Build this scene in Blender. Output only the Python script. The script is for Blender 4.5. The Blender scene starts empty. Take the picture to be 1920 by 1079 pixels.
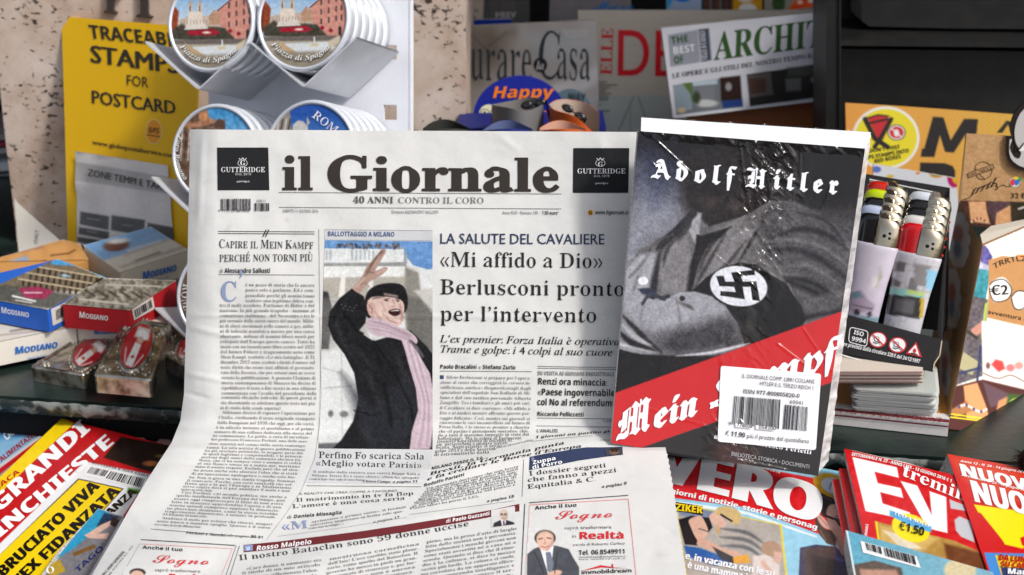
import bpy, math, random
import numpy as np
from mathutils import Vector, Matrix
random.seed(7); rng = np.random.RandomState(7)
scene = bpy.context.scene
COL = scene.collection
R = math.radians

# ---------------------------------------------------------------- camera, sky, sun, exposure
PITCH = R(20.0); F = 3000.0; CAMP = np.array([0.0, 0.0, 0.45])
FWD = np.array([0, math.cos(PITCH), -math.sin(PITCH)]); UP = np.array([0, math.sin(PITCH), math.cos(PITCH)]); RT = np.array([1.0, 0, 0])
cam_d = bpy.data.cameras.new('camera'); cam = bpy.data.objects.new('camera', cam_d); COL.objects.link(cam)
cam.location = CAMP; cam.rotation_euler = (R(90) - PITCH, 0, 0)
cam_d.sensor_width = 36; cam_d.lens = 36 * F / 1920; cam_d.clip_start = 0.02; cam_d.clip_end = 50
cam_d.dof.use_dof = True; cam_d.dof.focus_distance = 0.93; cam_d.dof.aperture_fstop = 13
scene.camera = cam
SUN = Vector((0.56, -0.42, 0.72)).normalized()          # towards the sun
elev = math.asin(SUN.z); azim = math.atan2(SUN.x, SUN.y)
world = bpy.data.worlds.new("World"); scene.world = world; world.use_nodes = True
wn = world.node_tree; bg = wn.nodes['Background']; bg.inputs['Strength'].default_value = 0.15
sky = wn.nodes.new('ShaderNodeTexSky'); sky.sky_type = 'NISHITA'; sky.sun_disc = False
sky.sun_elevation = elev; sky.sun_rotation = azim; sky.air_density = 0.6; sky.dust_density = 3.0; sky.ozone_density = 0.6
hs = wn.nodes.new('ShaderNodeHueSaturation'); hs.inputs['Saturation'].default_value = .55
wn.links.new(sky.outputs[0], hs.inputs['Color']); wn.links.new(hs.outputs[0], bg.inputs[0])
sd = bpy.data.lights.new('sun', 'SUN'); sd.energy = 2.0; sd.angle = R(7); sd.color = (1, .965, .92)
so = bpy.data.objects.new('sun', sd); COL.objects.link(so); so.rotation_euler = SUN.to_track_quat('Z', 'Y').to_euler()
scene.view_settings.view_transform = 'Standard'; scene.view_settings.look = 'None'; scene.view_settings.gamma = 1.0
scene.view_settings.exposure = 0.30
scene.cycles.max_bounces = 8; scene.cycles.transparent_max_bounces = 12

# ---------------------------------------------------------------- surfaces: a photo point (x, y) -> its place on a real surface
def ray(x, y):
    x = np.asarray(x, float); y = np.asarray(y, float)
    u = (x - 960) / F; v = (539.5 - y) / F
    return FWD + u[..., None] * RT + v[..., None] * UP
class Plane:
    def __init__(s, p, n):
        s.p = np.array(p, float); s.n = np.array(n, float); s.n /= np.linalg.norm(s.n)
        if np.dot(s.n, CAMP - s.p) < 0: s.n = -s.n
    def at(s, x, y, l=0.0):
        r = ray(x, y); t = np.dot(s.p - CAMP, s.n) / (r @ s.n)
        return CAMP + r * t[..., None] + s.n * np.asarray(l, float)[..., None]
def horiz(z): return Plane((0, 0, z), (0, 0, 1))
def P3(x, y, t): return CAMP + ray(x, y) * t
def facing(x, y, t, yaw=0.0, lean=0.0):
    """plane through the photo point at depth t; lean 0 = upright, yaw turns it to the right"""
    n = np.array([math.sin(R(yaw)) * math.cos(R(lean)), -math.cos(R(yaw)) * math.cos(R(lean)), math.sin(R(lean))])
    return Plane(P3(x, y, t), n)
def plane3(a, b, c):
    a, b, c = P3(*a), P3(*b), P3(*c); return Plane(a, np.cross(b - a, c - a))

def lin(c):
    c = np.asarray(c, float) / 255.0
    return np.where(c <= .04045, c / 12.92, ((np.maximum(c, 0) + .055) / 1.055) ** 2.4)

# ---------------------------------------------------------------- materials
MATS = {}
def mat(name, col=None, rough=.6, spec=.4, metal=0, coat=0, attr=False, bump=None, trans=0, alpha=1, noise=None, gain=1.0):
    m = bpy.data.materials.new(name); m.use_nodes = True; nt = m.node_tree; b = nt.nodes['Principled BSDF']
    b.inputs['Roughness'].default_value = rough; b.inputs['Metallic'].default_value = metal
    b.inputs['Specular IOR Level'].default_value = spec; b.inputs['Coat Weight'].default_value = coat
    b.inputs['Coat Roughness'].default_value = .12
    b.inputs['Transmission Weight'].default_value = trans; b.inputs['Alpha'].default_value = alpha
    tc = nt.nodes.new('ShaderNodeTexCoord')
    if attr:
        a = nt.nodes.new('ShaderNodeAttribute'); a.attribute_name = 'Col'
        src = a.outputs['Color']
        nz = nt.nodes.new('ShaderNodeTexNoise'); nz.inputs['Scale'].default_value = 900; nz.inputs['Detail'].default_value = 3
        nt.links.new(tc.outputs['Object'], nz.inputs['Vector'])
        mp = nt.nodes.new('ShaderNodeMapRange'); mp.inputs[3].default_value = .94; mp.inputs[4].default_value = 1.05
        nt.links.new(nz.outputs[0], mp.inputs[0])
        mx = nt.nodes.new('ShaderNodeVectorMath'); mx.operation = 'SCALE'
        nt.links.new(src, mx.inputs[0]); nt.links.new(mp.outputs[0], mx.inputs['Scale'])
        nt.links.new(mx.outputs[0], b.inputs['Base Color'])
    elif noise:
        c2, sc, lo, hi = noise
        nz = nt.nodes.new('ShaderNodeTexNoise'); nz.inputs['Scale'].default_value = sc; nz.inputs['Detail'].default_value = 6
        nt.links.new(tc.outputs['Object'], nz.inputs['Vector'])
        rp = nt.nodes.new('ShaderNodeValToRGB'); rp.color_ramp.elements[0].position = lo; rp.color_ramp.elements[1].position = hi
        rp.color_ramp.elements[0].color = (*lin(col), 1); rp.color_ramp.elements[1].color = (*lin(c2), 1)
        nt.links.new(nz.outputs[0], rp.inputs[0]); nt.links.new(rp.outputs[0], b.inputs['Base Color'])
    else:
        b.inputs['Base Color'].default_value = (*lin(col), 1)
    if bump:
        sc, st, dist = bump
        bz = nt.nodes.new('ShaderNodeTexNoise'); bz.inputs['Scale'].default_value = sc; bz.inputs['Detail'].default_value = 5
        nt.links.new(tc.outputs['Object'], bz.inputs['Vector'])
        bp = nt.nodes.new('ShaderNodeBump'); bp.inputs['Strength'].default_value = st; bp.inputs['Distance'].default_value = dist
        nt.links.new(bz.outputs[0], bp.inputs['Height']); nt.links.new(bp.outputs[0], b.inputs['Normal'])
    MATS[name] = m; return m
mat('newsprint', attr=True, rough=.85, spec=.15, bump=(140, .25, .0012))
mat('gloss_print', attr=True, rough=.25, spec=.3, bump=(30, .15, .002))
mat('cover_print', attr=True, rough=.3, spec=.12, bump=(30, .1, .002))
mat('satin_print', attr=True, rough=.5, spec=.4, bump=(60, .12, .001))
mat('matte_print', attr=True, rough=.8, spec=.2)
mat('page_edges', (215, 210, 200), rough=.9, noise=((150, 145, 138), 700, .45, .62))
mat('black_plastic', (22, 22, 22), rough=.45, noise=((32, 31, 29), 60, .4, .7), bump=(300, .1, .0005))
mat('black_gap', (12, 12, 12), rough=.9)
mat('steel', (216, 218, 222), rough=.4, metal=.3, noise=((200, 202, 206), 50, .3, .7), bump=(90, .06, .0006))
mat('chrome', (176, 166, 146), rough=.12, metal=1.0, bump=(160, .12, .001))
mat('white_enamel', (232, 235, 240), rough=.3, coat=.3, noise=((214, 216, 222), 20, .3, .75))
mat('tin_rim', (224, 228, 234), rough=.25, metal=.3)
mat('kraft', (176, 140, 100), rough=.85, noise=((160, 122, 84), 400, .35, .65))

def travertine():
    m = bpy.data.materials.new('travertine'); m.use_nodes = True; nt = m.node_tree; b = nt.nodes['Principled BSDF']
    tc = nt.nodes.new('ShaderNodeTexCoord'); mp = nt.nodes.new('ShaderNodeMapping'); mp.inputs['Scale'].default_value = (1, 1, 1.0); mp.inputs['Rotation'].default_value = (0, R(35), 0)
    nt.links.new(tc.outputs['Object'], mp.inputs[0])
    n1 = nt.nodes.new('ShaderNodeTexNoise'); n1.inputs['Scale'].default_value = 14; n1.inputs['Detail'].default_value = 8; n1.inputs['Roughness'].default_value = .65
    nt.links.new(mp.outputs[0], n1.inputs['Vector'])
    r1 = nt.nodes.new('ShaderNodeValToRGB'); e = r1.color_ramp.elements; e[0].position = .3; e[0].color = (*lin((150, 122, 100)), 1); e[1].position = .68; e[1].color = (*lin((214, 200, 190)), 1)
    em = r1.color_ramp.elements.new(.48); em.color = (*lin((190, 170, 154)), 1)
    nt.links.new(n1.outputs[0], r1.inputs[0])
    mp2 = nt.nodes.new('ShaderNodeMapping'); mp2.inputs['Scale'].default_value = (.8, 1, 1.25); mp2.inputs['Rotation'].default_value = (0, R(40), 0)
    nt.links.new(tc.outputs['Object'], mp2.inputs[0])
    n2 = nt.nodes.new('ShaderNodeTexNoise'); n2.inputs['Scale'].default_value = 190; n2.inputs['Detail'].default_value = 4; n2.inputs['Roughness'].default_value = .6
    nt.links.new(mp2.outputs[0], n2.inputs['Vector'])
    n3 = nt.nodes.new('ShaderNodeTexNoise'); n3.inputs['Scale'].default_value = 11; nt.links.new(mp2.outputs[0], n3.inputs['Vector'])
    ad = nt.nodes.new('ShaderNodeMath'); ad.operation = 'MULTIPLY_ADD'; ad.inputs[1].default_value = .55
    nt.links.new(n3.outputs[0], ad.inputs[0]); nt.links.new(n2.outputs[0], ad.inputs[2])
    r2 = nt.nodes.new('ShaderNodeValToRGB'); r2.color_ramp.elements[0].position = .88; r2.color_ramp.elements[1].position = .96
    r2.color_ramp.elements[0].color = (0, 0, 0, 1); r2.color_ramp.elements[1].color = (1, 1, 1, 1)
    nt.links.new(ad.outputs[0], r2.inputs[0])
    mx = nt.nodes.new('ShaderNodeMix'); mx.data_type = 'RGBA'; mx.inputs['B'].default_value = (*lin((60, 46, 38)), 1)
    nt.links.new(r2.outputs[0], mx.inputs['Factor']); nt.links.new(r1.outputs[0], mx.inputs['A']); nt.links.new(mx.outputs['Result'], b.inputs['Base Color'])
    bp = nt.nodes.new('ShaderNodeBump'); bp.inputs['Strength'].default_value = .8; bp.inputs['Distance'].default_value = .004; bp.invert = True
    nt.links.new(r2.outputs[0], bp.inputs['Height']); nt.links.new(bp.outputs[0], b.inputs['Normal'])
    b.inputs['Roughness'].default_value = .75; MATS['travertine'] = m
travertine()
def green_paint():
    m = bpy.data.materials.new('worn_green_paint'); m.use_nodes = True; nt = m.node_tree; b = nt.nodes['Principled BSDF']
    tc = nt.nodes.new('ShaderNodeTexCoord')
    n1 = nt.nodes.new('ShaderNodeTexNoise'); n1.inputs['Scale'].default_value = 30; n1.inputs['Detail'].default_value = 8; nt.links.new(tc.outputs['Object'], n1.inputs['Vector'])
    r1 = nt.nodes.new('ShaderNodeValToRGB'); e = r1.color_ramp.elements; e[0].position = .35; e[0].color = (*lin((14, 24, 21)), 1); e[1].position = .75; e[1].color = (*lin((40, 56, 50)), 1)
    nt.links.new(n1.outputs[0], r1.inputs[0]); nt.links.new(r1.outputs[0], b.inputs['Base Color'])
    r2 = nt.nodes.new('ShaderNodeMapRange'); r2.inputs[3].default_value = .2; r2.inputs[4].default_value = .5; nt.links.new(n1.outputs[0], r2.inputs[0]); nt.links.new(r2.outputs[0], b.inputs['Roughness'])
    n2 = nt.nodes.new('ShaderNodeTexNoise'); n2.inputs['Scale'].default_value = 160; nt.links.new(tc.outputs['Object'], n2.inputs['Vector'])
    bp = nt.nodes.new('ShaderNodeBump'); bp.inputs['Strength'].default_value = .25; bp.inputs['Distance'].default_value = .001; nt.links.new(n2.outputs[0], bp.inputs['Height']); nt.links.new(bp.outputs[0], b.inputs['Normal'])
    MATS['worn_green_paint'] = m
green_paint()
def chipped():
    m = bpy.data.materials.new('chipped_edge_paint'); m.use_nodes = True; nt = m.node_tree; b = nt.nodes['Principled BSDF']
    tc = nt.nodes.new('ShaderNodeTexCoord'); n1 = nt.nodes.new('ShaderNodeTexNoise'); n1.inputs['Scale'].default_value = 70; n1.inputs['Detail'].default_value = 6; nt.links.new(tc.outputs['Object'], n1.inputs['Vector'])
    r1 = nt.nodes.new('ShaderNodeValToRGB'); e = r1.color_ramp.elements; e[0].position = .46; e[0].color = (*lin((38, 46, 42)), 1); e[1].position = .56; e[1].color = (*lin((128, 132, 128)), 1)
    nt.links.new(n1.outputs[0], r1.inputs[0]); nt.links.new(r1.outputs[0], b.inputs['Base Color']); b.inputs['Roughness'].default_value = .55
    bp = nt.nodes.new('ShaderNodeBump'); bp.inputs['Strength'].default_value = .6; bp.inputs['Distance'].default_value = .001; nt.links.new(n1.outputs[0], bp.inputs['Height']); nt.links.new(bp.outputs[0], b.inputs['Normal'])
    MATS['chipped_edge_paint'] = m
chipped()
def wrap_mat():
    m = bpy.data.materials.new('clear_wrap'); m.use_nodes = True; nt = m.node_tree; nt.nodes.remove(nt.nodes['Principled BSDF']); out = nt.nodes['Material Output']
    tr = nt.nodes.new('ShaderNodeBsdfTransparent'); tr.inputs[0].default_value = (.97, .97, .97, 1)
    gl = nt.nodes.new('ShaderNodeBsdfGlossy'); gl.inputs['Roughness'].default_value = .14
    lw = nt.nodes.new('ShaderNodeLayerWeight'); lw.inputs[0].default_value = .5
    pw = nt.nodes.new('ShaderNodeMath'); pw.operation = 'POWER'; pw.inputs[1].default_value = 4; nt.links.new(lw.outputs['Facing'], pw.inputs[0])
    fr = nt.nodes.new('ShaderNodeMapRange'); fr.inputs[3].default_value = .03; fr.inputs[4].default_value = .7; nt.links.new(pw.outputs[0], fr.inputs[0])
    mx = nt.nodes.new('ShaderNodeMixShader'); nt.links.new(fr.outputs[0], mx.inputs[0]); nt.links.new(tr.outputs[0], mx.inputs[1]); nt.links.new(gl.outputs[0], mx.inputs[2]); nt.links.new(mx.outputs[0], out.inputs[0])
    MATS['clear_wrap'] = m
    m = bpy.data.materials.new('milky_wrap'); m.use_nodes = True; nt = m.node_tree; b = nt.nodes['Principled BSDF']; out = nt.nodes['Material Output']
    b.inputs['Base Color'].default_value = (.75, .74, .73, 1); b.inputs['Roughness'].default_value = .18
    tr = nt.nodes.new('ShaderNodeBsdfTransparent'); mx = nt.nodes.new('ShaderNodeMixShader')
    tc = nt.nodes.new('ShaderNodeTexCoord'); mp = nt.nodes.new('ShaderNodeMapping'); mp.inputs['Scale'].default_value = (1, 1, 2.5); nt.links.new(tc.outputs['Object'], mp.inputs[0])
    nz = nt.nodes.new('ShaderNodeTexNoise'); nz.inputs['Scale'].default_value = 60; nz.inputs['Detail'].default_value = 4; nt.links.new(mp.outputs[0], nz.inputs['Vector'])
    rg = nt.nodes.new('ShaderNodeMapRange'); rg.inputs[1].default_value = .35; rg.inputs[2].default_value = .65; rg.inputs[3].default_value = .45; rg.inputs[4].default_value = .85
    nt.links.new(nz.outputs[0], rg.inputs[0]); nt.links.new(rg.outputs[0], mx.inputs[0]); nt.links.new(tr.outputs[0], mx.inputs[1]); nt.links.new(b.outputs[0], mx.inputs[2]); nt.links.new(mx.outputs[0], out.inputs[0])
    bp = nt.nodes.new('ShaderNodeBump'); bp.inputs['Strength'].default_value = .7; bp.inputs['Distance'].default_value = .003; nt.links.new(nz.outputs[0], bp.inputs['Height']); nt.links.new(bp.outputs[0], b.inputs['Normal'])
    MATS['milky_wrap'] = m
wrap_mat()

# ---------------------------------------------------------------- objects
def thing(name, label, cat, loc, group=None):
    o = bpy.data.objects.new(name, None); COL.objects.link(o); o.location = [float(a) for a in loc]; o.empty_display_size = .01
    o['label'] = label; o['category'] = cat
    if group: o['group'] = group
    return o
class MB:
    """collects faces with a colour per vertex; build() links them as one mesh"""
    def __init__(s): s.v = []; s.f = []; s.c = []; s.n = 0; s.big = []
    def add(s, V, Fs, c):
        V = np.asarray(V, float).reshape(-1, 3); s.v.append(V)
        c = np.asarray(c, float)
        s.c.append(np.tile(c, (len(V), 1)) if c.ndim == 1 else c.reshape(-1, 3))
        n = s.n; s.f.extend([tuple(int(i) + n for i in f) for f in Fs]); s.n += len(V)
    def grid(s, V, c, flip=False):
        h, w = V.shape[:2]; idx = np.arange(h * w).reshape(h, w)
        q = np.stack([idx[:-1, :-1], idx[1:, :-1], idx[1:, 1:], idx[:-1, 1:]], -1).reshape(-1, 4)
        if flip: q = q[:, ::-1]
        s.add(V.reshape(-1, 3), q, c)
    def build(s, name, m, parent=None, smooth=False, props=None):
        me = bpy.data.meshes.new(name); V = np.concatenate(s.v)
        if parent is not None:
            off = np.array(parent.location)
            if parent.parent is not None: off = off + np.array(parent.parent.location)
            V = V - off
        me.from_pydata(V.tolist(), [], s.f)
        C = np.concatenate(s.c); ca = me.color_attributes.new('Col', 'FLOAT_COLOR', 'POINT')
        a = np.ones((len(V), 4), np.float32); a[:, :3] = C; ca.data.foreach_set('color', a.ravel())
        if smooth: me.polygons.foreach_set('use_smooth', np.ones(len(me.polygons), bool))
        me.materials.append(MATS[m] if isinstance(m, str) else m); me.update()
        o = bpy.data.objects.new(name, me); COL.objects.link(o)
        if parent is not None: o.parent = parent
        if props:
            for k, v in props.items(): o[k] = v
        return o
    # flat shapes on a surface, given in photo coordinates
    def poly(s, sf, pts, col, l=.0003):
        p = np.array(pts, float); s.add(sf.at(p[:, 0], p[:, 1], l), [tuple(range(len(p)))[::-1]], lin(col))
    def quad(s, sf, q, col, l=.0003, n=1, m=1):
        q = np.array(q, float); u = np.linspace(0, 1, n + 1)[None, :, None]; v = np.linspace(0, 1, m + 1)[:, None, None]
        P = (q[0] * (1 - u) + q[1] * u) * (1 - v) + (q[3] * (1 - u) + q[2] * u) * v
        s.grid(sf.at(P[..., 0], P[..., 1], l), lin(col))
    def line(s, sf, pts, w, col, l=.0003, step=14):
        for a, b in zip(pts[:-1], pts[1:]):
            a = np.array(a, float); b = np.array(b, float); d = b - a; L = np.hypot(*d); 
            if L < .01: continue
            nrm = np.array([-d[1], d[0]]) / L * w / 2
            s.quad(sf, [a - nrm, b - nrm, b + nrm, a + nrm], col, l, n=max(1, int(L / step)))
    def ell(s, sf, cx, cy, rx, ry, col, l=.0003, rot=0, n=28):
        a = np.linspace(0, 2 * math.pi, n, endpoint=False); c, d = math.cos(R(rot)), math.sin(R(rot))
        x = rx * np.cos(a); y = ry * np.sin(a); s.poly(sf, np.stack([cx + x * c - y * d, cy + x * d + y * c], -1), col, l)

# slab whose top outline is given in photo coordinates on a surface
def slab(mb, sf, pts, thick, col, side=None, down=None):
    p = np.array(pts, float); T = sf.at(p[:, 0], p[:, 1]); 
    area = sum(p[i][0] * p[(i + 1) % len(p)][1] - p[(i + 1) % len(p)][0] * p[i][1] for i in range(len(p)))
    if area > 0: T = T[::-1]
    d = -sf.n * thick if down is None else np.array(down) * thick
    B = T + d; n = len(T)
    if col is not None: mb.add(T, [tuple(range(n))], lin(col))
    mb.add(np.concatenate([T, B]), [(i, i + n, (i + 1) % n + n, (i + 1) % n) for i in range(n)] + [tuple(range(2 * n - 1, n - 1, -1))], lin(side if side is not None else col))
    return T, B

# ---------------------------------------------------------------- painting printed pictures (colour per vertex of a fine mesh)
def crom(pts, n=6, closed=True):
    p = np.array(pts, float); N = len(p); out = []
    for i in range(N if closed else N - 1):
        g = (lambda k: p[k % N]) if closed else (lambda k: p[min(max(k, 0), N - 1)])
        p0, p1, p2, p3 = g(i - 1), g(i), g(i + 1), g(i + 2)
        for t in np.linspace(0, 1, n, endpoint=False):
            out.append(.5 * ((2 * p1) + (-p0 + p2) * t + (2 * p0 - 5 * p1 + 4 * p2 - p3) * t * t + (-p0 + 3 * p1 - 3 * p2 + p3) * t ** 3))
    if not closed: out.append(p[-1])
    return np.array(out)
def vnoise(x, y, sc, seed=0):
    g = np.random.RandomState(seed).rand(128, 128); x = x / sc + 1000; y = y / sc + 1000
    xi = np.floor(x).astype(int); yi = np.floor(y).astype(int); fx = x - xi; fy = y - yi
    fx = fx * fx * (3 - 2 * fx); fy = fy * fy * (3 - 2 * fy)
    a = g[yi % 128, xi % 128]; b = g[yi % 128, (xi + 1) % 128]; c = g[(yi + 1) % 128, xi % 128]; d = g[(yi + 1) % 128, (xi + 1) % 128]
    return (a * (1 - fx) + b * fx) * (1 - fy) + (c * (1 - fx) + d * fx) * fy
def proj(V):
    V = np.asarray(V, float) - CAMP; d = V @ FWD
    return 960 + F * (V @ RT) / d, 539.5 - F * (V @ UP) / d
class Canvas:
    @staticmethod
    def on(V, col):
        c = Canvas.__new__(Canvas); c.W = np.asarray(V, float); c.X, c.Y = proj(c.W); c.C = np.tile(np.array(col, float), c.X.shape + (1,)); return c
    def put3d(s, mb, gain=1.0, flip=False):
        c = np.clip(lin(np.clip(s.C, 3, 252)) * gain, 0, .9); mb.grid(s.W, c.reshape(-1, 3), flip); return s
    def __init__(s, q, col, step=1.7):
        q = np.array(q, float)
        if len(q) == 2: q = np.array([q[0], (q[1][0], q[0][1]), q[1], (q[0][0], q[1][1])])
        w = max(np.hypot(*(q[1] - q[0])), np.hypot(*(q[2] - q[3]))); h = max(np.hypot(*(q[3] - q[0])), np.hypot(*(q[2] - q[1])))
        n = max(2, int(w / step)); m = max(2, int(h / step))
        u = np.linspace(0, 1, n + 1)[None, :, None]; v = np.linspace(0, 1, m + 1)[:, None, None]
        P = (q[0] * (1 - u) + q[1] * u) * (1 - v) + (q[3] * (1 - u) + q[2] * u) * v
        s.X = P[..., 0]; s.Y = P[..., 1]; s.C = np.tile(np.array(col, float), s.X.shape + (1,)); s.U = u[..., 0] + 0 * s.X; s.V = v[..., 0] + 0 * s.X
    def cover(s, pts, soft):
        p = np.array(pts, float); m = (s.X > p[:, 0].min() - soft) & (s.X < p[:, 0].max() + soft) & (s.Y > p[:, 1].min() - soft) & (s.Y < p[:, 1].max() + soft)
        if not m.any(): return m, None
        x = s.X[m]; y = s.Y[m]; ins = np.zeros(x.shape, bool); d2 = np.full(x.shape, 1e9)
        for i in range(len(p)):
            x1, y1 = p[i]; x2, y2 = p[(i + 1) % len(p)]
            c = ((y1 > y) != (y2 > y)); 
            if y1 != y2: ins ^= c & (x < (x2 - x1) * (y - y1) / (y2 - y1) + x1)
            dx, dy = x2 - x1, y2 - y1; L = dx * dx + dy * dy
            t = np.clip(((x - x1) * dx + (y - y1) * dy) / max(L, 1e-9), 0, 1)
            d2 = np.minimum(d2, (x - x1 - t * dx) ** 2 + (y - y1 - t * dy) ** 2)
        sd = np.sqrt(d2) * np.where(ins, -1, 1); return m, np.clip(.5 - sd / soft, 0, 1)
    def _mix(s, m, a, col): s.C[m] = s.C[m] * (1 - a[..., None]) + np.array(col, float) * a[..., None]
    def poly(s, pts, col, soft=1.6, al=1.0, smooth=False):
        if smooth: pts = crom(pts)
        m, a = s.cover(pts, soft)
        if a is not None: s._mix(m, a * al, col)
        return s
    def ell(s, cx, cy, rx, ry, col, soft=1.6, al=1.0, rot=0):
        c, d = math.cos(R(rot)), math.sin(R(rot)); x = s.X - cx; y = s.Y - cy
        r = np.sqrt(((x * c + y * d) / rx) ** 2 + ((-x * d + y * c) / ry) ** 2); sd = (r - 1) * min(rx, ry)
        a = np.clip(.5 - sd / soft, 0, 1) * al; s.C = s.C * (1 - a[..., None]) + np.array(col, float) * a[..., None]; return s
    def line(s, pts, w, col, soft=1.6, al=1.0, smooth=False, taper=False):
        p = crom(pts, 6, False) if smooth else np.array(pts, float)
        d2 = np.full(s.X.shape, 1e9); N = len(p) - 1; W = np.full(s.X.shape, w / 2.0)
        for i in range(N):
            dx, dy = p[i + 1] - p[i]; L = dx * dx + dy * dy; t = np.clip(((s.X - p[i][0]) * dx + (s.Y - p[i][1]) * dy) / max(L, 1e-9), 0, 1)
            dd = (s.X - p[i][0] - t * dx) ** 2 + (s.Y - p[i][1] - t * dy) ** 2; k = dd < d2; d2 = np.where(k, dd, d2)
            if taper: W = np.where(k, w / 2 * np.sin(math.pi * np.clip((i + t) / N, .04, .96)), W)
        a = np.clip(.5 - (np.sqrt(d2) - W) / soft, 0, 1) * al; s.C = s.C * (1 - a[..., None]) + np.array(col, float) * a[..., None]; return s
    def grad(s, p0, p1, c0, c1, al=1.0):
        d = np.array(p1, float) - p0; t = np.clip(((s.X - p0[0]) * d[0] + (s.Y - p0[1]) * d[1]) / (d @ d), 0, 1)[..., None]
        s.C = s.C * (1 - al) + al * (np.array(c0, float) * (1 - t) + np.array(c1, float) * t); return s
    def noise(s, amp, sc, seed=1, ax=1.0):
        n = vnoise(s.X / ax, s.Y, sc, seed) - .5; s.C = s.C + amp * 2 * n[..., None]; return s
    def speck(s, amp, seed=3):
        s.C = s.C + amp * np.random.RandomState(seed).randn(*s.X.shape)[..., None]; return s
    def put(s, mb, sf, l=.0004, gain=1.0):
        c = np.clip(lin(np.clip(s.C, 3, 252)) * gain, 0, .9); mb.grid(sf.at(s.X, s.Y, l), c.reshape(-1, 3)); return s

# ---------------------------------------------------------------- lettering from Blender's built-in font stack
STY = {'S': None, 'B': (0x1D5D4, 0x1D5EE, 0x1D7EC), 'L': (0x1D5A0, 0x1D5BA, None), 'R': (0x1D400, 0x1D41A, 0x1D7CE), 'I': (0x1D434, 0x1D44E, None), 'J': (0x1D468, 0x1D482, 0x1D7CE),
       'F': (0x1D56C, 0x1D586, 0x1D7CE), 'C': (0x1D4D0, 0x1D4EA, None), 'O': (0x1D63C, 0x1D656, 0x1D7EC)}
for _k in 'TX': STY[_k] = STY['R']
ACC = {'è': ('e', -1), 'é': ('e', 1), 'à': ('a', -1), 'ù': ('u', -1), 'ò': ('o', -1), 'ì': ('i', -1), 'È': ('E', -1), 'É': ('E', 1), 'Ù': ('U', -1), 'À': ('A', -1), 'ü': ('u', 0)}
CHARS = 'ABCDEFGHIJKLMNOPQRSTUVWXYZabcdefghijklmnopqrstuvwxyz0123456789.,:;-/&%()[]«»’*•€@?!©ª'
def _batch(bodies, res):
    """every body on a line of its own in one text object, cut apart again by height"""
    c = bpy.data.curves.new('g', 'FONT'); c.body = '\n'.join(bodies); c.resolution_u = res; c.space_line = 3.0; o = bpy.data.objects.new('g', c); COL.objects.link(o)
    dg = bpy.context.evaluated_depsgraph_get(); dg.update(); ev = o.evaluated_get(dg); me = ev.to_mesh()
    v = np.zeros(len(me.vertices) * 3); me.vertices.foreach_get('co', v); v = v.reshape(-1, 3)[:, :2]; F_ = [tuple(p.vertices) for p in me.polygons]; ev.to_mesh_clear()
    bpy.data.objects.remove(o); bpy.data.curves.remove(c)
    LS = _LS[0]; row = {}
    for q in F_: row.setdefault(int(round(-(v[list(q), 1].mean() - .25) / LS)), []).append(q)
    out = []
    for i in range(len(bodies)):
        fs = row.get(i, []); ids = sorted({k for q in fs for k in q}); mp = {k: j for j, k in enumerate(ids)}
        out.append((v[ids] + (0, i * LS) if ids else np.zeros((0, 2)), [tuple(mp[k] for k in q) for q in fs]))
    return out
_LS = [3.0]
def _cal():
    c = bpy.data.curves.new('g', 'FONT'); c.body = 'x\nx'; c.space_line = 3.0; o = bpy.data.objects.new('g', c); COL.objects.link(o)
    dg = bpy.context.evaluated_depsgraph_get(); dg.update(); me = o.evaluated_get(dg).to_mesh(); y = [q.co.y for q in me.vertices]; _LS[0] = -min(y) if min(y) < 0 else 3.0
    _LS[0] = 0 - min(y) + sorted(k for k in y if k > -.5)[0]; bpy.data.objects.remove(o); bpy.data.curves.remove(c)
_cal()
def reweight(v, f, fn):
    """move every outline edge so that the stroke of width th becomes fn(th)"""
    cnt = {}
    for q in f:
        for i in range(len(q)): e = (q[i], q[(i + 1) % len(q)]); cnt[e] = 1
    E = [e for e in cnt if (e[1], e[0]) not in cnt]
    if not E: return v
    E = np.array(E); A = v[E[:, 0]]; B = v[E[:, 1]]; d = B - A; L = np.hypot(d[:, 0], d[:, 1]) + 1e-9; d = d / L[:, None]; n = np.stack([-d[:, 1], d[:, 0]], -1)   # inward
    M = (A + B) / 2; off = np.zeros(len(E))
    for i in range(len(E)):
        den = n[i, 0] * (-d[:, 1]) + n[i, 1] * d[:, 0]
        w = A - M[i]; den = np.where(np.abs(den) < 1e-6, 1e-6, den)
        t = (w[:, 0] * (-d[:, 1]) + w[:, 1] * d[:, 0]) / den; s_ = (n[i, 0] * w[:, 1] - n[i, 1] * w[:, 0]) / den
        ok = t > 1e-4
        P = M[i] + n[i] * t[:, None]; u = ((P - A) * d).sum(1); ok = ok & (u > -1e-4) & (u < L + 1e-4) & (np.abs(((P - A) * n).sum(1)) < 1e-3)
        th = t[ok].min() if ok.any() else 9; off[i] = (th - fn(th)) / 2 if th < .3 else 0
    nxt = {a: k for k, (a, b) in enumerate(E)}; out = v.copy()
    for k, (a, b) in enumerate(E):
        j = nxt.get(b)
        if j is None: continue
        Mx = np.array([n[k], n[j]]); det = Mx[0, 0] * Mx[1, 1] - Mx[0, 1] * Mx[1, 0]
        if abs(det) > .35: out[b] = v[b] + np.linalg.solve(Mx, [off[k], off[j]])
        else: m_ = n[k] + n[j]; out[b] = v[b] + m_ / (np.hypot(*m_) + 1e-9) * (off[k] + off[j]) / 2
    return out
WFN = {'T': lambda t: t if t < .05 else max(.05, t * .72), 'X': lambda t: max(t * 1.06, .082)}
_G = {}; _adv = {}; _used = set()
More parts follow.
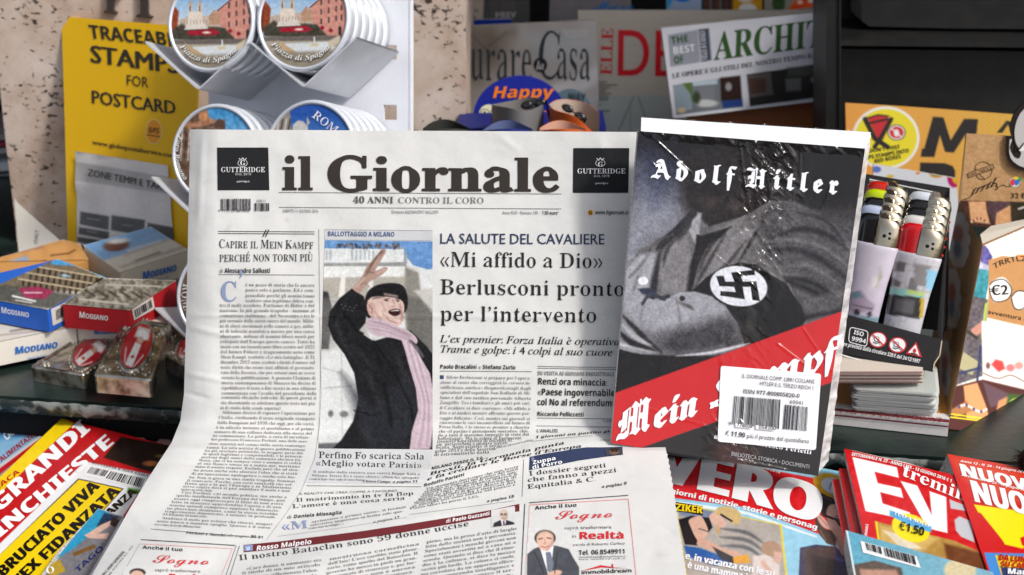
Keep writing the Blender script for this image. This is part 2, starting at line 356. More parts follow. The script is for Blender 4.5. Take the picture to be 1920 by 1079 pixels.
def _code(ch, tb):
    if tb:
        if 'A' <= ch <= 'Z': return chr(tb[0] + ord(ch) - 65)
        if 'a' <= ch <= 'z': return '\u210e' if (tb[1] == 0x1D44E and ch == 'h') else chr(tb[1] + ord(ch) - 97)
        if '0' <= ch <= '9' and tb[2]: return chr(tb[2] + ord(ch) - 48)
    return ch
def _load(keys, res):
    keys = list(keys); cs = [_code(ch, STY[st]) for st, ch in keys]
    r = _batch(['||'] + cs + ['|' + c + '|' for c in cs], res); w = r[0][0][:, 0].max(); n = len(keys)
    for i, (st, ch) in enumerate(keys): _G[(st, ch, res)] = r[1 + i]; _adv[(st, ch)] = r[1 + n + i][0][:, 0].max() - w
_GW = {}
def glyph(ch, st, res):
    res = 2 if res <= 3 else 5; k = (ch, st, res)
    if k in _GW: return _GW[k]
    if ch == ' ': return np.zeros((0, 2)), [], .26
    b = 'R' if st in 'TX' else st; _used.add((b, ch, res))
    if (b, ch, res) not in _G: _load([(b, ch)], res)
    v, f = _G[(b, ch, res)]
    if st in WFN: v = reweight(v, f, WFN[st])
    _GW[k] = (v, f, _adv[(b, ch)]); return _GW[k]

def layout(s, st, res, sc=False, track=0.0):
    V = []; Fs = []; n = 0; x = 0
    for i, ch in enumerate(s):
        acc = None
        if ch in ACC: ch, acc = ACC[ch]
        k = 1.0
        if sc and ch.islower(): ch = ch.upper(); k = .8
        v, f, adv = glyph(ch, st, res)
        if len(v):
            w = v * k + (x, 0); V.append(w); Fs += [tuple(i + n for i in q) for q in f]; n += len(w)
            if acc is not None:
                xc = x + adv * k * .5; y = (.74 if ch.isupper() else .54) * k
                if acc == 0: qs = [[(xc - .1, y), (xc - .03, y), (xc - .03, y + .08), (xc - .1, y + .08)], [(xc + .03, y), (xc + .1, y), (xc + .1, y + .08), (xc + .03, y + .08)]]
                elif acc < 0: qs = [[(xc - .12, y + .17), (xc + .02, y), (xc + .07, y), (xc - .02, y + .17)]]
                else: qs = [[(xc + .12, y + .17), (xc - .02, y), (xc - .07, y), (xc + .02, y + .17)]]
                for q in qs: V.append(np.array(q)); Fs.append((n, n + 1, n + 2, n + 3)); n += 4
        x += adv * k + track
    return (np.concatenate(V) if V else np.zeros((0, 2))), Fs, max(x - track, .01)
def text(mb, sf, s, st, p0, p1, h, col, up=None, l=.0006, res=2, sc=False, track=0.0, fat=0.0, curve=None):
    """letters from p0 to p1 (baseline ends in photo coordinates), capitals h high; up = capital-height vector"""
    sh = 0
    if st in 'OJ': sh = .22; st = 'B' if st == 'O' else 'R'
    if st == 'L': st = 'S'
    V, Fs, w = layout(s, st, res, sc, track)
    if not len(V): return
    if sh: V = np.stack([V[:, 0] + sh * V[:, 1], V[:, 1]], -1)
    p0 = np.array(p0, float); p1 = np.array(p1, float); d = p1 - p0; L = np.hypot(*d)
    if up is None: up = np.array([d[1], -d[0]]) / L * h
    up = np.array(up, float) / .7
    for k in ([0] if not fat else [-fat, 0, fat]):
        u = (V[:, 0] + k) / w; P = p0 + u[:, None] * d + V[:, 1:2] * up
        if curve: P[:, 1] += curve * 4 * u * (1 - u)
        a = sum((V[f[i]][0] * V[f[(i + 1) % len(f)]][1] - V[f[(i + 1) % len(f)]][0] * V[f[i]][1]) for f in Fs[:3] for i in range(len(f)))
        mb.add(sf.at(P[:, 0], P[:, 1], l + (k / (fat or 1)) * .00004), Fs, lin(col))
def para(mb, sf, lines, L, Rr, h, col, st='T', l=.0006, res=1):
    """lines of a column; L and Rr are lists of left and right baseline points, one per line"""
    for i, s in enumerate(lines):
        a = np.array(L[i], float); b = np.array(Rr[i], float)
        if s.endswith('|'):
            s = s[:-1]; w = layout(s, st, res)[2]; w0 = np.hypot(*(b - a)) / (h / .7 * .88); b = a + (b - a) * min(1, w / w0)
        text(mb, sf, s, st, a, b, h, col, l=l, res=res)
def barcode(mb, sf, q, n=30, col=(25, 25, 28), l=.0007, seed=5):
    rr = random.Random(seed); q = np.array(q, float); x = 0
    while x < 1:
        w = rr.choice([1, 1, 2, 3]) / (n * 3.2); g = rr.choice([1, 1, 2]) / (n * 3.2)
        a, b = x, min(1, x + w)
        mb.quad(sf, [q[0] + (q[1] - q[0]) * a, q[0] + (q[1] - q[0]) * b, q[3] + (q[2] - q[3]) * b, q[3] + (q[2] - q[3]) * a], col, l); x += w + g
def interp(ys, tab):
    t = np.array(tab, float); return np.interp(ys, t[:, 0], t[:, 1])

def arc_text(mb, sf, s, st, cx, cy, r, a0, a1, h, col, l=.0006, res=2, sx=1.0):
    V, Fs, w = layout(s, st, res); a = R(a0) + (V[:, 0] / w) * (R(a1) - R(a0)); rr = r - V[:, 1] * h / .7
    mb.add(sf.at(cx + rr * np.cos(a) * sx, cy + rr * np.sin(a), l), Fs, lin(col))
def solid(mb, P, Q, col):
    """P and Q: matching 3D outlines of the two ends"""
    P = np.array(P); Q = np.array(Q); n = len(P); mb.add(np.concatenate([P, Q]), [tuple(range(n)), tuple(range(2 * n - 1, n - 1, -1))] + [(i, i + n, (i + 1) % n + n, (i + 1) % n) for i in range(n)], lin(col))
def lathe(mb, o, ax, e1, e2, prof, col, n=40, sx=1, sy=1):
    """prof: list of (distance along ax, radius)"""
    a = np.linspace(0, 2 * math.pi, n + 1); V = np.array([[o + ax * d + e1 * (r * sx * math.cos(t)) + e2 * (r * sy * math.sin(t)) for t in a] for d, r in prof]); mb.grid(V, lin(col))
def boxmesh(mb, lo, hi, col):
    x0, y0, z0 = lo; x1, y1, z1 = hi; solid(mb, [(x0, y0, z0), (x1, y0, z0), (x1, y1, z0), (x0, y1, z0)], [(x0, y0, z1), (x1, y0, z1), (x1, y1, z1), (x0, y1, z1)], col)

def roundq(q, r, n=4):
    q = np.array(q, float); out = []
    for i in range(len(q)):
        a, b, c = q[i - 1], q[i], q[(i + 1) % len(q)]; u = b + (a - b) / np.hypot(*(a - b)) * r; v = b + (c - b) / np.hypot(*(c - b)) * r
        for t in np.linspace(0, 1, n): out.append((1 - t) ** 2 * u + 2 * t * (1 - t) * b + t * t * v)
    return np.array(out)
def upface(sf, a, b):
    """upright plane through the edge a-b of a flat top"""
    A = sf.at(*a); B = sf.at(*b); return Plane(A, np.cross(B - A, sf.n))
# ================================================================= the kiosk: counter, table, added shade roof, stone pillar, cabinet
SH = horiz(.02)
fl = SH.at(-260, 725); fr_ = SH.at(2200, 886)
counter = thing('kiosk_counter', 'dark green painted counter ledge with a chipped grey front edge behind the newspaper', 'counter', fl)
m = MB(); bkp = [(1.45, 1.75, .02), (-1.05, 1.75, .02)]
solid(m, [fl, fr_, *bkp], [q + np.array((0, 0, -.012)) for q in (fl, fr_, np.array(bkp[0]), np.array(bkp[1]))], (30, 45, 40)); m.build('ledge_top', 'worn_green_paint', counter)
m = MB(); d = fr_ - fl; N = 240; edge = []
for i in range(N + 1):
    p = fl + d * i / N; w = .0006 * math.sin(i * 1.7) + .0008 * rng.rand(); edge.append([p + (0, -.0022 - w, -.0012), p + (0, -.0034 - w, -.003), p + (0, -.003, -.008 - 2 * w), p + (0, .002, -.0105 - 3 * w)])
m.grid(np.array(edge), (1, 1, 1)); m.build('chipped_edge', 'chipped_edge_paint', counter, smooth=True)
m = MB(); solid(m, [fl + (0, .012, -.0125), fr_ + (0, .012, -.0125), fr_ + (0, .03, -.0125), fl + (0, .03, -.0125)], [fl + (0, .012, -.3), fr_ + (0, .012, -.3), fr_ + (0, .03, -.3), fl + (0, .03, -.3)], (14, 14, 14)); m.build('front_board', 'black_gap', counter)
table = thing('display_table', 'black display table under the magazines in front of the counter', 'table', (0, .75, -.075)); m = MB(); boxmesh(m, (-1.0, .35, -.075), (1.3, 1.05, -.055), (15, 15, 15)); m.build('table_top', 'black_gap', table)
roof = thing('kiosk_shade_roof', 'unseen kiosk roof added out of view to shade the back shelves', 'roof', (0, 1.5, .62)); m = MB(); boxmesh(m, (-1.3, 1.15, .62), (1.6, 2.1, .64), (40, 42, 40)); m.build('shade_panel', 'black_plastic', roof)  # unseen slab, front edge set to keep sun off the back shelves
back = MB(); boxmesh(back, (.02, 1.80, -.1), (1.6, 1.83, .9), (18, 18, 18)); boxmesh(back, (-1.3, 1.80, -.1), (-.35, 1.83, .9), (18, 18, 18)); bo = back.build('kiosk_back_wall', 'black_gap'); bo['kind'] = 'structure'
# stone pillar
PT = 1.33; psf = facing(500, 250, PT, 0, 0)
pil = thing('stone_pillar', 'pitted travertine pillar with dark letters behind the tin rack', 'pillar', psf.at(450, 560))
m = MB(); pts = [(-8, 90), (10, 260), (29, 420), (40, 560), (40, 640), (873, 640), (873, -60), (-30, -60)]; slab(m, psf, pts, .30, (190, 170, 155), down=(0, 1, 0)); m.build('stone_block', 'travertine', pil)
for g_, p0, p1 in (('P', (196, 22), (240, 27)), ('I', (256, 30), (290, 33))):
    m = MB(); V, Fs, w = layout(g_, 'R', 5)
    for l in (.006,):
        d = np.array(p1, float) - p0; up = np.array((0, -74.)) / .7; P = np.array(p0, float) + (V[:, 0:1] / w) * d + V[:, 1:2] * up; Tt = psf.at(P[:, 0], P[:, 1], l); Bt = psf.at(P[:, 0], P[:, 1], -.001); n = len(Tt)
        cnt = {(q[i], q[(i + 1) % len(q)]) for q in Fs for i in range(len(q))}; E = [e for e in cnt if (e[1], e[0]) not in cnt]
        m.add(np.concatenate([Tt, Bt]), list(Fs) + [(a, a + n, b + n, b) for a, b in E], lin((58, 50, 46)))
    m.build('metal_letter', 'satin_print', pil)
# dark far left: ends of stacked magazines
fls = facing(0, 300, 1.55, 0, 0); fst = thing('magazine_pile', 'blurred pile of magazines in the dark gap left of the pillar', 'magazines', fls.at(0, 400))
for i, (y, h, cc) in enumerate(((90, 10, (120, 120, 118)), (150, 9, (96, 86, 80)), (176, 8, (130, 128, 120)), (252, 10, (150, 140, 140)), (266, 8, (140, 60, 70)), (278, 9, (160, 158, 160)), (304, 16, (190, 196, 200)), (326, 9, (120, 124, 126)))):
    m = MB(); slab(m, fls, [(-60, y + 6), (18, y), (18, y + h), (-60, y + h + 6)], .2, cc, down=(0, 1, 0)); m.build('magazine', 'matte_print', fst)
# black cabinet on the right and its post
cs = facing(1700, 150, 1.36, 0, 0); cab = thing('black_cabinet', 'matt black kiosk cabinet with a recessed upper box, upper right corner', 'cabinet', cs.at(1750, 300))
m = MB(); slab(m, cs, [(1577, 92), (2150, 100), (2150, 640), (1577, 640)], .05, (24, 24, 24), down=(0, 1, 0)); m.build('lower_panel', 'black_plastic', cab)
s2 = facing(1700, 60, 1.32, 0, 0); m = MB(); slab(m, s2, [(1577, 76), (2150, 84), (2150, 92), (1577, 86)], .09, (40, 40, 38), down=(0, 1, 0)); m.build('ledge_strip', 'black_plastic', cab)
s3 = facing(1700, 30, 1.42, 0, 0); m = MB(); slab(m, s3, [(1577, -60), (2150, -60), (2150, 80), (1577, 76)], .05, (24, 24, 24), down=(0, 1, 0)); m.build('upper_panel', 'black_plastic', cab)
s4 = facing(1700, 30, 1.36, 0, 0); m = MB(); q = crom([(1617, -60), (1616, 40), (1630, 50), (1800, 54), (2150, 56), (2150, -60)], 1); slab(m, s4, q, .05, (34, 38, 42), down=(0, 1, 0)); m.build('recessed_box', 'black_plastic', cab)
m = MB(); s5 = facing(1560, 150, 1.30, 0, 0); slab(m, s5, [(1549, -60), (1574, -60), (1574, 640), (1549, 640)], .06, (30, 30, 28), down=(0, 1, 0)); m.build('post', 'black_plastic', cab)
m = MB(); slab(m, facing(1575, 150, 1.298, 0, 0), [(1573.5, -60), (1577, -60), (1577, 260), (1573.5, 260)], .02, (60, 60, 56), down=(0, 1, 0)); m.build('post_edge', 'black_plastic', cab)

# ================================================================= yellow poster and what is on the pillar
ys_ = plane3((115, 31, 1.30), (369, 50, 1.25), (126, 458, 1.305))
ysn = thing('yellow_poster', 'yellow poster reading TRACEABLE STAMPS FOR POSTCARD on the stone pillar', 'poster', ys_.at(240, 460))
m = MB(); slab(m, ys_, [(115, 31), (180, 36), (372, 52), (370, 170), (352, 470), (127, 462), (122, 250)], .0025, (232, 182, 0)); m.build('poster_board', 'satin_print', ysn)
t = MB(); DK = (48, 42, 30)
text(t, ys_, 'TRACEABLE', 'B', (170, 72), (352, 90), 25, DK, up=(-4, -25), fat=.012); text(t, ys_, 'STAMPS', 'S', (170, 117), (337, 139), 33, DK, up=(-1, -33), fat=.035); text(t, ys_, 'FOR', 'S', (237, 160), (279, 165), 20, DK, up=(0, -20), fat=.008)
text(t, ys_, 'POSTCARD', 'S', (172, 194), (331, 215), 25, DK, up=(-1, -25), fat=.03); text(t, ys_, 'www.globepostalservice.com', 'S', (174, 271), (330, 297), 8.5, DK, up=(0, -9), fat=.025)
t.ell(ys_, 289, 247, 16, 24, (238, 210, 120), .0004); t.ell(ys_, 289, 247, 14, 22, (228, 150, 30), .0006); text(t, ys_, 'GPS', 'B', (279, 249), (299, 251), 10, DK, l=.0009); t.line(ys_, [(276, 253), (302, 257)], 1.5, DK, .0009)
t.build('poster_lettering', 'satin_print', ysn)
wp = MB(); c = Canvas([(145, 284), (318, 311), (329, 452), (147, 464)], (212, 208, 204), 2.2); c.poly([(140, 303), (330, 334), (330, 366), (140, 338)], (178, 175, 172), 3)
for (x0, y0, x1, y1, dx) in ((153, 397, 209, 423, 0), (213, 404, 275, 434, 0), (151, 426, 209, 441, 0), (148, 444, 208, 456, 0), (150, 459, 205, 470, 0), (280, 418, 330, 452, 0)):
    sl = .1; c.poly([(x0, y0), (x1, y0 + 9), (x1 - 1, y1 + 9), (x0 - 1, y1 - 2)], (92, 92, 92), 2.5)
c.line([(166, 410), (190, 413)], 2, (150, 150, 150), 2).line([(234, 422), (250, 424)], 2, (150, 150, 150), 2).line([(168, 434), (186, 437)], 2, (150, 150, 150), 2).noise(8, 30, 3).noise(4, 4, 5)
wv = ys_.at(c.X, c.Y, .0012) + ys_.n * (.0025 * vnoise(c.X, c.Y, 34, 4) + .003 * np.clip((300 - c.Y) / 20, 0, 1) * vnoise(c.X, c.Y, 14, 6))[..., None]
c.W = wv; c.put3d(wp); text(wp, ys_, 'ZONE TEMPI E TARIFFE', 'S', (170, 330), (336, 362), 12.5, (56, 54, 54), up=(1, -13), l=.0042, fat=.02); po = wp.build('taped_price_sheet', 'satin_print', ysn, smooth=False)
# white card with the word ITALY
s_ = plane3((27, 373, 1.31), (112, 455, 1.26), (36, 475, 1.27)); cd = thing('white_card', 'cream card printed ITALY sticking up behind the left card packs', 'card', s_.at(50, 470)); m = MB(); slab(m, s_, [(27, 372), (36, 384), (125, 462), (120, 500), (37, 500)], .0012, (214, 208, 196)); m.build('card', 'satin_print', cd); m = MB(); text(m, s_, 'ITALY', 'S', (72, 458), (73, 432), 7, (110, 106, 100)); m.build('card_lettering', 'satin_print', cd)
# ================================================================= the newspaper (leans on the rack, its lower half lies on the magazines)
class News:
    def __init__(s):
        s.a = facing(960, 539.5, .96, 0, 25); p1 = P3(960, 803, .954); p2 = P3(960, 1085, .826)
        d = p2 - p1; s.b = Plane(p1, np.cross(d, (1, 0, 0)))
    def depth(s, x, y):
        x = np.asarray(x, float); y = np.asarray(y, float); r = ray(x, y)
        ta = np.dot(s.a.p - CAMP, s.a.n) / (r @ s.a.n); den = r @ s.b.n; tb = np.dot(s.b.p - CAMP, s.b.n) / den
        tb = np.where((tb < 0) | (tb > 1.3), 1.3, tb)
        k = .010 - .004 * np.clip((x - 1000) / 150, 0, 1); h = np.clip(.5 + .5 * (tb - ta) / k, 0, 1); t = tb * (1 - h) + ta * h - k * h * (1 - h)
        low = np.clip((y - 780) / 60, 0, 1)
        # curl at the left edge, waves of the limp paper, the ripple where the sheet bends over
        xl = interp(y, NL); e = np.clip(1 - (x - xl) / 55, 0, 1); t = t + .006 * e * e * (1 - .6 * low)
        t = t + .0035 * (vnoise(x, y * 1.3, 210, 4) - .5) + .0008 * (vnoise(x, y, 34, 9) - .5)
        c = 905 - .19 * (x - 700); w = np.exp(-((y - c) / 24) ** 2) * np.clip((x - 620) / 260, 0, 1) * np.clip((1215 - x) / 120, 0, 1)
        t = t - .0045 * w
        t = t + .0022 * np.sin((x * .9 + y * 1.6) / 46) * low * np.clip((1000 - x) / 500, 0, 1)
        t = t + .0018 * np.sin((y - .2 * x) / 9.0) * np.exp(-((y - 832) / 30) ** 2) * np.clip((700 - x) / 300, 0, 1)
        for x0, y0, x1, y1, w_, a_ in CREASE:
            dx, dy = x1 - x0, y1 - y0; L = math.hypot(dx, dy); u = ((x - x0) * dx + (y - y0) * dy) / L; d = ((x - x0) * -dy + (y - y0) * dx) / L
            t = t - a_ * np.clip(1 - np.abs(d) / w_, 0, 1) * np.clip(np.minimum(u, L - u) / 25, 0, 1)
        return t
    def at(s, x, y, l=0.0):
        return CAMP + ray(x, y) * (s.depth(x, y) - l)[..., None]
# sharp creases of handled newsprint: x0, y0, x1, y1, half width, height
CREASE = [(350, 612, 470, 640, 9, .0007), (345, 700, 430, 716, 8, .0009), (340, 735, 405, 752, 7, -.0008), (325, 800, 470, 812, 8, .0010), (308, 838, 520, 846, 9, .0012), (290, 862, 430, 880, 8, -.0009), (700, 905, 1010, 838, 11, .0010), (620, 935, 860, 900, 10, -.0010), (760, 975, 1180, 925, 12, .0006),
          (1150, 860, 1262, 905, 9, .0008), (1195, 960, 1278, 1010, 10, -.0009), (380, 245, 372, 430, 10, .0006), (1120, 252, 1170, 400, 14, .0006), (540, 1040, 700, 1085, 14, .0008), (240, 960, 330, 1040, 12, .0009), (930, 250, 980, 290, 10, .0004), (960, 590, 1180, 600, 16, .0005), (352, 592, 1180, 596, 7, .0005)]
NL = [(236, 357), (420, 353), (600, 349), (740, 345), (790, 338), (830, 322), (860, 302), (900, 276), (960, 240), (1020, 206), (1079, 172), (1110, 154)]
NR = [(236, 1216), (820, 1222), (826, 1245), (860, 1252), (900, 1259), (960, 1268), (1000, 1274), (1079, 1286), (1110, 1290)]
nsf = News()
news = thing('newspaper', 'open broadsheet newspaper with big black masthead, leaning upright and folded forward over the magazines', 'newspaper', P3(700, 1000, .85))
PAPER = (203, 203, 200)
yy = np.linspace(0, 1, 300)[:, None]; xx = np.linspace(0, 1, 280)[None, :]
Yg = 243 + 5 * xx + yy * 862 - xx * yy * 5; XL = interp(Yg, NL); XR = interp(Yg, NR) + np.where((Yg > 850), 1.6 * ((np.arange(300)[:, None] // 2 % 2)), 0)
Xg = XL + (XR - XL) * xx
pg = MB(); tone = lin(np.array(PAPER))[None, None, :] * (1 + .035 * (vnoise(Xg, Yg, 60, 2) - .5) + .02 * (vnoise(Xg, Yg, 9, 3) - .5))[..., None]
# ink of the next page showing through, and a few grey finger smudges
show = np.clip(vnoise(Xg, Yg * 3, 26, 12) - .62, 0, 1) * .10; tone = tone * (1 - show[..., None])
for sx, sy, sr, sa in ((384, 343, 5, .12), (427, 432, 6, .16), (430, 424, 4, .12), (538, 413, 4, .15), (1110, 640, 5, .06), (1235, 1040, 8, .12), (640, 410, 3, .1)):
    tone = tone * (1 - sa * np.exp(-(((Xg - sx) / sr) ** 2 + ((Yg - sy) / sr) ** 2)))[..., None]
pg.grid(nsf.at(Xg, Yg), tone.reshape(-1, 3)); pg.build('front_page', 'newsprint', news, smooth=True)
bk = MB()
for k, (l, inx) in enumerate(((-.0012, 1.5), (-.0024, 0.0), (-.0036, 2.5))):
    Xb = XL + inx * .6 + (XR - inx - XL) * xx; bk.grid(nsf.at(Xb, Yg + (0 if k == 1 else 1.0), l), lin((186, 184, 180)))
for (c0, l0, l1) in ((0, 0, -.0024), (-1, 0, -.0024)):
    E0 = np.stack([nsf.at(Xg[:, c0], Yg[:, c0], 0), nsf.at(Xg[:, c0], Yg[:, c0], l1)], 1); bk.grid(E0, lin((196, 193, 188)))
bk.build('inner_pages', 'newsprint', news, smooth=True)

T = MB(); INK = (38, 36, 35); GR = (95, 95, 96); BL = (52, 66, 96)
def n_(s, st, p0, p1, h, col=INK, **k): text(T, nsf, s, st, p0, p1, h, col, **k)
pb = MB()
def nb(q, col, n=10, m=6, l=.0003): pb.quad(nsf, q, col, l, n, m)
nb([(407, 277), (503, 277), (505, 357), (408, 357)], (33, 34, 36)); nb([(1075, 278), (1180, 278), (1178, 362), (1074, 362)], (33, 34, 36))
for x in (0, 668):
    n_('GUTTERIDGE', 'T', (414 + x, 323 + x * .004), (497 + x * 1.012, 323 + x * .004), 9.5, (225, 225, 225), res=2)
    n_('DAL 1878', 'T', (441 + x * 1.006, 329 + x * .005), (471 + x * 1.006, 329 + x * .005), 4, (200, 200, 200))
    n_('gutteridge.it', 'S', (444 + x * 1.006, 342 + x * .005), (468 + x * 1.006, 342 + x * .005), 3.5, (215, 215, 215), res=1)
    n_('G', 'R', (450 + x * 1.004, 310 + x * .004), (460 + x * 1.004, 310 + x * .004), 9, (220, 220, 220))
    pb.line(nsf, [(448 + x * 1.004, 297), (452 + x * 1.004, 301), (455 + x * 1.004, 296), (458 + x * 1.004, 301), (462 + x * 1.004, 297)], 1.3, (215, 215, 215), .0005)
    pb.line(nsf, crom([(449 + x * 1.004, 301), (446 + x * 1.004, 307), (451 + x * 1.004, 312), (459 + x * 1.004, 312), (464 + x * 1.004, 307), (461 + x * 1.004, 301)], 3, False), 1.0, (200, 200, 200), .0005)
n_('il', 'X', (528, 357), (588, 357), 66, (52, 47, 43), res=6, fat=.008); n_('Giornale', 'X', (611, 358), (1049, 360), 66, (52, 47, 43), res=6, fat=.008)
def rule(p, w=1.0, col=(110, 110, 110)): pb.line(nsf, p, w, col, .0004)
rule([(523, 361), (1053, 364)]); rule([(523, 389), (1053, 392)])
n_('40 ANNI', 'R', (662, 381), (738, 381.5), 12.5, (88, 86, 84), fat=.006); n_('CONTRO IL CORO', 'T', (746, 381.5), (908, 382), 12, (115, 113, 110), res=2)
n_('SABATO 11 GIUGNO 2016', 'S', (530, 398.5), (597, 399), 6, GR); n_('Direttore ALESSANDRO SALLUSTI', 'S', (734, 400.5), (822, 401), 6, GR)
n_('Anno XLIII - Numero 139 -', 'S', (942, 402), (1012, 402.5), 6.3, GR); n_('1.50 euro*', 'B', (1016, 402.5), (1048, 403), 6.5, INK)
pb.ell(nsf, 1107, 399, 5.2, 5.2, (232, 170, 30)); n_('G', 'B', (1103.5, 402), (1111, 402), 6.5, INK, l=.0008); n_('www.ilgiornale.it', 'B', (1116, 402), (1178, 402.5), 7, INK, res=2)
barcode(T, nsf, [(414, 373), (470, 373), (470, 395), (414, 395)], 26, (52, 52, 55)); barcode(T, nsf, [(477, 381), (505, 381), (505, 396), (477, 396)], 12, (52, 52, 55), seed=8)
n_('9 771124 883008', 'S', (409, 398), (468, 398), 5, GR); n_('60611', 'S', (481, 379.5), (499, 379.5), 5.5, GR)
# left column
rule([(409, 434), (590, 435)], 1.1, (70, 70, 70)); rule([(409, 438), (590, 439)], 1.1, (70, 70, 70))
for x in (493, 498): pb.line(nsf, [(x, 444), (x + 6, 431)], 2, (50, 50, 50), .0006)
n_('Capire il Mein Kampf', 'T', (410, 465), (588, 467), 16.5, (60, 58, 58), sc=True, res=3); n_('perché non torni più', 'T', (411, 491), (587, 490), 17, (60, 58, 58), sc=True, res=3)
n_('di', 'S', (411, 512), (418, 512), 8, GR); n_('Alessandro Sallusti', 'B', (421, 512), (507, 512), 8.5, INK, res=2); rule([(410, 515), (590, 516)])
n_('C', 'R', (413, 565), (445, 565), 38, (128, 142, 172), res=4); n_('’', 'R', (446, 552), (457, 552), 46, (128, 142, 172), res=4)
BT = (92, 91, 90)
para(T, nsf, ['è un pezzo di storia che fa ancora', 'paura solo a parlarne. Ed è com-', 'prensibile perché gli uomini fanno', 'scattare una legittima difesa con-'],
     [(460, y) for y in (537, 546.5, 557, 566.5)], [(590, y) for y in (538, 547.5, 558, 567.5)], 6.4, BT)
body1 = '''tro il male assoluto. Parliamo di Hitler e del
nazismo, la più grande tragedia - insieme al
comunismo staliniano - del Novecento e tra le
più orrende della storia intera del mondo. Milio-
ni di ebrei sterminati nelle camere a gas, milio-
ni di tedeschi mandati a morire per una causa
aberrante, milioni di uomini liberi morti per
estirpare dall’Europa questo cancro. Tutto ha
inizio con un farneticante libro scritto nel 1925
dal futuro Führer e tragicamente noto come
Mein Kampf, tradotto «La mia battaglia». Il 31
dicembre 2015 sono scaduti i diritti d’autore sul
testo, diritti che erano stati affidati al governato-
rato della Baviera, che per settant’anni ne aveva
vietato la pubblicazione. A gennaio l’Istituto di
storia contemporanea di Monaco ha deciso di
ripubblicare il testo a fini storici in una edizione
commentata con l’avallo del presidente delle
comunità ebraiche tedesche. In questi giorni si
sta discutendo se adottare questo testo nei pia-
ni di studio delle scuole superiori.|
  Abbiamo deciso di ripetere l’operazione per
l’Italia, rieditando il testo originale stampato
dalla Bompiani nel 1938 che oggi, per chi vorrà,
è in edicola insieme al quotidiano e al primo
numero di una collana dedicata alla storia del
ne commentata. La guida, a cura di un’edizio-
del professore Francesco Perfetti, una delle mas-
sime autorità nel campo della storia contempo-
ranea. La sola notizia di questa pubblicazione
ha già suscitato polemiche, la maggior parte del-
le quali legittime e comprensibili, e le preoccu-
pazioni degli amici della comunità ebraica ita-
liana, che ci ha sempre visto e sempre ci vedrà
al suo fianco senza se e senza ma, meritano
tutto il nostro rispetto. Escludo però che ad alcu-
no possa anche solo sfiorare l’idea che si tratti
di un’operazione apologetica o anche solo fur-
ba. Non si gioca su una simile tragedia. Semmai
il contrario. Perché, con certi venticelli che sof-
fiano qua e là per l’Europa e in Medioriente
serve capire dove si può annidare il male e non
ripetere un errore fatale.|
  Cito Perfetti: «Al mondo politico, ma anche a
quello intellettuale dell’Europa del tempo, può
essere oggi rimproverato il fatto di non avere
letto in maniera approfondita l’opera e di non
averne quindi compreso appieno la dimensio-
ne aberrante destinata, come la storia avrebbe
tragicamente dimostrato, a minare in profondi-
tà le fondamenta del mondo civile».|
  Studiare il male per evitare che ritorni, magari
sotto nuove e mentite spoglie. Questo è il senso
vero e unico di ciò che abbiamo fatto.|'''.split('\n')
ys = [575.5 + 9.68 * i for i in range(17)] + [740, 748, 758, 767.5, 776, 785.5, 795, 804, 812, 819, 826, 834, 841, 847, 853, 859, 865, 871, 877, 883.5, 890, 897, 903, 908.5, 914, 919.5, 925, 931, 937, 943, 949, 955, 960.5, 966, 973, 979, 985]
ys = np.array(ys[:len(body1)])
xl = interp(ys, [(575, 411.5), (700, 414), (740, 415.5), (768, 413), (785, 410), (805, 405), (825, 396), (852, 382), (874, 368), (897, 355), (918, 340), (947, 319), (966, 305), (985, 289)])
xr = interp(ys, [(575, 590), (700, 591), (740, 594), (768, 593), (805, 589), (825, 578), (852, 569), (874, 562), (897, 553), (918, 542), (947, 526), (966, 515), (985, 504)])
ti = interp(ys, [(575, .5), (740, 1), (805, 3), (870, 6), (985, 13)]); hh = interp(ys, [(575, 6.5), (760, 6.4), (800, 5.8), (830, 4.6), (985, 4.4)])
for i, s in enumerate(body1):
    para(T, nsf, [s], [(xl[i], ys[i])], [(xr[i], ys[i] + ti[i])], hh[i], BT, st='I' if False else 'T')
rule([(598, 430), (600, 600), (602, 740), (599, 800), (590, 860), (565, 920), (535, 965), (500, 1012)], .9, (150, 150, 150))
rule([(282, 992), (480, 1008)]); n_('Perfetti e Sacchi', 'J', (348, 1001), (422, 1006), 4.5); n_('alle pagine', 'I', (425, 1006), (467, 1008), 4.5, GR); n_('30-31', 'B', (470, 1008), (494, 1010), 4.5)
# photo block
nb([(609, 431), (811, 433), (811, 451), (609, 450)], (188, 189, 190)); rule([(609, 431), (811, 433)], 1, (140, 140, 140)); n_('BALLOTTAGGIO A MILANO', 'B', (614, 443), (740, 444), 8.6, (70, 92, 130), res=3)
cap = (194, 195, 195)
nb([(597, 843), (812, 845), (800, 908), (568, 905)], cap, l=.0002)
n_('Perfino Fo scarica Sala', 'T', (597, 859), (796, 862), 12.5, INK, res=3); n_('«Meglio votare Parisi»', 'T', (592, 873), (791, 878), 11, INK, res=3)
para(T, nsf, ['Il simbolo della sinistra non voterà Beppe Sala a', 'Milano. Dario Fo è stato chiaro: «Non ha spiegato', 'i conti di Expo, viene voglia di votare Parisi».|'], [(587, 886.5), (584, 893.5), (580, 900)], [(788, 891), (786, 898), (783, 904)], 4.3, BT)
n_('Chiara Campo', 'J', (680, 904.5), (732, 905.5), 4.4); n_('a pagina 11', 'J', (736, 905.5), (783, 905), 4.4); rule([(575, 911), (790, 913)], 1)
n_('IL REALITY CHE CREA COPPIE A TAVOLINO', 'S', (561, 928), (745, 922), 4, BT); n_('Il matrimonio in tv fa flop', 'T', (555, 941), (776, 928), 7, INK, res=2)
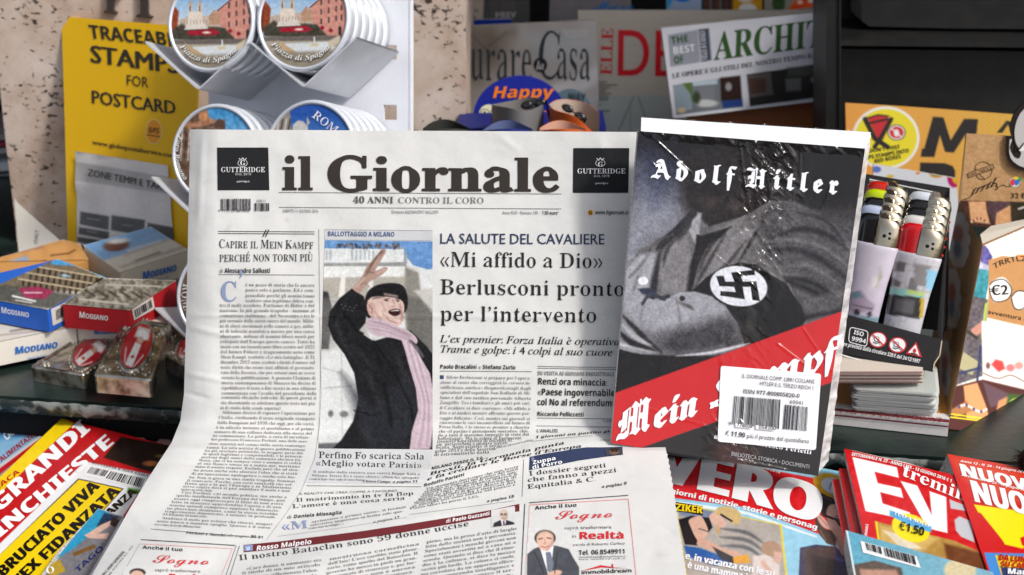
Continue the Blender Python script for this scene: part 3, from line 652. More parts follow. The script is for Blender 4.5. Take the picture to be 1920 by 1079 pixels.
n_('L’amore è una cosa seria', 'T', (548, 953), (760, 937), 7, INK, res=2); n_('di', 'S', (538, 972.5), (547, 972), 6, GR); n_('Daniela Missaglia', 'O', (550, 972), (641, 964), 6, INK)
n_('«M', 'R', (528, 994), (578, 990), 15, (128, 142, 172)); para(T, nsf, ['atrimonio a prima vista», il format', 'televisivo importato in Italia solo que-', 'st’anno dopo un rodaggio [...]|'], [(584, 981), (582, 987), (579, 993)], [(762, 952), (758, 960), (745, 968)], 4.2, BT)
n_('a pagina 17', 'I', (700, 981), (750, 972), 4.8, INK); rule([(520, 1006), (640, 990), (762, 970)], .8, (170, 170, 170))
# right of the photo
n_('LA SALUTE DEL CAVALIERE', 'L', (824, 457), (1134, 458.5), 19.5, (45, 58, 84), res=3, fat=.008)
n_('«Mi affido a Dio»', 'T', (824, 500), (1131, 503), 28.5, INK, res=5); n_('Berlusconi pronto', 'T', (824, 552), (1172, 555.5), 29, INK, res=5); n_('per l’intervento', 'T', (824, 602), (1120, 605), 29, INK, res=5)
n_('L’ex premier: Forza Italia è operativa', 'I', (825, 642), (1163, 648), 13.8, INK, res=3, fat=.006); n_('Trame e golpe: i 4 colpi al suo cuore', 'I', (825, 661), (1149, 668), 13.8, INK, res=3, fat=.006)
n_('Paolo Bracalini', 'B', (825, 691.5), (894, 692), 7.5, INK, res=2); n_('e', 'S', (897, 692), (902, 692), 7.5, GR); n_('Stefano Zurlo', 'B', (905, 692), (967, 693), 7.5, INK, res=2); rule([(825, 696), (997, 697)])
nb([(825, 704), (832, 704), (832, 711), (825, 711)], BL, 1, 1)
b2 = '''Silvio Berlusconi si prepara per l’opera-
zione al cuore che correggerà la «severa in-
sufficienza aortica» diagnosticatagli dagli
specialisti dell’ospedale San Raffaele di Mi-
lano e dal suo medico personale Alberto
Zangrillo. Tra i familiari e gli amici più cari,
il Cavaliere si dice «sereno»: «Mi affido a
Dio e ai medici mentre affronto questo pas-
saggio delicato». Così, mentre sui giornali si
rincorrono le voci incontrollate sul futuro di
Forza Italia, è lo stesso ex premier a chiarire
che «il partito è pienamente operativo: chie-
do a tutti il massimo impegno in vista dei
ballottaggi». Ma la salute di Berlusconi
risentito soprattutto di decenni di
zie, persecuzioni e quattro tentati
Stato. Soprattutto il terzo
golpe 2011 e della Severino
di estrometterlo dalla'''.split('\n')
y2 = [710, 719.5, 729, 738.5, 748, 757.5, 767.5, 777, 786.5, 795, 803, 811.5, 819, 825, 830.5, 836, 842, 848.5, 855.5]
r2 = [(996, 712), (996, 721), (996, 731), (996, 740), (996, 750), (995, 759), (995, 769), (995, 778), (994, 788), (994, 796), (993, 804), (993, 811), (992, 817), (978, 824), (960, 828), (952, 833), (942, 838), (930, 844), (918, 850)]
l2 = interp(y2, [(710, 826), (800, 824), (825, 821), (855, 814)]); para(T, nsf, b2, [(837 if i == 0 else l2[i], y) for i, y in enumerate(y2)], r2, 5.9, BT)
para(T, nsf, ['di crisi che attraversa la politica'], [(925, 843)], [(1000, 826)], 3.5, BT)
for d in (0, 3.5): rule([(1008, 687 + d), (1156, 690 + d)], 1.1, (120, 120, 120))
n_('IN VISITA AI GIOVANI INDUSTRIALI', 'B', (1008, 703.5), (1151, 706), 7, (120, 120, 120), res=2)
n_('Renzi ora minaccia:', 'B', (1008, 721), (1139, 724), 12, INK, res=3); n_('«Paese ingovernabile', 'B', (1008, 741), (1153, 743.5), 12, INK, res=3); n_('col No al referendum»', 'B', (1007, 760), (1154, 762.5), 12, INK, res=3)
n_('Riccardo Pelliccetti', 'B', (1007, 780), (1095, 781.5), 7.6, INK, res=2); rule([(1007, 784), (1150, 786)]); n_('a pagina 7', 'T', (1130, 791), (1165, 792), 5, GR); rule([(1006, 798.5), (1150, 801)], 2, (165, 165, 165))
n_('L’ANALISI', 'B', (1006, 811), (1046, 811), 6, GR); n_('I giovani un partito già', 'J', (1004, 822), (1150, 810), 5, INK); rule([(995, 828), (1050, 822), (1110, 817)], .8, (150, 150, 150)); n_('a pagina 8', 'I', (1125, 826), (1150, 827), 3.5, GR)
# below the ripple
n_('MILANO PERDE IL 3,6', 'O', (809, 881), (905, 861), 5, INK)
n_('Brexit, la Germania punta', 'J', (805, 892), (1058, 833), 6.2, INK, res=2, curve=-2); n_('e fa crollare le Borse d’Europa', 'J', (800, 902), (1090, 839), 6.2, INK, res=2, curve=-6)
n_('Rodolfo Parietti', 'O', (795, 913), (871, 892), 5.2, INK)
b3 = ['Un momento durissimo che non lascia', 'scampo ai mercati nel panico del nord', 'tensione non che perde di tempo la que-', 'sione a ruota della finanza tedesca il', 'governo che affossa la giornata di', 'contagio. Sull’onda di questo attacco le Bor-', 'Norvegia ieri anche i mercati del', 'se europee ieri sono andate nel panico e', 'Piazza Affari ha perso il 3,6%.']
para(T, nsf, b3, [(800 - 3.9 * i, 919 + 4.6 * i) for i in range(9)], [(973 - .9 * i, 876 + 4.9 * i) for i in range(8)] + [(900, 932)], 4.2, BT)
n_('a pagina 18', 'J', (913, 942), (964, 933), 5, INK); rule([(768, 965), (965, 939)], .8, (150, 150, 150)); rule([(982, 862), (979, 932)], .9, (90, 90, 90))
NV = (48, 56, 84)
zq = [((993, 857), (992, 882)), ((1012, 853), (1012, 878)), ((1035, 849), (1036, 874)), ((1055, 846), (1060, 869)), ((1080, 841.5), (1085, 864)), ((1100, 839), (1108, 860.5)), ((1134, 839), (1137, 856.5)), ((1167, 838), (1168, 853))]
for a, b in zip(zq[:-1], zq[1:]): nb([a[0], b[0], b[1], a[1]], NV, 3, 3)
n_('Zuppa', 'B', (999, 871), (1043, 862), 6.5, (235, 235, 235), l=.0009, res=2); n_('di Porro', 'B', (998, 880), (1055, 869), 6.5, (235, 235, 235), l=.0009, res=2); n_('»', 'B', (996, 864), (1003, 862), 8, (150, 165, 200), l=.0009)
n_('I dossier segreti', 'T', (992, 892), (1137, 876), 8.5, INK, res=3); n_('che fanno a pezzi', 'T', (989, 904), (1157, 885), 8.5, INK, res=3); n_('Equitalia & C.', 'T', (989, 917), (1118, 902), 8.5, INK, res=3); n_('a pagina 9', 'J', (1128, 915), (1175, 909), 5.5, INK)
rule([(992, 943), (1178, 929)], 1.6, (70, 70, 70))
# Rosso Malpelo band
DR = (104, 40, 44)
bt = [((457, 1022), (457, 1036)), ((520, 1016), (520, 1030)), ((600, 1006), (600, 1020)), ((680, 996), (680, 1010)), ((760, 984), (760, 998)), ((840, 971), (840, 984)), ((924, 956), (924, 969))]
for a, b in zip(bt[:-1], bt[1:]): nb([a[0], b[0], b[1], a[1]], DR, 5, 1)
nb([(924, 956), (974, 945), (974, 950), (924, 961)], DR, 3, 1); nb([(966, 947), (974, 945), (974, 959), (966, 960)], DR, 1, 1)
nb([(458, 1023), (474, 1021.5), (474, 1032.5), (458, 1034)], (120, 140, 180), 2, 2, l=.0006); n_('»', 'B', (461, 1032), (470, 1031), 9, (235, 235, 240), l=.001)
n_('Rosso Malpelo', 'O', (480, 1033), (584, 1020), 8.5, (238, 235, 235), l=.001, res=2); n_('di', 'O', (836, 981), (845, 979.5), 6.5, (230, 210, 210), l=.001); n_('Paolo Guzzanti', 'O', (848, 979), (918, 966), 6.5, (238, 235, 235), l=.001, res=2)
n_('Il nostro Bataclan sono 59 donne uccise', 'T', (448, 1051), (880, 986), 10.5, INK, res=3, curve=4)
c1 = ['«Cara donna, ti ammazzo» era', 'il titolo di un mio articolo', 'del 1976. Avevo collezionato l’elen-', 'co delle assassinate, puntuale', 'e la cronaca continua oggi']
c2 = ['mostruosa carneficina', 'dell’Isis? L’eco sarebbe stato plane-', 'tario, come quello del Bataclan. Il', 'governo ha messo in piedi un gran-', 'de apparato di sicurezza e, per for-', 'il terrorismo non è ancora', 'riuscito a farci. C’è l’appara-', 'to e la presa di chi ci guarda']
c3 = ['piena, ma la presa d’atto di larghe', 'fette della società non è pervenuta.', 'Specialmente i maschi giovani non', 'sono stati avvertiti né a casa né a', 'scuola. Quando si dice che il rime-', 'dio è la cultura, si dice la mezza', 'verità più facile. La cultura ci vuole,', 'ma corredata da un apparato effica-', 'ce che comprenda intelligence e', 'forza, come si fa contro il ter-', 'rorismo, poi dopo il can-', 'cro delle donne uccise']
para(T, nsf, c1, [(462, 1069), (454, 1077), (427, 1088), (420, 1097), (415, 1106)], [(603, 1052), (601, 1061), (598, 1071), (595, 1081), (592, 1090)], 5.2, BT)
para(T, nsf, c2, [(618 - 2 * i, 1051 + 8.6 * i) for i in range(8)], [(787 - 1.5 * i, 1022 + 8.6 * i) for i in range(8)], 5.2, BT)
para(T, nsf, c3, [(800 - 1.6 * i, 1019 + 8.7 * i) for i in range(12)], [(970 - .6 * i, 993 + 8.6 * i) for i in range(12)], 5.4, BT)
# advertisements
rule([(984, 945), (977, 1090)], 1.8, (70, 70, 70)); RD = (190, 60, 66)
rule([(993, 947), (1178, 936), (1194, 1092)], 1.2, (214, 130, 125)); rule([(993, 947), (986, 1090)], 1.0, (214, 160, 155))
n_('Anche il tuo', 'B', (1003, 956), (1082, 950), 6.5, INK, res=2); n_('Sogno', 'C', (1040, 974), (1150, 970), 17, RD, res=4); n_('saprò trasformare', 'S', (1058, 993), (1147, 991), 6, BT)
n_('in', 'S', (1072, 1009), (1081, 1009), 7, BT); n_('Realtà', 'B', (1085, 1011), (1171, 1010), 13, (196, 40, 48), res=3, fat=.02); n_('parola di Roberto Carlino', 'S', (1074, 1024), (1172, 1021), 4.8, BT)
n_('Tel. 06.8549911', 'B', (1085, 1041), (1173, 1038), 8.5, INK, res=2); n_('immobildream@immobildream.it', 'S', (1085, 1046.5), (1173, 1044.5), 3.5, BT, res=1); n_('www.immobildream.it', 'S', (1085, 1050.5), (1173, 1048.5), 3.5, BT, res=1, track=.15)
pb.poly(nsf, [(1090, 1071), (1126, 1060), (1147, 1063), (1147, 1058), (1150, 1058), (1150, 1064), (1182, 1066), (1128, 1064)], (196, 40, 48), .0006); n_('immobildream', 'S', (1090, 1077), (1185, 1073), 8, INK, fat=.02, res=2)
rule([(264, 1012), (441, 1023)], 1.6, (70, 70, 70)); rule([(443, 1023), (420, 1090)], 1.0, (90, 90, 90)); rule([(449, 1024), (428, 1090)], 1.2, (90, 90, 90))
rule([(262, 1020), (436, 1029), (410, 1092)], 1.0, (214, 150, 145)); rule([(262, 1020), (222, 1090)], 1.0, (150, 150, 150))
n_('Anche il tuo', 'B', (267, 1029), (343, 1034), 6, INK, res=2); n_('Sogno', 'C', (285, 1055), (393, 1059), 16, RD, res=4); n_('saprò trasformare', 'S', (290, 1071), (376, 1074), 5.5, BT); n_('Realtà', 'B', (315, 1088), (392, 1091), 12, (196, 40, 48), fat=.02, res=2)
n_('DEI FATTI E PERSONALI (VEDI GERENZA)', 'B', (155, 1125), (235, 1035), 5, BT); n_('SPEDIZIONE IN ABB. POSTALE D.L. 353', 'S', (168, 1125), (250, 1025), 3, BT)
T.build('printed_text', 'newsprint', news); pb.build('printed_rules_and_bands', 'newsprint', news)
# small portraits
def face(c, cx, cy, r, skin, hair, tie=None, shirt=(225, 225, 228), suit=(60, 62, 68), glasses=False, sx=1.0, bald=False):
    c.poly([(cx - 2.3 * r * sx, cy + 3.4 * r), (cx - 1.9 * r * sx, cy + 1.6 * r), (cx - .5 * r, cy + .95 * r), (cx + .5 * r, cy + .95 * r), (cx + 2.1 * r * sx, cy + 1.5 * r), (cx + 2.5 * r * sx, cy + 3.4 * r)], suit, smooth=False)
    c.poly([(cx - .55 * r, cy + .9 * r), (cx + .55 * r, cy + .9 * r), (cx + .3 * r, cy + 2.4 * r), (cx - .1 * r, cy + 2.9 * r)], shirt)
    if tie: c.poly([(cx - .12 * r, cy + 1.2 * r), (cx + .2 * r, cy + 1.2 * r), (cx + .38 * r, cy + 2.9 * r), (cx, cy + 2.9 * r)], tie)
    c.ell(cx, cy - .25 * r, .93 * r * sx, 1.02 * r, hair); c.poly([(cx - .78 * r * sx, cy - .5 * r), (cx - .2 * r, cy - (1.05 if bald else .8) * r), (cx + .6 * r * sx, cy - (1.0 if bald else .75) * r), (cx + .8 * r * sx, cy - .2 * r), (cx + .7 * r * sx, cy + .55 * r), (cx + .2 * r, cy + 1.1 * r), (cx - .2 * r, cy + 1.1 * r), (cx - .7 * r * sx, cy + .5 * r)], skin, smooth=True)
    sh = tuple(np.array(skin) * .72)
    for e in (-.36, .36):
        c.ell(cx + e * r * sx, cy - .1 * r, .17 * r, .09 * r, (50, 40, 38), soft=1.2); c.line([(cx + (e - .2) * r * sx, cy - .3 * r), (cx + (e + .2) * r * sx, cy - .32 * r)], .1 * r, sh, soft=1.2)
        if glasses: c.ell(cx + e * r * sx, cy - .08 * r, .28 * r, .2 * r, (30, 30, 30), al=.4)
    c.line([(cx + .02 * r, cy - .05 * r), (cx + .1 * r, cy + .3 * r), (cx - .04 * r, cy + .34 * r)], .12 * r, sh, soft=1.3); c.line([(cx - .25 * r, cy + .62 * r), (cx, cy + .68 * r), (cx + .28 * r, cy + .6 * r)], .11 * r, (150, 85, 80), soft=1.2)
    c.line([(cx + .7 * r * sx, cy - .3 * r), (cx + .62 * r * sx, cy + .5 * r), (cx + .2 * r, cy + 1.05 * r)], .3 * r, sh, soft=4, al=.6)
pc = MB()
pc = MB(); c = Canvas([(921, 957), (965, 949), (966, 983), (921, 989)], (200, 200, 198), 1.2); face(c, 944, 966, 9.5, (196, 176, 160), (205, 200, 196), (90, 40, 50), suit=(45, 46, 52), glasses=True, bald=True); c.put(pc, nsf); pc.build('portrait_photo', 'newsprint', news, smooth=True); pc = MB()
c = Canvas([(1134, 841), (1166, 839.5), (1166, 852), (1137, 855)], (60, 62, 70), 1.2); c.ell(1152, 846, 9, 7, (110, 85, 70)).ell(1152, 843, 9, 4, (50, 38, 34)).ell(1148, 846.5, 2, 1.2, (30, 25, 25)).ell(1156, 846.5, 2, 1.2, (30, 25, 25)); c.put(pc, nsf, .0008); pc.build('portrait_photo', 'newsprint', news, smooth=True); pc = MB()
c = Canvas([(990, 990), (1078, 990), (1090, 1092), (984, 1092)], PAPER, 1.3)
c.poly([(988, 1092), (988, 1040), (1000, 1030), (1018, 1022), (1045, 1024), (1066, 1030), (1076, 1048), (1086, 1064), (1086, 1092)], (74, 76, 82)).poly([(1012, 1026), (1038, 1024), (1034, 1060), (1028, 1078)], (228, 228, 230))
c.poly([(1023, 1036), (1032, 1035), (1038, 1056), (1034, 1078), (1026, 1070)], (110, 116, 128)).ell(1022, 1009, 20, 15, (66, 54, 48)).ell(1022, 1006, 14, 10, (206, 172, 154), 5).poly([(1006, 1010), (1012, 1002), (1022, 1000), (1034, 1002), (1038, 1010), (1036, 1022), (1028, 1032), (1016, 1032), (1008, 1022)], (212, 176, 156), 3, smooth=True)
c.line([(1010, 1011), (1017, 1010)], 1.8, (70, 50, 45)).line([(1026, 1009), (1033, 1010)], 1.8, (70, 50, 45)).line([(1021, 1012), (1023, 1019), (1020, 1020)], 1.4, (170, 130, 112)).line([(1014, 1025), (1022, 1027), (1030, 1024)], 1.8, (165, 90, 85)).line([(1036, 1010), (1034, 1022), (1026, 1031)], 4, (170, 132, 115), 4, .6)
c.ell(1040, 1076, 14, 6, (205, 165, 145), rot=-15).line([(1045, 1034), (1040, 1076)], 1.5, (40, 42, 46)).line([(1002, 1035), (1020, 1076)], 1.5, (45, 47, 52)).noise(5, 6, 4); c.put(pc, nsf); pc.build('portrait_photo', 'newsprint', news, smooth=True); pc = MB()
c = Canvas([(235, 1062), (282, 1064), (272, 1092), (222, 1090)], PAPER, 1.4); c.ell(258, 1074, 15, 8, (60, 50, 45)).ell(257, 1080, 13, 10, (205, 170, 150)); c.put(pc, nsf); pc.build('portrait_photo', 'newsprint', news, smooth=True); pc = MB()
# main photo
c = Canvas([(609, 451), (811, 453), (811, 843), (597, 841)], (206, 208, 205), 1.6)
c.C[c.X < 0] = 0
c.poly([(590, 440), (820, 440), (820, 470), (590, 470)], (98, 148, 205)).noise(8, 14, 3)
c.poly([(745, 440), (820, 440), (820, 512), (800, 505), (775, 498), (760, 480)], (96, 146, 206)).poly([(740, 462), (756, 464), (764, 480), (760, 500), (745, 500)], (150, 160, 165), 6)
c.poly([(600, 466), (757, 468), (757, 492), (600, 494)], (214, 218, 216)).poly([(600, 494), (762, 492), (762, 500), (600, 500)], (150, 152, 150), 3).poly([(600, 500), (760, 500), (756, 520), (600, 520)], (222, 224, 220), 2)
for x in (612, 620, 660, 668, 676, 684, 692, 700): c.line([(x, 471), (x, 486)], 3, (165, 172, 176), 3)
_q = random.Random(4)
for i in range(70): c.ell(_q.uniform(632, 752), _q.uniform(458, 466), _q.uniform(1.2, 2.4), _q.uniform(1.5, 3), [(70, 66, 72), (110, 96, 92), (60, 70, 96), (140, 120, 110), (96, 60, 60)][i % 5], 3, .8)
c.noise(9, 7, 21).noise(7, 3.4, 22)
c.poly([(600, 521), (760, 519), (760, 560), (600, 560)], (176, 170, 158), 4).poly([(640, 519), (648, 519), (646, 560), (634, 560)], (225, 222, 214), 3).poly([(690, 516), (700, 516), (700, 560), (690, 560)], (220, 216, 208), 4)
c.poly([(785, 508), (815, 504), (815, 540), (785, 540)], (216, 218, 216), 3).poly([(760, 500), (785, 512), (790, 560), (770, 720), (757, 560)], (140, 136, 126), 6)
c.poly([(760, 555), (790, 560), (815, 590), (815, 700), (770, 690)], (112, 110, 104), 8).poly([(775, 545), (815, 540), (815, 580), (790, 560)], (196, 194, 186), 5)
c.poly([(600, 545), (615, 548), (622, 575), (621, 620), (616, 655), (600, 655)], (62, 62, 66), 3).poly([(600, 560), (690, 560), (690, 640), (600, 660)], (150, 146, 136), 10, .45)
c.poly([(590, 660), (660, 660), (672, 760), (650, 845), (590, 845)], (214, 216, 213), 5).line([(610, 728), (660, 724)], 2, (170, 174, 170), 3).line([(640, 660), (642, 840)], 2, (188, 190, 188), 3).ell(620, 776, 5, 6, (110, 112, 112), 4).ell(645, 777, 8, 6, (120, 122, 122), 4).poly([(590, 832), (645, 830), (632, 845), (590, 845)], (105, 108, 108), 4)
c.line([(605, 690), (640, 700)], 2, (180, 184, 180), 3)
coat = (34, 34, 37)
c.poly([(660, 541), (671, 549), (682, 556), (688, 585), (685, 606), (672, 622), (700, 640), (770, 620), (800, 650), (815, 670), (815, 760), (812, 845), (620, 845), (640, 825), (662, 790), (672, 750), (664, 700), (646, 665), (624, 636), (615, 610), (618, 585), (636, 560)], coat, 2, smooth=False)
c.poly([(640, 700), (700, 760), (760, 700), (790, 760), (760, 845), (690, 845)], (48, 51, 58), 22, .7).line([(700, 640), (735, 690), (770, 760), (780, 840)], 3, (24, 24, 26), 4).line([(640, 585), (655, 600), (668, 620), (680, 626)], 4, (18, 18, 20), 4).line([(664, 770), (700, 780), (716, 772)], 2, (24, 25, 28), 3).line([(630, 600), (640, 640), (670, 680)], 5, (46, 47, 50), 6)
for i in range(8): c.ell(640 + i * 4, 572 + (i * 7) % 12, 1, 1, (120, 120, 120), 1.4)
# raised hand
sk = (176, 142, 128)
c.poly([(661, 540), (672, 528), (680, 516), (688, 500), (700, 486), (712, 474), (718, 466), (723, 468), (722, 476), (716, 486), (708, 500), (704, 508), (712, 505), (722, 501), (727, 505), (718, 514), (706, 522), (694, 528), (686, 536), (678, 547), (670, 549)], sk, 1.6, smooth=True)
c.line([(688, 512), (700, 492), (716, 472)], 5, (110, 82, 74), 4, .8, True).line([(684, 518), (692, 510), (700, 512)], 2, (130, 98, 88), 2).line([(712, 474), (704, 488)], 1.4, (90, 64, 58), 1.5).line([(668, 538), (684, 522)], 3, (205, 175, 160), 3, .8).line([(706, 514), (722, 505)], 2, (205, 172, 158), 2)
# head and cap
c.poly([(683, 586), (684, 562), (692, 544), (710, 534), (735, 531), (755, 536), (764, 556), (763, 580), (750, 590), (700, 600)], (36, 34, 36), 1.8, smooth=True)
c.poly([(690, 562), (710, 556), (745, 560), (757, 570), (757, 590), (754, 606), (744, 612), (726, 606), (704, 598), (694, 588)], (212, 180, 168), 1.8, smooth=True)
c.poly([(688, 572), (692, 566), (700, 568), (704, 580), (702, 592), (696, 594), (690, 586)], (198, 158, 146), 1.5, smooth=True).line([(692, 572), (698, 580), (697, 588)], 1.6, (140, 96, 88))
c.poly([(687, 566), (706, 553), (745, 555), (760, 566), (762, 556), (735, 546), (700, 548)], (30, 29, 31), 2, smooth=True).line([(720, 562), (730, 560)], 2, (110, 80, 74)).line([(742, 562), (750, 562)], 1.8, (110, 80, 74)).line([(736, 562), (741, 573), (735, 576)], 1.6, (160, 118, 108)).ell(725, 564, 3, 1.4, (60, 45, 44)).ell(746, 565, 2.6, 1.3, (60, 45, 44))
c.poly([(728, 586), (735, 580), (748, 580), (752, 586), (748, 591), (738, 593)], (60, 30, 32), 1.4, smooth=True).line([(734, 583), (747, 582.5)], 1.8, (235, 225, 215), 1.3).line([(724, 592), (730, 602), (744, 606)], 2, (165, 125, 115), 3).line([(712, 575), (720, 592)], 2, (176, 136, 124), 3)
# scarf
sc_ = (196, 172, 182)
c.poly([(686, 610), (694, 596), (712, 598), (745, 612), (768, 622), (782, 636), (780, 645), (768, 636), (772, 645), (756, 640), (735, 634), (700, 628)], sc_, 1.8, smooth=True)
c.poly([(752, 636), (768, 634), (776, 650), (788, 670), (806, 700), (812, 730), (812, 800), (806, 842), (768, 844), (772, 810), (784, 770), (780, 730), (768, 690), (760, 660)], sc_, 1.8)
for k in range(5): c.line([(760 + 5 * k, 642 + 2 * k), (776 + 5 * k, 700), (792 + 4 * k, 760), (780 + 7 * k, 838)], 2, (168, 142, 154) if k % 2 else (214, 194, 202), 3, .8, True)
for k in range(3): c.line([(692, 602 + 7 * k), (725, 610 + 6 * k), (768, 628 + 5 * k)], 2, (166, 142, 152), 3, .8, True)
c.line([(768, 640), (782, 652), (792, 668)], 5, (110, 100, 112), 4, .8, True)
c.line([(700, 604), (728, 612), (770, 630)], 3, (150, 126, 138), 4, .7, True)
for (x0, y0, x1, y1, w, cc) in ((704, 586, 712, 598, 4, (170, 130, 116)), (716, 568, 722, 584, 3, (186, 146, 132)), (750, 572, 754, 600, 4, (168, 126, 114)), (730, 570, 742, 572, 2, (236, 208, 194)), (722, 552, 744, 556, 4, (226, 198, 184)), (712, 574, 716, 586, 5, (228, 200, 188)), (738, 598, 748, 602, 3, (226, 196, 182)), (700, 560, 720, 556, 3, (60, 50, 50)), (752, 584, 757, 596, 3, (150, 108, 98))): c.line([(x0, y0), (x1, y1)], w, cc, 4, .65)
for (x0, y0, x1, y1, w) in ((622, 600, 646, 640, 6), (650, 560, 640, 590, 5), (690, 700, 720, 780, 10), (740, 660, 770, 720, 8), (660, 650, 700, 690, 6), (676, 800, 700, 836, 9)): c.line([(x0, y0), (x1, y1)], w, (56, 57, 62), 9, .55)
for (x0, y0, x1, y1, w) in ((636, 575, 625, 605, 4), (700, 650, 716, 690, 5), (720, 720, 735, 800, 6), (668, 640, 690, 660, 5)): c.line([(x0, y0), (x1, y1)], w, (20, 20, 22), 6, .7)
c.line([(692, 538), (684, 530), (676, 534)], 3, (140, 108, 96), 3, .6).line([(700, 500), (706, 488), (712, 478)], 2, (200, 168, 152), 3, .7)
c.noise(5, 3, 8).noise(4, 8, 18).speck(5); c.C = 122 + (c.C - 122) * 1.1; g_ = c.C.mean(-1, keepdims=True); c.C = (g_ + (c.C - g_) * .82) * .9; c.put(pc, nsf, .0003)
pc.build('front_page_photo', 'newsprint', news, smooth=True)
# ================================================================= the book in its wrap
bsf = plane3((1197, 245, .926), (1622, 278, .932), (1147, 832, .9335))
class Off:      # same surface pushed back or forth
    def __init__(s, sf, d): s.sf = sf; s.d = d; s.n = sf.n
    def at(s, x, y, l=0.0): return s.sf.at(x, y, l + s.d)
book = thing('wrapped_book', 'black and red paperback with white blackletter title and price sticker, sealed in clear plastic', 'book', P3(1340, 860, .935))
CQ = [(1197, 246), (1622, 279), (1534, 893), (1146, 831)]
m = MB(); slab(m, Off(bsf, -.0012), CQ, .006, (30, 30, 30), (214, 208, 196)); m.build('page_block', 'page_edges', book)
wb = MB(); slab(wb, Off(bsf, -.0085), [(1206, 219), (1640, 247), (1636, 276), (1620, 300), (1540, 850), (1530, 880), (1190, 812)], .0025, (236, 238, 242), (220, 220, 222)); wb.build('backing_booklet', 'satin_print', book)
c = Canvas(CQ, (70, 68, 68), 1.5)
g = np.clip((c.Y - 250) / 230, 0, 1)[..., None]; c.C = np.array([40, 36, 34]) * (1 - g ** 1.6) + np.array([118, 118, 124]) * g ** 1.6
c.poly([(1185, 300), (1250, 330), (1300, 380), (1290, 440), (1230, 470), (1160, 520), (1150, 430)], (150, 152, 162), 90, .85); c.poly([(1190, 255), (1260, 270), (1300, 330), (1230, 380), (1185, 340)], (52, 60, 88), 70, .5)  # last patch: bluish reflection at the upper left, painted into the cover colour
c.poly([(1500, 270), (1640, 280), (1620, 420), (1560, 400), (1500, 380)], (34, 27, 25), 60, .95); c.poly([(1545, 400), (1625, 380), (1600, 470)], (96, 94, 96), 40, .6)
c.poly([(1285, 300), (1330, 280), (1400, 285), (1440, 330), (1440, 390), (1400, 420), (1340, 440), (1305, 410), (1280, 375)], (56, 50, 48), 22, .95, smooth=True).ell(1330, 380, 20, 10, (96, 86, 80), 16, .5).ell(1383, 385, 14, 10, (110, 100, 94), 14, .5)
tor = (112, 110, 111)
c.poly([(1160, 560), (1172, 505), (1198, 470), (1232, 450), (1262, 436), (1300, 400), (1330, 425), (1400, 404), (1445, 376), (1490, 378), (1530, 398), (1565, 420), (1590, 455), (1597, 500), (1600, 640), (1500, 660), (1160, 660)], tor, 4, smooth=False)
c.poly([(1300, 396), (1316, 400), (1310, 440), (1312, 475), (1290, 430)], (168, 168, 172), 5, .9).poly([(1400, 402), (1330, 440), (1306, 470), (1345, 455), (1385, 430)], (132, 130, 130), 4, .9).poly([(1270, 430), (1300, 400), (1296, 425), (1270, 460)], (84, 82, 82), 4)
c.line([(1300, 400), (1268, 434), (1240, 462), (1228, 510), (1222, 556)], 15, (62, 60, 62), 4, 1, True)
c.poly([(1306, 440), (1330, 446), (1322, 470), (1308, 500), (1296, 550), (1284, 550), (1292, 500), (1303, 470)], (50, 46, 44), 4).poly([(1318, 442), (1372, 425), (1334, 462), (1318, 470)], (44, 38, 36), 4)
c.poly([(1240, 470), (1290, 440), (1296, 480), (1288, 548), (1240, 552), (1236, 510)], (140, 138, 140), 8, .8).poly([(1330, 460), (1390, 430), (1420, 430), (1370, 500), (1300, 545)], (138, 136, 138), 10, .8)
for p in ([(1360, 440), (1330, 490), (1300, 545)], [(1400, 450), (1360, 500), (1340, 515)], [(1270, 445), (1250, 470), (1244, 500)], [(1345, 448), (1322, 480), (1312, 510)]): c.line(p, 7, (70, 66, 66), 6, .9, True, True)
c.line([(1440, 400), (1410, 450), (1385, 492)], 6, (60, 56, 56), 5, .9, True, True)
c.poly([(1172, 505), (1200, 478), (1235, 470), (1222, 520), (1216, 552), (1170, 556)], (166, 166, 172), 8, .9).line([(1180, 520), (1200, 500), (1215, 478)], 4, (110, 108, 112), 5, .8, True).line([(1188, 545), (1196, 520)], 5, (120, 118, 122), 5, .8)
c.line([(1218, 470), (1235, 450), (1262, 440)], 4, (90, 88, 88), 5, .8, True).ell(1206, 527, 9.5, 8, (222, 222, 226), 1.6).poly([(1196, 542), (1214, 540), (1230, 546), (1234, 556), (1204, 552)], (66, 70, 84), 4)
# sleeve on the right
c.poly([(1440, 385), (1490, 380), (1540, 400), (1580, 440), (1597, 500), (1590, 560), (1540, 540), (1480, 510), (1430, 480), (1420, 430)], (92, 90, 92), 12, .9)
for p, w, cc in (([(1450, 445), (1500, 430), (1550, 440), (1590, 470)], 10, (46, 44, 46)), ([(1440, 470), (1500, 470), (1560, 500), (1592, 530)], 12, (58, 56, 58)), ([(1430, 455), (1490, 450), (1545, 465), (1590, 500)], 6, (128, 126, 128)), ([(1470, 500), (1520, 500), (1575, 535)], 7, (124, 122, 124)), ([(1470, 520), (1520, 530), (1570, 560)], 10, (44, 42, 44)), ([(1495, 398), (1550, 415), (1585, 460)], 5, (56, 54, 56))): c.line(p, w, cc, 8, .9, True, True)
c.poly([(1470, 520), (1550, 550), (1590, 560), (1578, 586), (1510, 600), (1480, 560)], (52, 50, 52), 8)
c.poly([(1480, 535), (1530, 555), (1585, 545), (1578, 580), (1512, 592)], (112, 110, 112), 10, .8).line([(1478, 532), (1506, 592)], 4, (140, 138, 138), 4, .9)
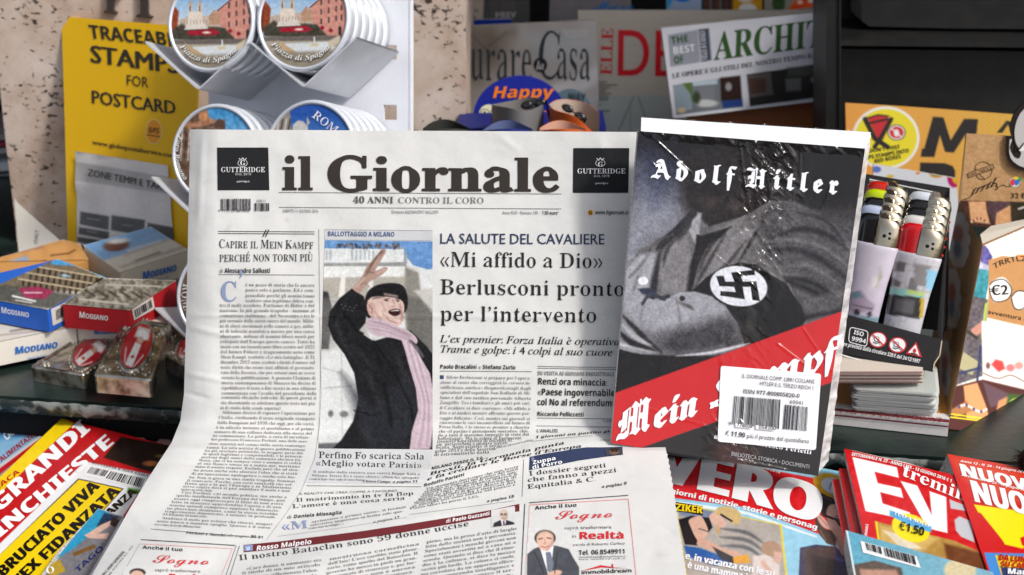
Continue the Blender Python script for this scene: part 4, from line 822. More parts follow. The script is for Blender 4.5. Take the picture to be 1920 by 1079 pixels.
# armband
c.poly([(1297, 546), (1325, 520), (1352, 503), (1385, 493), (1420, 497), (1440, 512), (1470, 530), (1500, 570), (1512, 600), (1480, 640), (1400, 660), (1386, 612), (1360, 572), (1330, 556)], (40, 36, 34), 2.5)
c.poly([(1400, 560), (1420, 590), (1416, 650), (1396, 640)], (70, 66, 64), 8, .8).line([(1440, 560), (1432, 600), (1420, 640)], 6, (78, 74, 72), 6, .7, True)
c.ell(1385, 537, 54, 37.5, (214, 216, 222), 1.8, rot=8)
em = [(948, 322), (1143, 298), (1150, 340), (1030, 352), (1046, 398), (1160, 396), (1192, 562), (1128, 552), (1112, 440), (1045, 442), (1064, 546), (858, 516), (858, 478), (988, 486), (972, 440), (850, 436), (822, 350), (885, 350), (900, 398), (975, 398)]
c.poly([(1160 + a / 4.497, 440 + b / 4.497) for a, b in em], (46, 42, 42), 1.5)
# forearm
c.poly([(1150, 560), (1175, 553), (1200, 552), (1225, 562), (1250, 560), (1275, 548), (1305, 547), (1335, 556), (1362, 578), (1382, 605), (1384, 628), (1360, 650), (1300, 664), (1240, 668), (1170, 660), (1140, 640)], (158, 158, 164), 4, smooth=False)
c.poly([(1300, 610), (1370, 590), (1395, 620), (1370, 655), (1270, 672), (1215, 655), (1240, 625)], (74, 72, 74), 30, .9).poly([(1200, 610), (1250, 630), (1240, 660), (1190, 650)], (110, 108, 112), 20, .7)
c.poly([(1148, 570), (1170, 575), (1215, 640), (1240, 668), (1215, 668), (1165, 640), (1146, 620)], (140, 140, 145), 6)
for p, w, cc in (([(1163, 588), (1185, 610), (1215, 640), (1240, 660)], 9, (54, 50, 48)), ([(1150, 610), (1180, 640), (1215, 655), (1240, 664)], 12, (50, 46, 45)), ([(1150, 640), (1180, 652), (1235, 662)], 7, (190, 190, 195)), ([(1160, 600), (1190, 632), (1222, 648)], 8, (176, 176, 180))): c.line(p, w, cc, 5, .95, True, True)
c.ell(1279, 560, 5.5, 5, (66, 62, 60), 2).line([(1270, 566), (1290, 574), (1300, 580)], 7, (86, 82, 80), 6, .8, True, True).line([(1205, 570), (1215, 556), (1232, 556), (1246, 562)], 6, (74, 76, 86), 3, 1, True).line([(1240, 560), (1253, 556)], 7, (60, 62, 72), 3)
c.line([(1268, 560), (1272, 580), (1275, 600)], 3, (118, 116, 118), 4, .8).line([(1205, 575), (1200, 600)], 4, (130, 128, 132), 5, .7)
c.poly([(1140, 650), (1200, 664), (1270, 668), (1340, 668), (1405, 655), (1500, 625), (1500, 680), (1140, 740)], (44, 39, 36), 4)
c.line([(1148, 648), (1190, 658), (1228, 664)], 8, (150, 150, 154), 5, .9, True, True).line([(1268, 668), (1330, 662), (1375, 652), (1406, 644)], 6.5, (196, 196, 200), 3.5, 1, True, True)
c.poly([(1440, 560), (1500, 595), (1506, 620), (1420, 650)], (42, 38, 37), 6)
c.noise(12, 3.0, 5).noise(7, 11, 6).speck(5)
c.C = 100 + (c.C - 100) * 1.22 - 20
c.poly([(1140, 742), (1590, 580), (1575, 712), (1267, 817), (1200, 841), (1130, 832)], (196, 34, 36), 1.6).noise(2, 20, 9)
c.poly([(1267, 817), (1575, 712), (1560, 920), (1140, 900), (1200, 841)], (42, 38, 37), 1.6)
c.poly([(1345, 800), (1420, 850), (1400, 900), (1340, 870)], (96, 62, 60), 24, .5)
cm = MB(); c.put(cm, bsf, 0, 1.0); cm.build('cover', 'cover_print', book, smooth=True)
t = MB(); W = (240, 242, 246)
def shapes(polys, ox, oy, k):
    for j, P in enumerate(polys): t.poly(bsf, [(ox + a / k, oy + b / k) for a, b in P], W, .0006 + .00004 * j)
# capitals drawn stroke by stroke
shapes([[(232, 238), (228, 212), (262, 170), (320, 135), (375, 130), (425, 150), (450, 185), (470, 260), (500, 350), (530, 470), (560, 590), (580, 608), (622, 604), (632, 616), (545, 718), (530, 716), (480, 670), (450, 590), (432, 515), (400, 410), (380, 320), (362, 262), (340, 232), (300, 222), (262, 234)],
        [(205, 315), (240, 268), (300, 242), (362, 262), (384, 300), (355, 350), (330, 400), (290, 460), (262, 520), (238, 572), (200, 560), (235, 480), (275, 400), (300, 350), (270, 325), (240, 340), (222, 362), (208, 345)],
        [(290, 418), (400, 412), (436, 515), (262, 505)], [(72, 640), (95, 600), (150, 568), (205, 556), (262, 566), (310, 590), (350, 580), (356, 598), (265, 688), (215, 660), (150, 645), (95, 652), (76, 662)]], 1215, 290, 14.88)
text(t, bsf, 'dolf', 'F', (1265, 338), (1374, 349), 34, W, res=5, track=.26, fat=.03, up=(4, -35)); text(t, bsf, 'itler', 'F', (1447, 354), (1569, 365), 34, W, res=5, track=.24, fat=.03, up=(4, -35))
shapes([[(105, 215), (140, 160), (190, 140), (250, 150), (330, 190), (375, 180), (370, 150), (405, 145), (440, 180), (418, 215), (400, 380), (500, 385), (508, 300), (468, 235), (556, 172), (620, 222), (672, 226), (672, 242), (620, 280), (604, 400), (586, 640), (628, 668), (518, 748), (432, 660), (474, 636), (490, 470), (392, 465), (375, 610), (402, 632), (292, 722), (220, 682), (150, 668), (66, 692), (100, 640), (160, 606), (230, 596), (340, 618), (360, 430), (378, 215), (330, 228), (262, 244), (200, 226)],
        [(262, 268), (300, 240), (356, 226), (340, 400), (322, 550), (280, 588), (196, 600), (228, 520), (232, 455), (180, 450), (176, 490), (146, 450), (146, 395), (190, 362), (238, 356)]], 1392, 305, 14.87)
shapes([[(58, 778), (66, 730), (100, 660), (150, 640), (180, 600), (246, 600), (250, 540), (288, 230), (320, 205), (388, 104), (450, 150), (462, 150), (460, 80), (478, 70), (494, 84), (490, 120), (562, 38), (615, 75), (644, 62), (640, 85), (606, 140), (580, 490), (600, 505), (606, 492), (622, 510), (560, 612), (536, 622), (500, 600), (486, 570), (496, 395), (462, 400), (450, 540), (470, 570), (384, 675), (330, 652), (276, 672), (318, 600), (330, 455), (296, 460), (276, 630), (260, 690), (200, 740), (110, 745)],
        [(178, 300), (310, 200), (262, 270), (240, 540), (210, 600), (136, 642), (158, 520), (140, 520), (134, 548), (108, 545), (96, 500), (110, 450), (166, 415)]], 1148, 740, 8.89)
for hole in ([(318, 212), (352, 222), (340, 355), (306, 362)], [(434, 200), (448, 200), (418, 550), (402, 548)], [(484, 165), (518, 170), (505, 295), (470, 300)], [(268, 262), (276, 262), (246, 560), (196, 640), (140, 645), (240, 560)], [(465, 402), (495, 396), (486, 570), (470, 560), (450, 545)], [(296, 458), (330, 455), (318, 600), (278, 660)]): t.poly(bsf, [(1148 + a / 8.89, 740 + b / 8.89) for a, b in hole], (190, 34, 36), .0009)
text(t, bsf, 'ein', 'F', (1222, 806), (1306, 778), 56, W, up=(7, -50), res=5, fat=.03); text(t, bsf, 'Kampf', 'F', (1330, 766), (1566, 686), 56, W, up=(8, -56), res=5, fat=.02)
text(t, bsf, 'a cura di Francesco Perfetti', 'R', (1338, 822), (1521, 852), 9, W, res=2); text(t, bsf, 'BIBLIOTECA STORICA • DOCUMENTI', 'S', (1370, 854), (1517, 879), 7.5, (176, 176, 178), res=2)
t.build('cover_lettering', 'cover_print', book)
sq = roundq([(1351, 686), (1539, 701), (1529, 844), (1345, 828)], 5)
st = MB(); T2, B2 = slab(st, Off(bsf, .0011), sq, .0006, (240, 241, 244)); stk = st.build('price_sticker', 'satin_print', book)
t = MB(); K = (40, 42, 46); ssf = Off(bsf, .0011)
text(t, ssf, 'IL GIORNALE COMP. LIBRI COLLANE', 'S', (1390, 708), (1526, 719), 7.4, K); text(t, ssf, 'HITLER E IL TERZO REICH 1', 'S', (1423, 722), (1525, 731), 7.4, K); text(t, ssf, 'ISSN 977-800805820-0', 'S', (1392, 737), (1498, 746), 8, K, fat=.01)
barcode(t, ssf, [(1376, 742), (1463, 749), (1460, 804), (1372, 795)], 34, K); barcode(t, ssf, [(1471, 758), (1515, 763), (1512, 808), (1467, 804)], 16, K, seed=11); text(t, ssf, '60041', 'S', (1479, 756), (1506, 759), 7, K)
ssf2 = Off(bsf, .0011)
t.poly(ssf2, [(1378, 793), (1408, 796), (1408, 803), (1378, 800)], (240, 241, 244), .0011); t.poly(ssf2, [(1416, 796.5), (1452, 800), (1452, 807), (1416, 804)], (240, 241, 244), .0011)
text(t, ssf, '9', 'S', (1364, 797), (1370, 797.5), 7, K); text(t, ssf, '778008', 'S', (1380, 799), (1409, 802), 7, K, l=.0014); text(t, ssf, '058200', 'S', (1421, 803), (1453, 806), 7, K, l=.0014)
text(t, ssf, '€ 11,90', 'B', (1359, 816), (1396, 820), 9, K, res=3); text(t, ssf, 'più il prezzo del quotidiano', 'S', (1399, 820.5), (1516, 831), 8.4, K, res=2)
t.build('sticker_print', 'satin_print', book)
# crinkled clear wrap over the cover, milky where it stands off at the right edge
RIDGES = [(1383, 262, 1392, 330, 3, .0016), (1392, 330, 1404, 400, 3.5, .0018), (1404, 400, 1425, 385, 3, .0012), (1430, 300, 1442, 372, 3.5, .0016), (1442, 372, 1420, 420, 4, .0016), (1385, 420, 1452, 390, 4, .0014), (1498, 262, 1497, 345, 2.5, .0010), (1330, 470, 1440, 560, 3, .0006), (1352, 540, 1349, 690, 5, .0010),
          (1450, 640, 1530, 700, 3, .0009), (1500, 610, 1560, 700, 3, .0008), (1215, 300, 1260, 340, 2.5, .0007), (1225, 260, 1300, 330, 2.5, .0007), (1330, 850, 1480, 882, 4, .0010), (1560, 340, 1528, 420, 2.5, .0008), (1200, 760, 1330, 800, 3, .0006)]
def ridge(x, y):
    t = 0 * x
    for x0, y0, x1, y1, w_, a_ in RIDGES:
        dx, dy = x1 - x0, y1 - y0; L = math.hypot(dx, dy); u = ((x - x0) * dx + (y - y0) * dy) / L; d = ((x - x0) * -dy + (y - y0) * dx) / L
        t = t + a_ * np.clip(1 - np.abs(d) / w_, 0, 1) * np.clip(np.minimum(u, L - u) / 12, 0, 1)
    return t
def crinkle(x, y):
    a = np.exp(-((x - (1445 - .12 * (y - 300))) / 48) ** 2) * np.clip((640 - y) / 260, .2, 1)
    b = np.exp(-((x - 1370) / 40) ** 2) * np.exp(-((y - 830) / 60) ** 2); c_ = np.clip((262 - (y - .08 * (x - 1197))) / 18, 0, 1)
    k = np.clip(a + .8 * b + .9 * c_, 0, 1)
    # folds run down to the right: ridged noise stretched along them
    u = (x * .62 + y * .78); v = (-x * .78 + y * .62)
    n1 = 1 - np.abs(2 * vnoise(u / 3.2, v, 5.5, 31) - 1); n2 = 1 - np.abs(2 * vnoise(u / 2.0, v, 12, 32) - 1)
    return .0024 + k * (.0009 * n1 ** 3 + .0022 * n2 ** 2) + ridge(x, y) + .0005 * vnoise(x / 2, y, 60, 7)
wq = Canvas([(1193, 243), (1628, 277), (1538, 896), (1143, 834)], (0, 0, 0), 2.2); m = MB(); m.grid(bsf.at(wq.X, wq.Y) + bsf.n * (crinkle(wq.X, wq.Y) + .0004)[..., None], (1, 1, 1)); 
m.build('clear_wrap', 'clear_wrap', book, smooth=True)
wq = Canvas([(1624, 280), (1640, 262), (1560, 868), (1536, 890)], (0, 0, 0), 2.2); m = MB(); m.grid(bsf.at(wq.X, wq.Y) + bsf.n * (-.004 + .002 * vnoise(wq.X, wq.Y * 1, 11, 41) - .006 * wq.U)[..., None], (1, 1, 1)); m.build('wrap_edge', 'milky_wrap', book, smooth=True)
wq = Canvas([(1204, 217), (1641, 245), (1625, 277), (1196, 243)], (0, 0, 0), 2.2); m = MB(); m.grid(bsf.at(wq.X, wq.Y) + bsf.n * (-.0060 + .0022 * vnoise(wq.X / 3, wq.Y, 6, 42) + .007 * wq.V)[..., None], (1, 1, 1)); m.build('wrap_top_fold', 'clear_wrap', book, smooth=True)
# ================================================================= the tin rack
AX = FWD * math.cos(R(20)) + RT * math.sin(R(20)); E1 = RT * math.cos(R(20)) - FWD * math.sin(R(20)); E2 = UP
rf = Plane(P3(470, 100, 1.10), -AX); rb = Plane(rf.p + AX * .072, -AX)
rack = thing('tin_rack', 'white metal rack with zigzag steel trays holding round souvenir tins behind the newspaper', 'rack', rb.at(580, 640))
m = MB()
def rq(x0, y0, x1, y1):
    slab(m, rb, [(x0, y0), (x1, y0), (x1, y1), (x0, y1)], .0025, (232, 235, 240))
for a, b in ((391, 719), (744, 768)): rq(a, -60, b, 650)
for a, b in ((-60, 85), (112, 197), (225, 650)): rq(719, a, 744, b)
m.build('back_plate', 'white_enamel', rack); m = MB(); slab(m, rb, [(766, -60), (771, -60), (771, 650), (766, 650)], .004, (245, 246, 250), down=None); m.build('plate_edge', 'white_enamel', rack)
for pts in ([(272, 77), (372, 166), (468, 77), (569, 161), (668, 69)], [(284, 331), (380, 420), (476, 331), (577, 417), (674, 331)], [(291, 577), (388, 668), (480, 577), (580, 665), (676, 577)]):
    m = MB(); p = []
    for i, q in enumerate(pts):        # rounded bends
        if 0 < i < len(pts) - 1:
            a = np.array(pts[i - 1], float); b = np.array(q, float); c_ = np.array(pts[i + 1], float); u = b + (a - b) / np.hypot(*(a - b)) * 5; v = b + (c_ - b) / np.hypot(*(c_ - b)) * 5
            p += [u, .25 * u + .5 * b + .25 * v, v]
        else: p.append(np.array(q, float))
    p = np.array(p); A = rf.at(p[:, 0], p[:, 1]); B = A + AX * .070; off = np.array([(0, 0, 0)] * len(A)) + E2 * -.0014
    m.grid(np.stack([A, B], 1), (.6, .6, .6)); m.grid(np.stack([A + off, B + off], 1), (.6, .6, .6), True); m.grid(np.stack([A, A + off], 1), (.9, .9, .9)); m.grid(np.stack([B, B + off], 1), (.9, .9, .9))
    m.build('zigzag_tray', 'steel', rack)
def pic_spagna(c, cx, cy):
    c.grad((cx, cy - 80), (cx, cy), (96, 156, 214), (206, 222, 232)); dx, dy = cx - 393, cy - 42
    def q(*a): return [(x + dx, y + dy) for x, y in a]
    c.poly(q((332, 38), (356, 30), (405, 30), (412, 52), (332, 60)), (206, 186, 168), 2).poly(q((352, 6), (360, 6), (360, 36), (352, 36)), (214, 196, 176)).poly(q((369, 6), (378, 6), (378, 36), (369, 36)), (214, 196, 176)).poly(q((352, 22), (378, 22), (380, 48), (350, 48)), (232, 218, 200)).ell(356 + dx, 6 + dy, 4, 4, (190, 176, 160)).ell(373 + dx, 6 + dy, 4, 4, (190, 176, 160))
    for x in (355, 373): c.line(q((x, 12), (x, 20)), 2.4, (90, 80, 80))
    for x in range(338, 412, 6): c.line(q((x, 38), (x, 46)), 1.6, (150, 130, 116), 1.6, .7)
    c.poly(q((300, 2), (322, 6), (334, 22), (330, 60), (300, 74)), (146, 66, 34), 2).line(q((318, 10), (318, 60)), 4, (104, 40, 24), 3, .6)
    c.poly(q((407, 20), (440, -8), (480, -20), (480, 80), (420, 70), (412, 50)), (212, 148, 130), 2).line(q((407, 20), (440, -8), (478, -22)), 2.5, (120, 70, 56)).poly(q((390, 30), (400, 18), (412, 26), (410, 46), (390, 46)), (190, 150, 120), 2)
    for x in (428, 442, 456, 466):
        for y in (6, 24, 42): c.line(q((x, y - (x - 428) * .2), (x, y + 8 - (x - 428) * .2)), 3.2, (70, 60, 62), 1.6)
    c.line(q((463, 58), (463, 72)), 6, (60, 50, 46), 2)
    c.poly(q((318, 58), (340, 44), (350, 52), (400, 50), (420, 52), (440, 74), (360, 76), (320, 74)), (70, 66, 52), 4).poly(q((348, 46), (384, 44), (390, 54), (344, 56)), (226, 216, 204), 2)
    c.poly(q((350, 58), (400, 54), (412, 62), (398, 66), (352, 66)), (166, 26, 44), 3).noise(10, 4, 4).ell(386 + dx, 61 + dy, 8, 2, (236, 226, 212)).ell(430 + dx, 58 + dy, 4, 4, (160, 30, 50), 2).ell(446 + dx, 63 + dy, 4, 4, (150, 30, 50), 2)
    c.poly(q((300, 76), (480, 72), (480, 84), (300, 84)), (112, 102, 94), 2).poly(q((300, 84), (480, 82), (480, 140), (300, 140)), (176, 166, 146), 3).poly(q((360, 88), (440, 84), (456, 96), (430, 104), (376, 106), (362, 98)), (222, 226, 226), 3)
    c.poly(q((345, 80), (364, 92), (386, 106), (370, 106), (352, 96)), (196, 168, 128), 2).line(q((415, 76), (416, 94)), 2.5, (236, 238, 240)).ell(415 + dx, 90 + dy, 9, 3, (214, 200, 160), 2).poly(q((440, 84), (462, 72), (466, 84), (444, 96)), (210, 196, 168), 3).poly(q((330, 104), (460, 100), (440, 136), (350, 136)), (128, 118, 100), 6, .6).noise(9, 3, 6)
def pic_foro(c, cx, cy):
    c.grad((cx, cy - 80), (cx, cy), (70, 150, 205), (130, 180, 215)); dx, dy = cx - 400, cy - 288
    def q(*a): return [(x + dx, y + dy) for x, y in a]
    c.poly(q((310, 230), (350, 212), (386, 206), (392, 228), (420, 224), (418, 400), (310, 400)), (110, 84, 66), 3).poly(q((370, 212), (384, 206), (392, 226), (372, 234)), (190, 130, 84), 2).poly(q((345, 232), (400, 222), (402, 230), (346, 244)), (168, 118, 84), 2)
    for i in range(9): c.line(q((326 + i * 7, 238 + i), (322 + i * 7, 300)), 3, (70, 56, 50) if i % 2 else (196, 180, 166), 2)
    c.noise(26, 5, 8).poly(q((400, 232), (408, 222), (416, 226), (420, 240), (400, 240)), (90, 66, 54), 2)
def pic_roma(c, cx, cy):
    c.grad((cx, cy - 70), (cx, cy), (36, 84, 168), (96, 150, 205)); dx, dy = cx - 578, cy - 285
    def q(*a): return [(x + dx, y + dy) for x, y in a]
    c.poly(q((490, 240), (520, 214), (540, 208), (544, 250), (490, 290)), (150, 140, 128), 3)
    for i in range(6): c.line(q((506 + i * 7, 226), (500 + i * 7, 262)), 3, (76, 70, 66) if i % 2 else (206, 200, 190), 2)
    c.poly(q((546, 236), (556, 228), (566, 230), (574, 240), (574, 260), (544, 260)), (206, 204, 198), 2).poly(q((572, 220), (578, 232), (572, 240)), (196, 190, 170), 2).noise(8, 5, 6)
def pic_brown(c, cx, cy): c.grad((cx - 60, cy), (cx + 60, cy), (108, 84, 70), (140, 112, 94)); c.noise(5, 9, 4)
ORD = ['', 'second', 'third', 'fourth', 'fifth', 'sixth']
def tins(cx, cy, t, r, n, fn, label, lab2, grp=None):
    O = rf.at(cx, cy, -.001); px = None
    for k in range(n):
        o = O + AX * (.0116 * k); root = thing('souvenir_tin', label if k == 0 else lab2 % ORD[k], 'tin', o, 'round souvenir tins stacked in the rack' )
        m = MB(); lathe(m, o, AX, E1, E2, [(.0012, r * .90), (-.0002, r * .915), (-.0008, r * .94), (-.0002, r * .975), (.002, r), (.0042, r * .985), (.0050, r * .955), (.0105, r * .955), (.0108, r * .6)], (225, 228, 234), 64); m.build('rim', 'tin_rim', root, smooth=True)
        if k == 0:
            rho = np.linspace(0, 1, 46)[:, None, None]; ph = np.linspace(0, 2 * math.pi, 200)[None, :, None]
            V = o + AX * .0006 + rho * r * .90 * (np.cos(ph) * E1 - np.sin(ph) * E2); c = Canvas.on(V, (200, 200, 200)); X, Y = proj(o); fn(c, float(X), float(Y)); m = MB(); c.put3d(m)
            sf = Plane(o + AX * .0005, -AX); R0 = r * .9 * F / 1.1
            if fn is pic_spagna:
                for dd, cc in ((1.1, (40, 36, 34)), (0, (244, 242, 236))): arc_text(m, sf, 'Piazza di Spagna', 'J', X + dd, Y + dd, R0 * .88, 142, 42, 10, cc, l=.0006 + (.0003 if not dd else 0), sx=.95)
            if fn is pic_foro:
                for dd, cc in ((1.1, (40, 36, 34)), (0, (244, 242, 236))): arc_text(m, sf, 'Foro Romano', 'J', X + dd, Y + dd, R0 * .90, 206, 138, 10, cc, l=.0006 + (.0003 if not dd else 0), sx=.95)
            if fn is pic_roma: text(m, sf, 'ROMA', 'T', (585, 219), (640, 262), 16, (244, 244, 244), l=.0008)
            if fn is pic_brown: arc_text(m, sf, 'ROMA', 'T', X, Y, R0 * .86, 200, 150, 20, (232, 226, 216), l=.0008, sx=.95)
            m.build('picture_disc', 'gloss_print', root)
tins(393, 42, 1.1, .0349, 5, pic_spagna, 'front souvenir tin with the Spanish Steps picture, top left of the rack', 'metal tin edge, %s from the front in the top left stack of the rack')
tins(566, 36, 1.1, .0358, 6, pic_spagna, 'front souvenir tin with the Spanish Steps picture, top right of the rack', 'metal tin edge, %s from the front in the top right stack of the rack')
tins(401, 288, 1.1, .0349, 5, pic_foro, 'front souvenir tin lettered Foro Romano, left of the newspaper top corner', 'metal tin edge, %s from the front in the Foro Romano stack')
tins(580, 283, 1.1, .0349, 6, pic_roma, 'front souvenir tin with a blue sky and dome above the newspaper edge', 'metal tin edge, %s from the front in the blue sky and dome stack')
tins(410, 556, 1.1, .0349, 4, pic_brown, 'brown souvenir tin lettered ROMA peeking out left of the newspaper', 'metal tin edge, %s from the front in the brown ROMA stack')
# ================================================================= magazines at the back of the kiosk
def mag(name, label, cat, sf, pts, thick, paint, cq, mt='gloss_print', step=2.0, side=(200, 196, 190), parts=True, grp=None, base=None, gain=1.0):
    p = np.array(pts, float); o = thing(name, label, cat, sf.at(p[:, 0].mean(), p[:, 1].max()), grp)
    m = MB(); slab(m, Off2(sf, -.0004), pts, thick, side); m.build('pages', 'page_edges', o)
    c = Canvas(cq, base or (200, 198, 194), step); paint(c); m = MB(); c.put(m, sf, .0002, gain); m.build('cover', mt, o, smooth=True); return o
class Off2:
    def __init__(s, sf, d): s.sf = sf; s.d = d; s.n = sf.n; s.p = sf.p + sf.n * d
    def at(s, x, y, l=0.0): return s.sf.at(x, y, l + s.d)
bs1 = facing(1000, 150, 1.52, 0, 4)
def p_(c):
    c.grad((880, 60), (1120, 240), (150, 142, 134), (196, 194, 196)); c.poly([(860, 30), (960, 60), (940, 120), (870, 160)], (104, 92, 82), 40, .7).poly([(980, 60), (1080, 60), (1110, 100), (1020, 120)], (170, 180, 186), 30, .6).poly([(950, 200), (1130, 120), (1130, 150), (990, 230)], (222, 222, 226), 12, .7).line([(880, 60), (910, 92), (950, 60)], 2, (90, 84, 80), 3).noise(6, 20, 3)
o = mag('home_magazine', 'grey house magazine with tall thin letters reading turare la Casa', 'magazine', bs1, [(868, 50), (1118, 38), (1123, 255), (868, 255)], .006, p_, [(868, 50), (1118, 38), (1123, 255), (868, 255)])
t = MB(); TC = (52, 62, 68)
text(t, bs1, 'turare', 'T', (864, 150), (998, 153), 84, TC, up=(0, -88), res=4); text(t, bs1, 'C', 'T', (1004, 148), (1050, 149), 92, TC, up=(4, -92), res=4); text(t, bs1, 'asa', 'T', (1042, 150), (1108, 151), 84, TC, up=(0, -88), res=4)
t.ell(bs1, 1013, 122, 13, 14, (44, 46, 50), .0009); text(t, bs1, 'la', 'I', (1006, 130), (1021, 130), 15, (225, 225, 225), l=.0012)
for i, s in enumerate(('Idee il progetto INTERNI,', 'oggetti e stile: lampade, materie', 'da costruire insieme a chi la casa')): text(t, bs1, s, 'S', (1054 + 4 * i, 60 + 5 * i), (1103, 59 + 5 * i), 4, (225, 225, 225))
t.build('cover_lettering', 'gloss_print', o)
bs2 = facing(1200, 150, 1.56, 0, 4)
def p_(c):
    c.grad((1090, 20), (1090, 180), (190, 182, 168), (206, 200, 188)); c.poly([(1080, 181), (1270, 178), (1270, 260), (1080, 260)], (188, 198, 196), 2).noise(4, 3, 4, 20).line([(1188, 181), (1160, 245)], 1.6, (110, 112, 108), 1.6).line([(1196, 181), (1212, 225)], 1.6, (110, 112, 108), 1.6).line([(1182, 200), (1182, 245)], 3, (170, 174, 170), 2)
o = mag('design_magazine', 'beige design magazine with a large thin red D on its cover', 'magazine', bs2, [(1084, 20), (1552, 20), (1552, 255), (1087, 255)], .006, p_, [(1084, 20), (1552, 20), (1552, 255), (1087, 255)])
t = MB(); RR = (216, 36, 46)
text(t, bs2, 'ELLE', 'R', (1147, 142), (1150, 53), 22, RR, res=3); text(t, bs2, 'D', 'S', (1152, 142), (1220, 143), 88, RR, fat=.01, res=5); text(t, bs2, 'E', 'S', (1222, 143), (1268, 144), 88, RR, fat=.01, res=5)
for i, s in enumerate(('mostre', 'internazionale', 'design e', 'nuove', 'Fabbriche', 'di vita', 'abitare', '', 'i', '', '& tavoli')):
    if s: text(t, bs2, s, 'B', (1123, 156 + 5.4 * i), (1124 + 2.4 * len(s), 156 + 5.4 * i), 4, (50, 48, 46))
t.build('cover_lettering', 'gloss_print', o)
bs3 = facing(1380, 120, 1.44, 0, 6)
def p_(c):
    c.noise(3, 20, 2)
    c.poly([(1252, 66), (1308, 56), (1313, 117), (1257, 126)], (158, 162, 172)).poly([(1309, 56), (1329, 53), (1334, 113), (1315, 117)], (76, 82, 98))
    c.poly([(1262, 160), (1388, 142), (1393, 201), (1268, 216)], (116, 122, 126)).poly([(1262, 160), (1280, 158), (1296, 168), (1298, 205), (1268, 212)], (150, 166, 176), 2).poly([(1280, 157), (1296, 155), (1298, 196), (1294, 176)], (96, 124, 52), 2).poly([(1298, 154), (1345, 148), (1345, 158), (1300, 162)], (190, 206, 214), 2).poly([(1300, 166), (1340, 160), (1340, 186), (1304, 190)], (130, 132, 138), 2).ell(1324, 194, 22, 7, (206, 208, 206), 3).ell(1306, 184, 7, 12, (60, 74, 50), 5).poly([(1350, 146), (1388, 142), (1391, 188), (1352, 190)], (50, 32, 28), 2).ell(1366, 163, 6, 8, (160, 160, 162), 3).poly([(1353, 190), (1392, 186), (1393, 200), (1356, 204)], (40, 66, 130), 3).ell(1278, 207, 8, 5, (210, 190, 150), 3)
    c.poly([(1400, 140), (1532, 121), (1535, 183), (1406, 200)], (44, 42, 42)).poly([(1402, 142), (1445, 136), (1450, 178), (1406, 184)], (96, 88, 84), 3).poly([(1404, 148), (1436, 146), (1436, 172), (1408, 176)], (70, 48, 42), 3)
    for i in range(4): c.line([(1406, 152 + 6 * i), (1436, 149 + 6 * i)], 2, (120, 80, 66), 2, .6)
    c.poly([(1472, 148), (1502, 146), (1502, 170), (1474, 172)], (110, 112, 108), 4).poly([(1476, 128), (1532, 122), (1532, 140), (1476, 146)], (74, 78, 72), 6).ell(1526, 150, 6, 6, (140, 142, 138), 4).poly([(1545, 118), (1552, 117), (1552, 180), (1548, 180)], (40, 38, 38))
q = [(1240, 53), (1552, 22), (1552, 188), (1262, 222)]
o = mag('architecture_magazine', 'white architecture magazine with big green serif letters tilted before the design magazine', 'magazine', bs3, q, .012, p_, q, base=(222, 222, 228), step=1.6)
t = MB(); GRN = (52, 92, 34)
text(t, bs3, 'THE', 'B', (1259, 83), (1292, 78), 13, GRN); text(t, bs3, 'BEST', 'B', (1262, 102), (1304, 96), 13, (240, 240, 244)); text(t, bs3, 'OF', 'B', (1264, 120), (1283, 117), 13, GRN); text(t, bs3, 'VILLE & CASALI', 'R', (1326, 113), (1321, 58), 11, (230, 230, 235))
text(t, bs3, 'ARCHIT', 'R', (1339, 113), (1544, 87), 50, GRN, up=(2, -53), res=5, fat=.006); text(t, bs3, 'LE OPERE E GLI STILI DEL NOSTRO TEMPO RACCONTATI', 'R', (1260, 147), (1590, 99), 8.6, (30, 30, 32), up=(0, -9))
t.build('cover_lettering', 'gloss_print', o)
# brown folder below the architecture magazine
bs4 = facing(1440, 220, 1.47, 0, 8); fo = thing('brown_folder', 'orange brown leather folder below the architecture magazine', 'folder', bs4.at(1440, 250)); m = MB(); slab(m, bs4, [(1290, 200), (1552, 180), (1552, 270), (1290, 270)], .01, (150, 84, 36)); m.build('folder_cover', 'satin_print', fo)
# back row
bs5 = facing(1200, 20, 1.66, 0, 2)
def simple(nm, lab, q, col, fn=None, sf=bs5, cat='magazine'): return mag(nm, lab, cat, sf, q, .005, fn or (lambda c: c.noise(4, 8, 2)), q, base=col)
o = simple('magazine', 'cream magazine end at the left of the dark top row', [(872, -40), (908, -40), (905, 50), (872, 50)], (186, 172, 154), lambda c: c.poly([(880, -10), (892, -10), (886, 8), (876, 4)], (40, 36, 34), 3).line([(878, 20), (896, 20)], 3, (120, 110, 100), 2).poly([(876, 31), (891, 31), (891, 40), (876, 40)], (50, 46, 44), 2))
o = simple('magazine', 'dark grey magazine lettered PREV in the top row', [(918, -40), (968, -40), (966, 60), (916, 60)], (92, 88, 86)); t = MB(); text(t, bs5, 'PREV', 'B', (928, 34), (968, 32), 10, (190, 188, 186)); t.build('cover_lettering', 'gloss_print', o)
o = simple('magazine', 'long blue magazine edge above the grey house magazine', [(868, 38), (960, 36), (960, 60), (868, 60)], (22, 50, 150), sf=facing(900, 40, 1.6, 0, 2))
o = simple('magazine', 'grey magazine with blue brush letters in the top row', [(1032, -40), (1184, -40), (1182, 60), (1030, 60)], (132, 128, 130)); t = MB(); text(t, bs5, 'Mare', 'C', (1112, 20), (1190, 20), 20, (30, 120, 200), res=2); t.build('cover_lettering', 'gloss_print', o)
